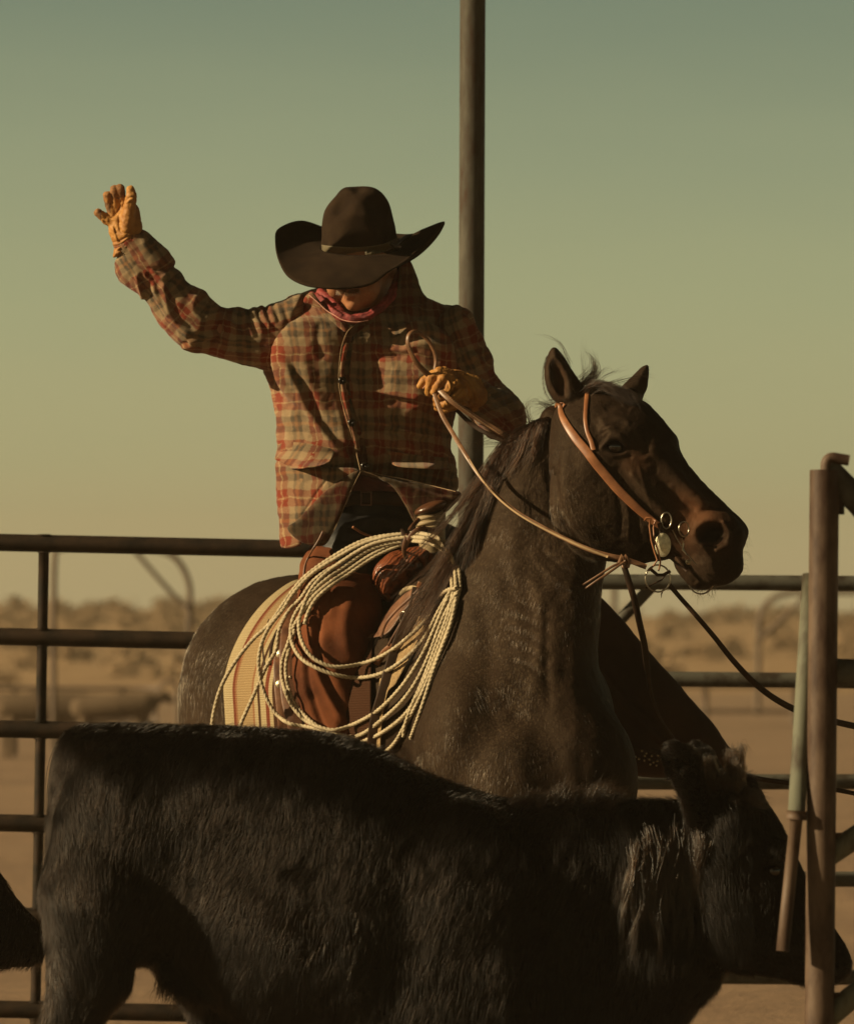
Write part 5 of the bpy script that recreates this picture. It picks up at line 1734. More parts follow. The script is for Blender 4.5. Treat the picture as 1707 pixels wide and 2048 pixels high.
# placket edge and dark facing
pe = [(735, 632), (712, 648), (694, 664), (684, 690), (679, 720), (677, 760), (681, 792), (688, 820), (697, 850), (706, 880), (713, 910), (720, 940)]
mb = MB(); mb.tube(on_surface(pe, 0.003, 4), 0.0009, n=8); mb.build('placket_edge', m_thread, jacket)
pb = [(752, 640), (726, 656), (708, 672), (704, 700), (700, 730), (698, 765), (702, 795), (710, 825), (719, 852), (728, 882), (734, 912), (736, 940)]
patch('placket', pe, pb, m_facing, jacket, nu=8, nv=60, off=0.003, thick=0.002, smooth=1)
for e_ in ([(721, 942), (700, 985), (680, 1034), (664, 1068)], [(723, 942), (756, 953), (785, 973), (808, 1006), (826, 1040), (838, 1061)], [(735, 944), (820, 961), (910, 983)]):
    mb = MB(); mb.tube(on_surface(e_, 0.002, 5), 0.0007, n=6); mb.build('hem_edge', m_thread, jacket)
for bx_, by_ in ((699, 677), (684, 761), (703, 845), (729, 932)):
    d = float(dfront(bx_, by_)[0])
    c = np.array(P(bx_, by_, d - 0.006))
    mb = MB(); mb.tube(np.array([c + (0, 0.004, 0), c, c + (0, -0.0035, 0), c + (0, -0.0042, 0)]), [0.0105, 0.0108, 0.0092, 0.006], n=20)
    mb.tube(np.array([c + (0, -0.0030, 0), c + (0, -0.0050, 0)]), 0.0028, n=8)
    mb.build('button', m_button, jacket)
# pocket flaps
patch('pocket_flap', [(556, 890), (570, 884), (610, 886), (645, 893), (672, 900)], [(549, 918), (574, 931), (588, 938), (640, 932), (660, 922)], m_plaid, jacket, nu=16, nv=40, off=0.004, thick=0.004, smooth=2,
      uvrot=lambda G, U, V_: np.stack([G[:, 0] + 0.7 * G[:, 1] - 600, G[:, 1] + 20], 1), wave=lambda U, V_: -0.002 * U ** 2)
patch('pocket_flap', [(772, 898), (800, 905), (850, 912), (895, 915)], [(783, 928), (800, 934), (850, 938), (898, 940)], m_plaid, jacket, nu=14, nv=30, off=0.006, thick=0.004, wave=lambda U, V_: -0.003 * U ** 2)
0 and patch('pocket', [(568, 936), (566, 980), (572, 1030), (588, 1058)], [(652, 938), (640, 962), (615, 1000), (596, 1036)], m_plaid, jacket, nu=26, nv=30, off=0.006, thick=0.003)

# ---- belt, shirt and jeans
sheet('shirt', [(706, 950), (750, 956), (800, 976), (826, 1004), (740, 1008), (660, 1008), (684, 976)], -50, 12, m_shirt, person)
o_, _f = sheet('belt', [(662, 986), (720, 982), (800, 984), (842, 992), (846, 1016), (800, 1012), (720, 1010), (655, 1018)], lambda X, Y: -64 + 0.0012 * (X - 740) ** 2, 6, m_leather_dark, person, noise=0.2)
bd = MB()
for i in range(16):
    x = 672 + i * 10.5
    c = W(x, 989, float(dfront(x, 989)[0]) - 0.001)
    pass
bk = MB(); bkl = [(722, 984), (742, 984), (742, 1010), (722, 1010)]
bk.tube(W([q[0] for q in bkl], [q[1] for q in bkl], float(dfront(732, 998)[0]) - 0.004), 0.0022, n=8, closed=True); bk.build('buckle', m_leather, o_)


def build_jeans():
    sp = RS
    f = Field(sp, axis(590, (1300, 5)), axis(990, (1420, 5)), axis(-180, (260, 6)))
    f.cap([(692, 1062, 0, 66, 1.0), (740, 1052, 10, 70, .9), (812, 1055, 20, 68, .9)], 12)
    f.cap([(704, 1090, -10, 60), (684, 1180, -50, 58), (672, 1270, -70, 52)], 20)
    f.cap([(800, 1085, 50, 76), (980, 1160, 105, 64), (1150, 1245, 90, 46), (1230, 1320, 82, 38)], 25)
    f.cap([(740, 1010, 10, 86, .75), (745, 1040, 10, 88, .75)], 10)
    V, Q, N = f.surface(2)
    D = vnoise(V, 50, 4, 2) * 2
    for p_, w_, a_ in (([(690, 1060), (740, 1066), (800, 1060)], 6, 5), ([(680, 1084), (730, 1092), (770, 1090)], 5, 5), ([(700, 1040), (760, 1030), (820, 1040)], 7, 4), ([(700, 1100), (745, 1104)], 4, 4)):
        D += crease(V, N, p_, w_, a_, kind='fold')
    mesh_np('jeans', sp.w(V + N * D[:, None]), Q, m_jean, person)
    return f


FIELDS.append(build_jeans())


# ---- chaps
def hz_leg(d0, f_):
    return lambda X, Y: np.clip((12.0 + f_.front(np.ravel(X), np.ravel(Y), 500).reshape(X.shape) * f_.sp.s - d0) / RS.s, -150, 200)


def build_chaps():
    sp = RS
    f = Field(sp, axis(570, (790, 3)), axis(1050, (1680, 4)), axis(-210, (190, 4)))
    near = [(650, 1072), (669, 1066), (690, 1084), (706, 1100), (728, 1124), (744, 1146), (760, 1178), (765, 1215), (765, 1250), (757, 1300), (747, 1350), (738, 1400), (734, 1460), (738, 1530), (742, 1640), (610, 1650), (606, 1540), (612, 1470), (604, 1420), (590, 1385), (584, 1340), (582, 1280), (588, 1225), (596, 1180), (598, 1150), (600, 1125), (612, 1100), (630, 1084)]
    zcf = lambda X, Y: np.interp(Y, [1070, 1180, 1290, 1420, 1640], [0, -55, -98, -112, -110]) + 0.0 * X
    f.poly(near, zcf, lambda X, Y: np.interp(Y, [1070, 1180, 1300, 1450], [62, 80, 78, 62]), 80, k=4, smooth=4)
    V, Q, N = f.surface(2)
    D = vnoise(V, 90, 4, 2) * 2.5
    for p_, w_, a_, k_ in (([(705, 1190), (690, 1230), (694, 1290), (712, 1330)], 14, 6, 'ridge'), ([(632, 1215), (628, 1280), (640, 1340), (668, 1400), (700, 1450)], 8, 8, 'fold'), ([(648, 1130), (655, 1180), (640, 1230)], 9, 4, 'fold'),
                           ([(745, 1160), (738, 1230), (742, 1300)], 12, -5, 'ridge'), ([(602, 1150), (612, 1110), (632, 1088)], 4, 5, 'groove'), ([(610, 1300), (612, 1360), (632, 1430), (655, 1480)], 6, 5, 'fold'), ([(660, 1330), (690, 1380), (710, 1440)], 12, 5, 'ridge')):
        D += crease(V, N, p_, w_, a_, kind=k_)
    o = mesh_np('chaps', sp.w(V + N * D[:, None]), Q, m_chap, person)
    FIELDS.append(f)
    # lacing string and edge seam at the hip
    mb = MB(); mb.tube(on_surface([(646, 1062), (636, 1082), (622, 1104), (610, 1130), (606, 1160), (600, 1180)], 0.004, 4), 0.003, n=6); mb.build('seam', m_leather, o)
    mb = MB(); mb.tube(on_surface([(705, 1054), (724, 1066), (746, 1074), (768, 1078)], 0.003, 4), 0.0035, n=8); mb.build('tie', m_bridle, o)
    # far leg: broad dark chap flaring out on the other side of the horse
    g = Field(sp, axis(1080, (1500, 4)), axis(1130, (1575, 4)), axis(-70, (190, 5)))
    farl = [(1100, 1140), (1160, 1160), (1197, 1190), (1232, 1225), (1256, 1252), (1282, 1284), (1310, 1317), (1342, 1352), (1372, 1388), (1402, 1421), (1432, 1456), (1458, 1492), (1480, 1524), (1466, 1535), (1440, 1540), (1400, 1548), (1340, 1557), (1290, 1554), (1240, 1545), (1180, 1480), (1120, 1380), (1090, 1250)]
    g.poly(farl, 62, 56, 60, k=3, smooth=3)
    V, Q, N = g.surface(2)
    D = vnoise(V, 70, 6, 2) * 1.5 + crease(V, N, [(1196, 1340), (1225, 1378), (1262, 1415), (1310, 1462), (1345, 1495)], 7, 7, kind='fold') + crease(V, N, [(1250, 1300), (1330, 1400), (1420, 1500)], 20, 4, kind='ridge')
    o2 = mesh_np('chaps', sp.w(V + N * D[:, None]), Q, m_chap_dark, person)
    o2['label'] = 'dark brown chap leg with pale studs, flaring out past the horse chest'
    FIELDS.append(g)
    st = MB()
    for x, y in ((1283, 1502), (1292, 1507), (1303, 1512), (1315, 1511), (1277, 1518), (1288, 1521), (1298, 1519), (1306, 1525), (1314, 1522), (1322, 1519), (1312, 1531), (1300, 1529), (1289, 1512), (1328, 1512), (1270, 1514)):
        d = 12.5 - 0.0 + float((g.front(x, y, 20)[0]) * sp.s)
        c = W(x, y, d - 0.001)
        st.tube(np.array([c + (0, .002, 0), c - (0, .001, 0), c - (0, .0022, 0)]), [0.003, 0.0028, 0.001], n=8)
    st.build('stud_pattern', m_silver, o2)
    # boots
    for nm, pts in (('boot', [(672, 1540, -108, 44), (668, 1640, -108, 40), (662, 1700, -108, 34), (690, 1726, -96, 30), (730, 1734, -108, 24)]), ('boot', [(1400, 1520, 62, 34), (1420, 1600, 60, 32), (1428, 1660, 50, 28), (1450, 1684, 30, 24), (1480, 1692, 20, 19)])):
        b = Field(sp, axis(pts[0][0] - 70, (pts[-1][0] + 50, 4)), axis(pts[0][1] - 60, (pts[-1][1] + 50, 4)), axis(-140, (130, 5)))
        b.cap(pts, 14)
        v, q, n_ = b.surface(2)
        mesh_np(nm, sp.w(v), q, m_leather_dark, person)


build_chaps()


# ---- gloves
def build_gloves():
    sp = RS
    f = Field(sp, axis(178, (300, 1.5)), axis(352, (522, 1.5)), axis(-84, (4, 1.8)))
    f.poly([(216, 433), (219, 446), (216, 458), (222, 478), (230, 496), (228, 511), (240, 512), (258, 494), (272, 480), (284, 458), (282, 440), (279, 420), (272, 408), (258, 406), (240, 418), (226, 428)], -32, 19, 20, k=3)
    for a in ([(224, 446, -34, 10.5), (208, 434, -36, 9.6), (196, 425, -38, 8.6)],
              [(226, 432, -32, 9), (217, 406, -34, 8.2), (214, 390, -38, 8.4)],
              [(236, 428, -30, 9), (229, 396, -36, 8), (228, 378, -40, 8)],
              [(248, 424, -30, 9.5), (242, 392, -34, 9.4), (240, 377, -40, 10)]):
        f.cap(a, 3.5)
    f.cap([(252, 466, -44, 15), (255, 440, -50, 13.5), (260, 408, -56, 12.5), (263, 390, -60, 11), (261, 378, -62, 8)], 7)
    f.cap([(272, 448, -24, 11), (266, 416, -20, 10)], 5)
    f.poly([(236, 486), (256, 470), (283, 456), (272, 478), (250, 498), (230, 514), (226, 510)], -34, 23, 22, k=5)
    V, Q, N = f.surface(2)
    D = vnoise(V, 14, 3, 2) * 0.8
    for p_, w_, a_, k_ in (([(238, 428), (238, 450), (242, 464), (256, 466), (264, 458)], 1.8, 2.4, 'groove'), ([(224, 486), (240, 484), (260, 470)], 2.5, 2.2, 'fold'), ([(232, 498), (250, 486), (270, 468)], 2.5, 2.6, 'fold'), ([(232, 506), (252, 494), (262, 484)], 2.2, 2.4, 'fold'),
                           ([(220, 436), (232, 428), (240, 412)], 1.8, 2, 'groove'), ([(226, 450), (232, 470), (238, 486)], 2.5, 1.5, 'fold'), ([(250, 405), (262, 396), (270, 398)], 2.5, 2, 'fold'), ([(204, 440), (214, 452), (216, 464)], 2, 1.4, 'fold')):
        D += crease(V, N, p_, w_, a_, kind=k_)
    V2 = V + N * D[:, None]
    o = mesh_np('glove', sp.w(V2), Q, m_glove, person)
    o.data.materials.append(m_glove_dirty)
    tipm = ((V[:, 1] < 396 + 6 * vnoise(V, 10, 2)) & (V[:, 2] > -52)) | ((V[:, 0] < 203) & (V[:, 1] < 440)) | ((V[:, 1] < 425) & (V[:, 0] < 222) & (V[:, 2] > -42))
    fm = tipm[Q].mean(1) > 0.5
    o.data.polygons.foreach_set('material_index', fm.astype(np.int32))
    # fist round the reins
    g = Field(sp, axis(822, (985, 1.6)), axis(728, (836, 1.6)), axis(-232, (-108, 2)))
    g.ell((914, 772, -178), (36, 32, 26), 4, ang=35)
    g.cap([(935, 782, -160, 30), (950, 790, -148, 28)], 10)
    g.cap([(925, 752, -152, 9), (952, 766, -148, 14), (968, 788, -140, 15), (950, 812, -148, 13)], 6)   # gauntlet cuff
    for a in ([(900, 750, -196, 12), (878, 744, -204, 11), (862, 756, -206, 9.5), (857, 775, -200, 8.5), (856, 786, -192, 7.5)],
              [(902, 758, -204, 11), (886, 756, -214, 9.5), (876, 770, -214, 8.5), (868, 784, -204, 8)],
              [(912, 766, -206, 11), (898, 770, -214, 9.5), (888, 788, -210, 8.5), (872, 798, -196, 8)],
              [(924, 784, -200, 11), (908, 796, -208, 9.5), (890, 808, -202, 8.5), (873, 808, -190, 7.5)],
              [(928, 800, -190, 10), (910, 812, -196, 8.5), (890, 820, -188, 7.5), (874, 816, -182, 7)],
              [(888, 742, -184, 10), (866, 748, -190, 9.5), (846, 762, -190, 8.5), (839, 772, -188, 6.5)]):
        g.cap(a, 2.5)
    V, Q, N = g.surface(2)
    D = vnoise(V, 14, 6, 2) * 0.8
    for p_, w_, a_, k_ in (([(894, 756), (902, 772), (896, 786)], 2.2, 3, 'fold'), ([(912, 762), (906, 778), (896, 792)], 2.2, 3, 'fold'), ([(925, 776), (912, 790), (900, 800)], 2.2, 3, 'fold'), ([(938, 770), (946, 792), (944, 812)], 2.5, 3, 'fold'),
                           ([(920, 752), (934, 762), (940, 780)], 2.5, 2.5, 'fold'), ([(926, 800), (936, 806), (948, 800)], 2.5, 2.5, 'fold')):
        D += crease(V, N, p_, w_, a_, kind=k_)
    mesh_np('glove', sp.w(V + N * D[:, None]), Q, m_glove, person)
    FIELDS.append(g)
    return f, g


glove1_f, glove2_f = build_gloves()


# ---- bandana and moustache
def build_bandana():
    sp = RS
    f = Field(sp, axis(606, (830, 2.2)), axis(522, (662, 2.2)), axis(-112, (80, 3)))
    f.cap([(622, 588, 6, 6), (632, 597, -24, 9), (648, 613, -50, 11), (674, 630, -74, 11), (704, 638, -84, 10), (732, 634, -84, 9), (760, 616, -72, 9), (782, 592, -44, 10), (796, 560, -6, 10), (805, 536, 30, 8)], 3)
    f.cap([(640, 584, 0, 8), (656, 600, -30, 11), (680, 624, -62, 9)], 5)
    V, Q, N = f.surface(2)
    D = vnoise(V, 16, 5, 2) * 1.4
    for p_, w_, a_ in (([(640, 590), (660, 612), (690, 630)], 3, 3), ([(632, 584), (650, 600), (668, 612)], 2.5, 2.5), ([(690, 626), (720, 634), (750, 624)], 3, 2.5), ([(784, 575), (776, 598), (760, 614)], 3, 2.5)):
        D += crease(V, N, p_, w_, a_, kind='fold')
    o = mesh_np('bandana', sp.w(V + N * D[:, None]), Q, m_bandana, person)
    FIELDS.append(f)
    mb = MB(); mb.tube(on_surface([(616, 588), (628, 598), (637, 606), (652, 620), (668, 630), (686, 640), (712, 644), (736, 640)], 0.002, 3), 0.0014, n=6)
    mb.build('hem', m_bandedge, o)


build_bandana()
hf = Field(RS, axis(640, (830, 4)), axis(480, (620, 4)), axis(-20, (120, 4)))
hf.cap([(700, 520, 60, 30), (740, 520, 78, 32), (780, 522, 52, 24)], 14)
hf.cap([(786, 512, 44, 16), (794, 540, 52, 15), (790, 580, 62, 16)], 10)
hv, hq, _n = hf.surface(2)
mesh_np('hair', RS.w(hv), hq, m_hairy, person)
r_ = np.random.default_rng(3)
ms = []
for i in range(500):
    x = 676 + r_.uniform(0, 40); y = 578 + 4 * math.sin((x - 676) / 13) + r_.uniform(-3, 3)
    z = float(body_f.front(x, y, -88)[0])
    ms.append(np.array([(x, y, z + 1), (x + (x - 694) * .12, y + 4, z - 4), (x + (x - 694) * .3, y + 9, z - 3)]))
strands_obj('moustache', RS.w(np.array(ms)), 0.0005, m_stubble, person)


# ---- hat
def build_hat():
    sp = RS
    f = Field(sp, axis(632, (806, 2.2)), axis(366, (528, 2.2)), axis(-120, (120, 3)))
    out = [(644, 506), (643, 470), (645, 434), (654, 412), (668, 394), (684, 378), (700, 373), (738, 373), (757, 380), (772, 396), (782, 416), (789, 448), (795, 478), (799, 500), (780, 509), (745, 513), (700, 514), (665, 512)]
    f.poly(out, lambda X, Y: np.interp(Y + 0 * X, [370, 510], [-22, 4]), lambda X, Y: np.interp(Y + 0 * X, [370, 430, 510], [52, 80, 88]), 62, k=2, smooth=5)
    f.ell((682, 404, -78), (17, 26, 26), 20, sub=True, ang=30)
    f.ell((752, 404, -84), (17, 28, 26), 20, sub=True, ang=-24)
    f.cap([(716, 372, -40, 9), (722, 380, -78, 8)], 14, sub=True)
    V, Q, N = f.surface(2)
    V = V + N * (vnoise(V, 50, 5, 2) * 0.8)[:, None]
    hat = mesh_np('hat', sp.w(V), Q, m_felt, person)
    FIELDS.append(f)
    # brim: rings from the crown base out to a curled rim
    th = np.arange(0, 360, 30)
    rim = [(690, 574, -196), (742, 567, -180), (782, 538, -134), (830, 500, -70), (889, 446, -8), (850, 455, 60), (800, 474, 128), (735, 470, 160), (660, 458, 130), (600, 441, 80), (556, 456, 30), (550, 484, -34), (557, 518, -96), (576, 550, -148), (612, 570, -184), (650, 575, -198)]
    rimc = catmull(rim, 12, True)
    inn = []
    m = len(rimc)
    # inner ellipse of the crown base matched by direction
    for q in rimc:
        a = math.atan2((q[2] - 0) / 150.0, (q[0] - 722) / 150.0)
        inn.append((721 + 77 * math.cos(a), 496 - 0.16 * 88 * math.sin(a) * 1.0, 4 + 88 * math.sin(a)))
    inn = np.array(inn)
    nt_ = 22
    t = np.linspace(0, 1, nt_)[:, None, None]
    # brim leaves the crown flat, then rises at the sides
    flat = inn + (inn - np.array([721, 496, 4])) * np.array([1.0, 1.0, 1.0]) * 0.9
    flat[:, 1] = 498 - (flat[:, 2] - 4) * 0.30
    C1 = flat[None]; A = inn[None]; B = rimc[None]
    S = (1 - t) ** 2 * A + 2 * t * (1 - t) * C1 + t ** 2 * B
    S[..., 1] += 1.2 * np.sin(S[..., 0] / 21.0) * t[..., 0]
    up = S.copy(); lo = S.copy()
    lo[..., 1] += 3.2; lo[..., 2] += 2.0
    n_r, n_c = nt_, m
    V = np.concatenate([sp.w(up).reshape(-1, 3), sp.w(lo).reshape(-1, 3)])
    F = []
    k = n_r * n_c
    for i in range(n_r - 1):
        for j in range(n_c):
            j2 = (j + 1) % n_c
            q = (i * n_c + j, i * n_c + j2, (i + 1) * n_c + j2, (i + 1) * n_c + j)
            F.append(q); F.append(tuple(c + k for c in q[::-1]))
    for j in range(n_c):
        j2 = (j + 1) % n_c
        a = (n_r - 1) * n_c
        F.append((a + j, a + j2, a + j2 + k, a + j + k)); F.append((j2, j, j + k, j2 + k))
    mesh_np('brim', V, F, m_felt, hat)
    # band round the crown, with a little dark feather knot on its right
    lowb = [(643.5, 506), (655, 509), (680, 512), (710, 512.5), (740, 510), (770, 503), (797, 490)]
    upb = [(642.5, 489), (655, 491), (680, 493), (710, 494), (740, 492), (770, 486), (794, 474)]
    patch('hat_band', upb, lowb, m_band, hat, nu=8, nv=70, off=0.003, thick=0.003, smooth=0, wave=None)
    mb = MB(); mb.tube(W([784, 792, 800, 812, 824], [494, 488, 482, 474, 468], [12.38, 12.38, 12.40, 12.43, 12.46]), [0.008, 0.007, 0.005, 0.006, 0.002], n=8)
    mb.tube(W([780, 790, 802], [486, 492, 494], 12.375), [0.004, 0.007, 0.002], n=8)
    mb.build('feather', m_button, hat)


build_hat()
# ------------------------------------------------------------------ saddle, blanket, tack and rope
def blanket_mat():
    m, t, b = newmat('woven_saddle_blanket')
    uvn = N_(t, 'ShaderNodeUVMap'); uvn.uv_map = 'UVMap'
    s_ = N_(t, 'ShaderNodeSeparateXYZ'); t.links.new(uvn.outputs[0], s_.inputs[0])
    dv = N_(t, 'ShaderNodeMath', operation='DIVIDE'); dv.inputs[1].default_value = 120.0; t.links.new(s_.outputs[0], dv.inputs[0])
    cr_, rd, tn, pk, db = (0.36, 0.295, 0.185), (0.15, 0.042, 0.024), (0.30, 0.215, 0.120), (0.24, 0.12, 0.065), (0.05, 0.022, 0.012)
    st = [(0, cr_), (0.15, rd), (0.19, pk), (0.22, tn), (0.47, pk), (0.50, cr_), (0.56, db), (0.60, cr_), (0.69, rd), (0.75, cr_), (0.81, db)]  # narrow dark band between creams is the rope's shadow, painted in
    out = []; cur = st[0][1]; out.append((0, cur))
    for p_, c_ in st[1:]:
        out.append((p_ - .003, cur)); out.append((p_ + .003, c_)); cur = c_
    r_ = ramp(t, out[:31], dv.outputs[0])
    wv = N_(t, 'ShaderNodeTexWave', wave_type='BANDS', bands_direction='Y'); wv.inputs['Scale'].default_value = 0.09; wv.inputs['Distortion'].default_value = 1.2; wv.inputs['Detail'].default_value = 2
    t.links.new(uvn.outputs[0], wv.inputs['Vector'])
    nz = N_(t, 'ShaderNodeTexNoise', i_Scale=0.7, i_Detail=3); t.links.new(uvn.outputs[0], nz.inputs['Vector'])
    mxf = N_(t, 'ShaderNodeMath', operation='MULTIPLY'); t.links.new(wv.outputs[0], mxf.inputs[0]); t.links.new(nz.outputs[0], mxf.inputs[1])
    r2 = ramp(t, [(0.0, (0.5, 0.42, 0.32)), (0.5, (1.05, 1.05, 1.0))], mxf.outputs[0])
    mm = N_(t, 'ShaderNodeMix', data_type='RGBA', blend_type='MULTIPLY'); mm.inputs[0].default_value = 0.85
    t.links.new(r_.outputs[0], mm.inputs[6]); t.links.new(r2.outputs[0], mm.inputs[7]); t.links.new(mm.outputs[2], b.inputs['Base Color'])
    bp = N_(t, 'ShaderNodeBump', i_Strength=0.6, i_Distance=0.002); t.links.new(mxf.outputs[0], bp.inputs['Height']); t.links.new(bp.outputs[0], b.inputs['Normal'])
    b.inputs['Roughness'].default_value = 0.95; b.inputs['Specular IOR Level'].default_value = 0.1
    return m


def tooled_mat():
    m, t, b = newmat('tooled_saddle_leather')
    tcn = N_(t, 'ShaderNodeTexCoord')
    vo = N_(t, 'ShaderNodeTexWave', wave_type='RINGS', rings_direction='SPHERICAL'); vo.inputs['Scale'].default_value = 34; vo.inputs['Distortion'].default_value = 5; vo.inputs['Detail'].default_value = 2; vo.inputs['Detail Scale'].default_value = 1.6
    mp = N_(t, 'ShaderNodeMapping'); mp.inputs['Location'].default_value = (0.12, 0, -0.1)
    t.links.new(tcn.outputs['Object'], mp.inputs[0]); t.links.new(mp.outputs[0], vo.inputs['Vector'])
    r_ = ramp(t, [(0.05, (0.07, 0.017, 0.007)), (0.4, (0.16, 0.042, 0.016)), (0.9, (0.20, 0.058, 0.022))], vo.outputs[0])
    t.links.new(r_.outputs[0], b.inputs['Base Color'])
    bp = N_(t, 'ShaderNodeBump', i_Strength=0.6, i_Distance=0.002); t.links.new(vo.outputs[0], bp.inputs['Height']); t.links.new(bp.outputs[0], b.inputs['Normal'])
    b.inputs['Roughness'].default_value = 0.36
    return m


m_tool = tooled_mat()
m_blank = blanket_mat()
m_rope = mat_basic('cream_lariat_rope', (0.27, 0.215, 0.135), (0.43, 0.355, 0.235), scale=90, rough=0.7, bump=0.4, bscale=400, bdist=0.0006, spec=0.3)
m_fleece = mat_basic('golden_fleece', (0.22, 0.14, 0.065), (0.34, 0.23, 0.11), scale=60, rough=0.95, bump=1.0, bscale=160, bdist=0.004)
m_wrap = mat_basic('pale_rubber_wrap', (0.22, 0.16, 0.085), (0.33, 0.25, 0.14), scale=20, rough=0.6, bump=0.4, bscale=40, bdist=0.002, stretch=(1, 1, 5))
m_hornw = mat_basic('polished_horn_leather', (0.045, 0.018, 0.009), (0.10, 0.04, 0.018), scale=14, rough=0.3, bump=0.1)

# blanket over the horse's back: front of it is depth-checked against the horse only
_sv = FIELDS
FIELDS = [horse_f]
bl = thing('saddle_blanket', 'cream, tan and red striped saddle blanket on the horse back behind the rope coil', 'saddle blanket', tuple(P(520, 1300, 12.7)))
LE = [(608, 1158), (585, 1162), (556, 1180), (526, 1206), (498, 1240), (474, 1280), (456, 1325), (447, 1370), (449, 1420), (452, 1480), (454, 1580), (458, 1640)]
RE = [(704, 1120), (716, 1130), (728, 1150), (738, 1180), (744, 1210), (746, 1250), (744, 1300), (742, 1350), (742, 1410), (742, 1470), (742, 1570), (742, 1640)]


def buv(G, U, V_):
    x0 = G[:, 0].reshape(90, 70)[:, :1]
    return np.stack([(G[:, 0].reshape(90, 70) - x0).ravel(), V_ * 560], 1)


patch('pad', LE, RE, m_blank, bl, nu=70, nv=90, off=0.018, thick=0.014, smooth=2, uvrot=buv, wave=lambda U, V_: 0.004 * np.sin(V_ * 14 + U * 3) + 0.010 * np.clip(1 - U * 14, 0, 1) ** 2)
FIELDS = _sv

sad = thing('saddle', 'red-brown tooled leather western saddle with a wrapped horn, under the rider', 'saddle', tuple(P(800, 1180, 12.5)))
sp = RS
# tree and seat under the rider
f = Field(sp, axis(560, (960, 6)), axis(1040, (1420, 6)), axis(-120, (330, 7)))
f.cap([(680, 1160, 240, 54), (710, 1150, 170, 66), (790, 1140, 80, 60), (850, 1120, 20, 48)], 30)
f.cap([(700, 1200, 40, 60), (690, 1300, 10, 52)], 30)
V, Q, N = f.surface(2)
mesh_np('seat', sp.w(V), Q, m_leather_dark, sad)
FIELDS.append(f)
f = Field(sp, axis(600, (760, 5)), axis(1040, (1180, 5)), axis(200, (380, 6)))
f.cap([(655, 1150, 330, 26), (660, 1110, 345, 22), (700, 1090, 350, 22)], 20)
V, Q, N = f.surface(2); mesh_np('cantle', sp.w(V), Q, m_leather_dark, sad)
# swell
f = Field(sp, axis(728, (890, 2.6)), axis(1070, (1222, 2.6)), axis(-150, (70, 4)))
f.poly([(803, 1097), (782, 1104), (764, 1116), (750, 1131), (743, 1150), (744, 1168), (752, 1186), (765, 1199), (782, 1205), (800, 1192), (826, 1176), (840, 1172), (848, 1146), (862, 1118), (872, 1100), (858, 1090), (830, 1092)], lambda X, Y: -55 + 0.25 * (X - 800), 58, 58, k=3)
V, Q, N = f.surface(2)
D = crease(V, N, [(800, 1120), (826, 1130), (845, 1120)], 8, -6, kind='ridge') + crease(V, N, [(795, 1105), (775, 1130), (765, 1165), (772, 1196)], 10, 3, kind='ridge') + crease(V, N, [(846, 1172), (856, 1130), (866, 1100)], 4, 4, kind='ridge')
mesh_np('swell', sp.w(V + N * D[:, None]), Q, m_tool, sad)
FIELDS.append(f)
# horn
h = Field(sp, axis(815, (905, 2.2)), axis(992, (1075, 2.2)), axis(-130, (20, 3)))
h.ell((860, 1016, -70), (35, 12, 32), 3, ang=-20)
v, q, n_ = h.surface(2); horn = mesh_np('horn', sp.w(v), q, m_hornw, sad); FIELDS.append(h)
mb = MB()
nk = W([860, 861, 862, 863, 864], [1024, 1034, 1046, 1058, 1100], RS.d + np.array([-68, -66, -62, -58, -50]) * RS.s)
mb.tube(resample(nk, 0.002), 0.0345, n=28)
mb.build('neck', m_wrap, horn)
mb = MB()
for i in range(6):
    yy = 1031 + i * 5.4
    a = np.linspace(0, 2 * np.pi, 40, endpoint=False)
    rr = 27.5 - i * 0.2
    c = np.stack([861 + rr * np.cos(a), yy + 2.5 * np.sin(a) * (1 if i % 2 else -1) - 0.12 * rr * np.cos(a) * 1.2, -64 + rr * np.sin(a)], 1)
    mb.tube(RS.w(c), 0.0042, n=8, closed=True)
mb.build('wrap', m_wrap, horn)
# leather rope strap with keeper tabs
def strap(name, pts, w, mat, parent, off=0.006, th=0.003, ds=None, step=4, nrm=(0, -1, 0)):
    if ds is None: Pn = on_surface(pts, off, step)
    else:
        q = resample(catmull(np.column_stack([np.array(pts, float), np.array(ds, float) * 1000]), 8), step)
        Pn = W(q[:, 0], q[:, 1], q[:, 2] / 1000)
    V, F = strap_np(Pn, w * 12.3 / FOC if np.isscalar(w) else np.interp(np.linspace(0, 1, len(Pn)), np.linspace(0, 1, len(w)), w) * 12.3 / FOC, th, np.array([nrm]))
    return mesh_np(name, V, F, mat, parent)


_all = FIELDS
FIELDS = [horse_f, FIELDS[-2]]
# front rigging: latigo, ring, hanging flap, fleece edge, breast collar
strap('latigo', [(842, 1166), (832, 1190), (820, 1222), (806, 1260), (790, 1286), (768, 1305), (752, 1330)], 13, m_bridle, sad, 0.012, 0.004)
strap('fender', [(846, 1178), (838, 1215), (822, 1250), (806, 1290), (790, 1340), (776, 1390), (760, 1450), (752, 1540)], 44, m_leather_dark, sad, 0.008, 0.004)
patch('fleece_edge', [(838, 1232), (824, 1260), (806, 1290), (788, 1312), (772, 1335), (760, 1355), (757, 1384), (752, 1450), (750, 1540)], [(856, 1240), (842, 1272), (826, 1300), (812, 1330), (800, 1352), (790, 1370), (774, 1388), (762, 1460), (760, 1540)], m_fleece, sad, nu=10, nv=50, off=0.016, thick=0.008)
mb = MB(); a = np.linspace(0, 2 * np.pi, 30, endpoint=False)
dd = float(dfront(810, 1238)[0]) - 0.024
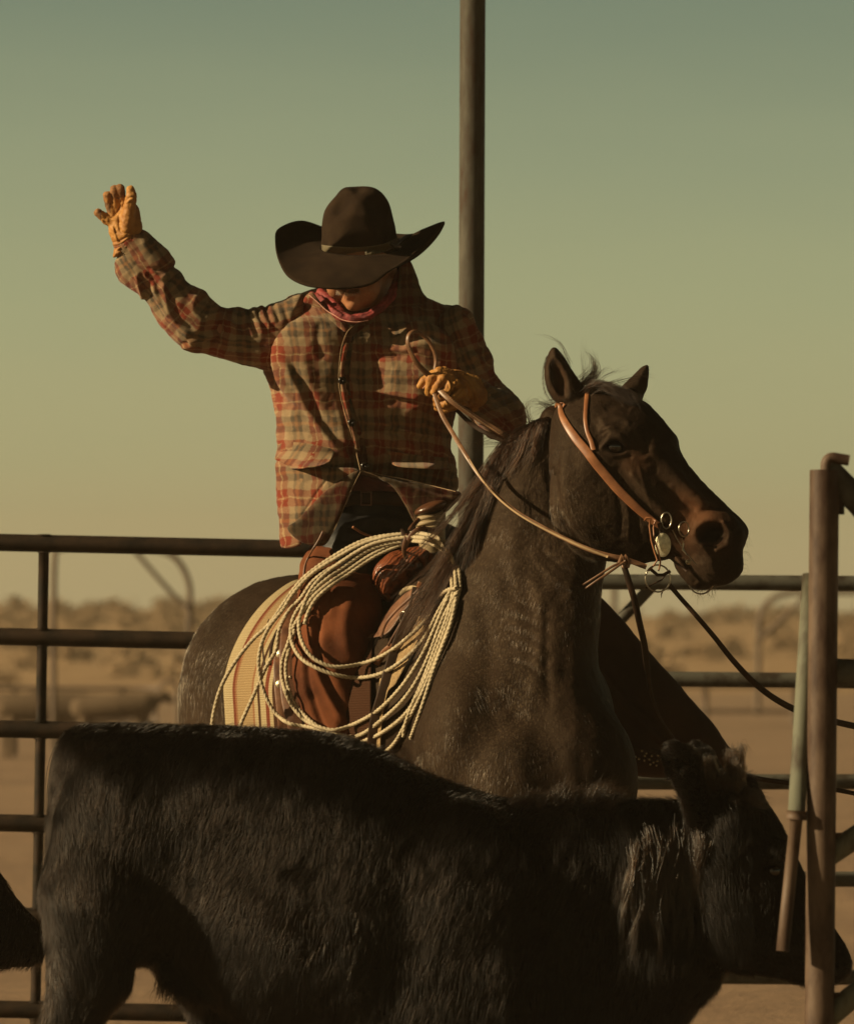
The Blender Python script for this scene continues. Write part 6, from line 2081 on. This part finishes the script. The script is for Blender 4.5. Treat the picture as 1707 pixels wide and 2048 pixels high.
mb.tube(W(809 + 9 * np.cos(a) + 3 * np.sin(a), 1238 + 14.5 * np.sin(a), dd - 0.008 * np.cos(a)), 0.0022, n=8, closed=True); mb.build('cinch_ring', m_steel, sad)
patch('leather_flap', [(826, 1176), (806, 1190), (780, 1216), (762, 1240), (755, 1262), (744, 1268), (731, 1273)], [(838, 1176), (826, 1200), (804, 1228), (786, 1255), (772, 1268), (752, 1274), (733, 1277)], m_leather, sad, nu=10, nv=50, off=0.03, thick=0.003)
strap('saddle_string', [(836, 1180), (816, 1200), (790, 1224), (770, 1250), (762, 1276)], 5, m_leather, sad, 0.034, 0.003)
strap('saddle_string', [(838, 1184), (822, 1212), (802, 1246), (788, 1270), (776, 1292)], 5, m_leather, sad, 0.030, 0.003)
strap('saddle_string', [(800, 1190), (812, 1178), (830, 1176), (840, 1186)], 9, m_wrap, sad, 0.014, 0.004)
# rear rigging: flank billet with conchos
strap('flank_billet', [(566, 1268), (562, 1300), (560, 1340), (562, 1380), (566, 1420), (570, 1470), (572, 1560)], 27, m_leather, sad, 0.012, 0.005)
strap('saddle_skirt', [(600, 1190), (588, 1230), (580, 1280), (578, 1340), (582, 1400), (596, 1460), (604, 1540)], 40, m_leather, sad, 0.010, 0.008)
strap('stirrup_leather', [(604, 1270), (600, 1330), (606, 1390), (622, 1440), (640, 1480), (650, 1560)], 26, m_chap, sad, 0.016, 0.005)
strap('saddle_string', [(585, 1230), (572, 1246), (556, 1262), (545, 1290), (540, 1330)], 9, m_leather_dark, sad, 0.02, 0.004)
strap('saddle_string', [(540, 1240), (534, 1260), (528, 1300), (532, 1340)], 8, m_leather_dark, sad, 0.014, 0.004)
for cx_, cy_, r0 in ((560, 1308, 9), (559, 1368, 8), (580, 1354, 3)):
    d = float(dfront(cx_, cy_)[0]) - 0.022
    mb = MB(); c = W(cx_, cy_, d); s_ = r0 * 12.5 / FOC
    mb.tube(np.array([c + (0, .004, 0), c, c - (0, .002, 0), c - (0, .004, 0)]), [s_, s_, s_ * .8, s_ * .25], n=18)
    mb.build('concho', m_silver, sad)
FIELDS = _all
# stirrup, hidden behind the calf
mb = MB(); mb.tube(W([630, 620, 640, 700, 760, 770, 740], [1640, 1700, 1755, 1768, 1755, 1700, 1640], 12.42), 0.014, n=10); mb.build('stirrup', m_leather, sad)

# ---- lariat
CS = 0.31634


def cr6(pts): return [(400 + a * CS, 980 + b * CS) for a, b in pts]


LOOPS = [
    cr6([(1590, 520), (1575, 400), (1530, 330), (1430, 285), (1280, 282), (1080, 345), (900, 450), (760, 560), (690, 650), (650, 745), (625, 840), (640, 950), (700, 1050), (800, 1108), (900, 1118), (1050, 1090), (1200, 1020), (1350, 900), (1450, 790), (1540, 650), (1600, 520)]),
    cr6([(1600, 520), (1590, 430), (1530, 355), (1430, 312), (1275, 308), (1085, 372), (920, 478), (770, 588), (680, 680), (612, 765), (577, 855), (580, 960), (630, 1055), (720, 1118), (850, 1168), (1000, 1187), (1150, 1157), (1300, 1062), (1420, 930), (1510, 760), (1590, 560)]),
    cr6([(1610, 560), (1600, 460), (1540, 380), (1440, 335), (1270, 330), (1095, 400), (920, 515), (745, 645), (665, 745), (592, 865), (557, 970), (520, 1080), (520, 1200), (565, 1335), (650, 1445), (760, 1502), (860, 1517), (980, 1477), (1120, 1397), (1240, 1282), (1340, 1150), (1430, 990), (1530, 760), (1605, 580)]),
    cr6([(1600, 560), (1585, 410), (1525, 320), (1430, 272), (1270, 270), (1050, 330), (850, 435), (700, 535), (600, 640), (520, 760), (435, 870), (385, 985), (370, 1110), (395, 1250), (460, 1390), (560, 1475), (690, 1500), (810, 1530), (920, 1560), (1020, 1545), (1150, 1452), (1270, 1342), (1360, 1220), (1440, 1060), (1540, 800), (1615, 600)]),
    cr6([(1615, 580), (1590, 440), (1530, 345), (1430, 298), (1265, 295), (1060, 358), (860, 472), (720, 572), (640, 680), (560, 765), (500, 885), (480, 1010), (412, 1130), (342, 1290), (292, 1400), (252, 1500), (240, 1620), (340, 1760), (600, 1850), (820, 1760), (1000, 1610), (1150, 1535), (1290, 1425), (1380, 1290), (1440, 1160), (1520, 960), (1590, 760), (1625, 600)]),
    cr6([(1620, 560), (1600, 400), (1530, 300), (1430, 255), (1270, 258), (1040, 318), (830, 428), (650, 560), (540, 700), (440, 845), (330, 950), (220, 1090), (140, 1230), (95, 1370), (75, 1500), (80, 1640), (200, 1800), (500, 1880), (900, 1800), (1180, 1650), (1300, 1480), (1400, 1290), (1490, 1080), (1575, 860), (1630, 640)]),
    cr6([(1270, 345), (1110, 415), (930, 535), (760, 660), (690, 760), (660, 850)]),
    cr6([(600, 880), (570, 990), (545, 1090), (548, 1200), (592, 1340), (690, 1455), (800, 1525), (905, 1552)]),
]
rp_t = thing('lariat_rope', 'coiled cream lariat rope hanging from the saddle horn over the rider leg', 'rope', tuple(P(700, 1250, 12.3)))
m_ = MB()
rng2 = np.random.default_rng(2)
for li, L in enumerate(LOOPS):
    if li < 6:
        o_, lay = {5: (24, 0), 3: (24, 1), 0: (0, 0), 4: (0, 1), 1: (-24, 0), 2: (-24, 1)}[li]
        top = cr6([(1618 + o_, 620), (1604 + o_, 470), (1548 + .75 * o_, 362 - .7 * o_), (1430 + .2 * o_, 306 - o_), (1275, 302 - o_)])
        body_pts = [p for k_, p in enumerate(L) if not (k_ < 6 and p[0] > 400 + 1200 * CS) and not (k_ == len(L) - 1)]
        L = top + body_pts + cr6([(1618 + o_, 620)])
    q = resample(catmull(np.array(L), 10), 1.5)
    d = dfront(q[:, 0], q[:, 1], 12.5)
    # taut coil: hangs in a plane in front of leg and saddle, never inside them
    plane = 12.30 + 0.00042 * (800 - q[:, 0]) + 0.00004 * (q[:, 1] - 1250)
    d = np.minimum(plane, d - 0.010)
    lo_ = d.copy()
    for _ in range(60):
        d[1:-1] = 0.25 * d[:-2] + 0.5 * d[1:-1] + 0.25 * d[2:]
        d = np.minimum(d, lo_)
    order = {0: 0.000, 1: 0.006, 2: 0.010, 3: 0.016, 4: 0.021, 5: 0.026, 6: 0.012, 7: 0.014}[li]
    d = d - 0.030 + order
    Wp = W(q[:, 0], q[:, 1], d)
    Wp = resample(Wp, 0.0018)
    m_.tube(Wp, 0.0047, n=12, twist=(3, 0.42, 0.036), capd=True)
m_.build('coil', m_rope, rp_t)
m_ = MB()
for L in (cr6([(1605, 620), (1565, 790), (1500, 960), (1410, 1200), (1340, 1360), (1295, 1490), (1285, 1560)]), cr6([(1620, 680), (1580, 860), (1490, 1100), (1425, 1300), (1375, 1450), (1330, 1570)])):
    q = resample(catmull(np.array(L), 10), 1.5)
    d = np.minimum(12.26, dfront(q[:, 0], q[:, 1], 12.5) - 0.012); d = smooth1(d, 30)
    m_.tube(resample(W(q[:, 0], q[:, 1], d - 0.012), 0.0018), 0.0047, n=12, twist=(3, 0.42, 0.036))
m_.build('tail', m_rope, rp_t)
m_ = MB()
kc = np.array(cr6([(1290, 1600)])[0])
for i, (rx, ry, ph) in enumerate(((7, 12, 0), (9, 9, 1), (6, 14, 2.1), (8, 10, 3.3))):
    a = np.linspace(0, 2 * np.pi, 26, endpoint=False)
    x = kc[0] + rx * np.cos(a) + 2 * math.cos(ph); y = kc[1] - 10 + i * 9 + ry * 0.5 * np.sin(a + ph)
    m_.tube(W(x, y, 12.20 + 0.010 * np.sin(a + ph * 2)), 0.005, n=10, closed=True, twist=(3, 0.42, 0.036))
for dx, dy in ((-18, 26), (-6, 34), (8, 30)):
    m_.tube(W([kc[0], kc[0] + dx * .5, kc[0] + dx], [kc[1] + 10, kc[1] + 20, kc[1] + dy + 8], [12.2, 12.195, 12.2]), [0.004, 0.0035, 0.002], n=8)
m_.build('knot', m_rope, rp_t)
# strap that ties the coil to the horn
st = thing('rope_strap', 'dark brown leather strap tying the coiled rope to the saddle horn', 'strap', tuple(P(820, 1060, 12.3)))
for pts in ([(806, 1094), (808, 1080), (807, 1066), (805, 1058)], [(847, 1088), (850, 1074), (849, 1060), (845, 1054)]):
    q = np.array(pts)
    V, F = strap_np(W(q[:, 0], q[:, 1], [12.268, 12.262, 12.262, 12.27]), 11 * 12.3 / FOC, 0.004, np.array([(0, -1.0, 0)])); mesh_np('keeper', V, F, m_leather_dark, st)
q = catmull(np.array([(838, 1038, 12.33), (822, 1056, 12.285), (812, 1076, 12.255), (807, 1100, 12.26), (812, 1118, 12.27)]), 8)
V, F = strap_np(W(q[:, 0], q[:, 1], q[:, 2]), 9 * 12.3 / FOC, 0.0035, np.array([(0, -1.0, 0)])); mesh_np('tie', V, F, m_leather, st)
q = catmull(np.array([(808, 1100, 12.262), (822, 1070, 12.25), (840, 1058, 12.252), (868, 1060, 12.28)]), 8)
V, F = strap_np(W(q[:, 0], q[:, 1], q[:, 2]), 9 * 12.3 / FOC, 0.0035, np.array([(0, -1.0, 0)])); mesh_np('tie', V, F, m_leather, st)

# ---- bridle
br = thing('bridle', 'russet leather bridle with a silver concho and ring bit on the horse head', 'bridle', tuple(P(1250, 1000, 11.9)))


def hstrap(name, pts, w, mat, off=0.004, th=0.003):
    global FIELDS
    keep = FIELDS
    FIELDS = [horse_f]
    Pn = on_surface(pts, off, 3, smooth=8)
    FIELDS = keep
    ww = np.interp(np.linspace(0, 1, len(Pn)), np.linspace(0, 1, len(w)), w) * 11.9 / FOC
    # outward normal from local depth change
    T = np.gradient(Pn, axis=0)
    n = np.array([(-0.15, -1.0, 0.0)])
    V, F = strap_np(Pn, ww, th, n)
    return mesh_np(name, V, F, mat, br)


CH = [(1119, 806), (1122, 828), (1134, 852), (1152, 878), (1172, 902), (1190, 926), (1210, 950), (1234, 978), (1260, 1004), (1284, 1026), (1302, 1040), (1322, 1054)]
hstrap('cheekpiece', CH, [8, 14, 17, 18, 18, 18, 18, 17, 15, 12], m_bridle, 0.007, 0.0035)
hstrap('earpiece', [(1175, 771), (1173, 792), (1171, 815), (1170, 840), (1174, 864), (1182, 884), (1186, 900)], [9, 9, 8.5, 8, 8, 9, 10], m_bridle, 0.006, 0.003)
hstrap('crownpiece', [(1110, 812), (1118, 806), (1128, 812)], [8, 9, 8], m_bridle, 0.004)
mb = MB()


def ring(mbx, cx, cy, rx, ry, d, r, tilt=0.0):
    a = np.linspace(0, 2 * np.pi, 40, endpoint=False)
    mbx.tube(W(cx + rx * np.cos(a), cy + ry * np.sin(a), d + tilt * np.cos(a)), r, n=8, closed=True)


DB = 11.83
for nm, args in (('bit_ring', (1315, 1157, 25, 27, DB - .02, .0021, .01)), ('bit_ring', (1401, 1158, 26, 30, DB + .12, .0021, -.01)), ('cheek_ring', (1332, 1041, 10, 16, DB - .01, .002, .0)), ('cheek_ring', (1367, 1058, 10, 15, DB, .0018, .01))):
    mb = MB(); ring(mb, *args); mb.build(nm, m_steel, br)
mb = MB()
c = np.array(P(1325, 1090, DB - .03)); s_ = DB / FOC
a_ = np.linspace(0, 2 * np.pi, 36, endpoint=False)
prof = [(1.0, .004), (1.0, 0), (.93, -.0025), (.86, -.0022), (.5, -.0055), (.0, -.0065)]
V = []
for q_, o_ in prof: V.append(np.stack([c[0] + q_ * 15.5 * s_ * np.cos(a_), np.full(36, c[1] + o_), c[2] + q_ * 24 * s_ * np.sin(a_)], 1))
V = np.concatenate(V); F = []
for i in range(len(prof) - 1):
    for j in range(36): F.append((i * 36 + j, i * 36 + (j + 1) % 36, (i + 1) * 36 + (j + 1) % 36, (i + 1) * 36 + j))
mb.add(V, F); mb.tube(W(1325 + 15 * np.cos(a_), 1090 + 23.4 * np.sin(a_), DB - .031), .0012, n=6, closed=True); mb.build('concho', m_silver, br)
mb = MB()
mb.tube(W([1310, 1306, 1308, 1316, 1320, 1318, 1316], [1040, 1056, 1080, 1104, 1124, 1136, 1142], [DB - .01, DB - .03, DB - .04, DB - .04, DB - .04, DB - .03, DB - .03]), .0022, n=8)
mb.tube(W([1300, 1298, 1302, 1309, 1314, 1306, 1296], [1040, 1052, 1082, 1106, 1120, 1132, 1142], DB - .042), .0022, n=8)
mb.tube(W([1288, 1292, 1302, 1310], [1042, 1036, 1036, 1042], DB - .03), .003, n=8)
mb.build('thong', m_bridle, br)
mb = MB(); mb.tube(W([1318, 1322, 1324, 1320], [1046, 1062, 1080, 1100], DB - .02), .006, n=8); mb.build('hanger', m_leather_dark, br)
mb = MB()
mb.tube(W([1344, 1352, 1362, 1370, 1380, 1392], [1060, 1076, 1092, 1104, 1116, 1130], DB - .005), .0016, n=8)
mb.tube(W([1362, 1366, 1364, 1374], [1076, 1088, 1100, 1110], DB - .012), .0024, n=8)
mb.build('bit_shank', m_steel, br)
mb = MB()
c = P(1376, 1124, DB - .015)
mb.tube(np.array([c + Vector((0, .004, 0)), c, c - Vector((0, .003, 0))]), [.007, .007, .003], n=14); mb.build('bit_boss', m_silver, br)
mb = MB(); mb.tube(W([1300, 1314, 1326, 1340], [1138, 1150, 1150, 1142], DB - .022), .0042, n=8); mb.tube(W([1340, 1356, 1372], [1116, 1130, 1142], DB), .003, n=8); mb.build('curb_strap', m_leather_dark, br)
mb = MB(); mb.tube(W([1330, 1322, 1306, 1290], [1150, 1160, 1168, 1176], DB + .02), .0022, n=6); mb.tube(W([1326, 1322, 1322], [1178, 1188, 1196], DB + .0), [.002, .002, .0005], n=6); mb.build('loose_end', m_leather_dark, br)

# ---- reins
re = thing('reins', 'doubled brown leather reins running from the bit ring up to the rider glove', 'reins', tuple(P(1000, 960, 12.0)))


def rein(name, pts, w, mat, th=0.0035, nrm=(0, -1.0, 0), parent=None, check=True):
    q = resample(catmull(np.array([(a, b, c_ * 1000) for a, b, c_ in pts], float), 10), 4)
    d = q[:, 2] / 1000
    if check:
        lo_ = dfront(q[:, 0], q[:, 1], 99) - 0.008
        d = np.minimum(d, lo_)
        for _ in range(10): d = np.minimum(smooth1(d, 1), lo_)
    ww = (np.interp(np.linspace(0, 1, len(d)), np.linspace(0, 1, len(w)), w) if not np.isscalar(w) else np.full(len(d), w)) * d / FOC
    V, F = strap_np(W(q[:, 0], q[:, 1], d), ww, th, np.array([nrm]))
    return mesh_np(name, V, F, mat, parent or re)


rein('rein', [(868, 786, 12.22), (884, 830, 12.18), (906, 868, 12.12), (930, 908, 12.06), (958, 950, 12.02), (990, 988, 11.96), (1030, 1022, 11.9), (1080, 1052, 11.86), (1130, 1078, 11.83), (1180, 1100, 11.8), (1220, 1112, 11.79), (1248, 1118, 11.79), (1292, 1134, 11.79)], [9, 9, 8, 8, 9, 11], m_rein, check=False)
rein('rein', [(938, 918, 12.05), (966, 962, 12.0), (1000, 1000, 11.93), (1045, 1034, 11.88), (1100, 1064, 11.84), (1160, 1092, 11.8), (1215, 1114, 11.785)], [3, 4, 4, 4, 5, 5], m_thread, th=0.006, check=False)
rein('rein', [(872, 772, 12.23), (900, 800, 12.2), (940, 828, 12.2), (980, 852, 12.2), (1012, 872, 12.2), (1040, 890, 12.24)], [11, 11, 10, 9], m_rein, check=False)
rein('rein', [(905, 812, 12.26), (940, 846, 12.26), (975, 868, 12.24), (1010, 884, 12.23)], [8, 9, 8], m_leather_dark, check=False)
rein('bight', [(866, 756, 12.235), (848, 742, 12.22), (828, 718, 12.2), (816, 692, 12.19), (816, 672, 12.19), (826, 663, 12.2), (842, 668, 12.21), (858, 684, 12.22), (868, 704, 12.235), (871, 722, 12.24), (868, 742, 12.24)], [12, 12, 11, 10, 9, 8, 8, 9, 8, 6], m_rein, th=0.004, check=False, nrm=(-0.6, -0.8, 0.15))
mb = MB()
for i in range(34):
    t = i / 33
    x, y = 876 + 120 * t, 777 + 88 * t + 4 * math.sin(t * 3)
    d = 12.196 - 0.003 * t
    mb.tube(W([x, x + 2.2], [y, y + 1.3], d), 0.0007, n=5)
mb.build('stitching', m_thread, re)
# knot and its two tails
mb = MB()
for dx in (0, 8):
    mb.tube(W([1238 + dx, 1243 + dx, 1250 + dx, 1246 + dx], [1126, 1112, 1122, 1134], [11.78, 11.77, 11.775, 11.785]), .0055, n=8)
mb.build('knot', m_rein, re)
rein('rein_end', [(1246, 1124, 11.775), (1226, 1132, 11.77), (1200, 1148, 11.77), (1165, 1170, 11.78)], [5, 5, 4, 4], m_rein, check=False)
rein('rein_end', [(1250, 1122, 11.77), (1222, 1142, 11.765), (1195, 1160, 11.765), (1170, 1177, 11.775)], [4, 5, 5, 3], m_rein, check=False)
ld = thing('lead_rope', 'dark leather get-down line running from the bit down past the rusty gate post', 'line', tuple(P(1500, 1330, 11.8)))
rein('line', [(1336, 1168, 11.83), (1362, 1198, 11.83), (1392, 1232, 11.83), (1426, 1272, 11.85), (1466, 1322, 11.9), (1510, 1368, 11.95), (1556, 1402, 12.0), (1610, 1428, 12.05), (1670, 1444, 12.1), (1760, 1462, 12.2), (1900, 1480, 12.3)], [9, 10, 12, 13, 13, 13, 13], m_leather_dark, th=0.008, parent=ld, check=False)
rein('line', [(1300, 1500, 12.25), (1400, 1530, 12.24), (1470, 1548, 12.22), (1530, 1560, 12.2), (1600, 1570, 12.2), (1720, 1590, 12.2), (1900, 1640, 12.2)], [10, 10, 9, 8], m_leather_dark, th=0.008, parent=ld, check=False)
ro = thing('hanging_rein', 'dark strap hanging from the rein knot down across the far chap leg', 'strap', tuple(P(1290, 1300, 11.9)))
rein('strap', [(1246, 1128, 11.8), (1256, 1160, 11.8), (1268, 1200, 11.81), (1278, 1245, 11.84), (1288, 1290, 11.9), (1294, 1340, 11.98), (1302, 1390, 12.05), (1322, 1440, 12.12), (1354, 1486, 12.18), (1372, 1520, 12.2)], [12, 13, 13, 13, 9, 5, 4, 3], m_leather_dark, th=0.006, parent=ro, check=False)
# ------------------------------------------------------------------ dust in the air
def build_haze():
    x0, x1, y0, y1, z0, z1 = -95, 95, -45, 262, -1.2, 7.5
    V = [(x0, y0, z0), (x1, y0, z0), (x1, y1, z0), (x0, y1, z0), (x0, y0, z1), (x1, y0, z1), (x1, y1, z1), (x0, y1, z1)]
    F = [(0, 3, 2, 1), (4, 5, 6, 7), (0, 1, 5, 4), (1, 2, 6, 5), (2, 3, 7, 6), (3, 0, 4, 7)]
    m = bpy.data.materials.new('dusty_air')
    m.use_nodes = True
    t = m.node_tree
    t.nodes.clear()
    out = t.nodes.new('ShaderNodeOutputMaterial')
    v = t.nodes.new('ShaderNodeVolumePrincipled')
    v.inputs['Color'].default_value = (1.0, 0.80, 0.56, 1)
    v.inputs['Density'].default_value = 0.0022
    v.inputs['Anisotropy'].default_value = 0.55
    t.links.new(v.outputs[0], out.inputs['Volume'])
    o = mesh_np('haze', np.array(V, float), F, m, None, smooth=False)
    tag(o, 'pale dust hanging in the air over the whole pen', 'dust', kind='stuff')


build_haze()
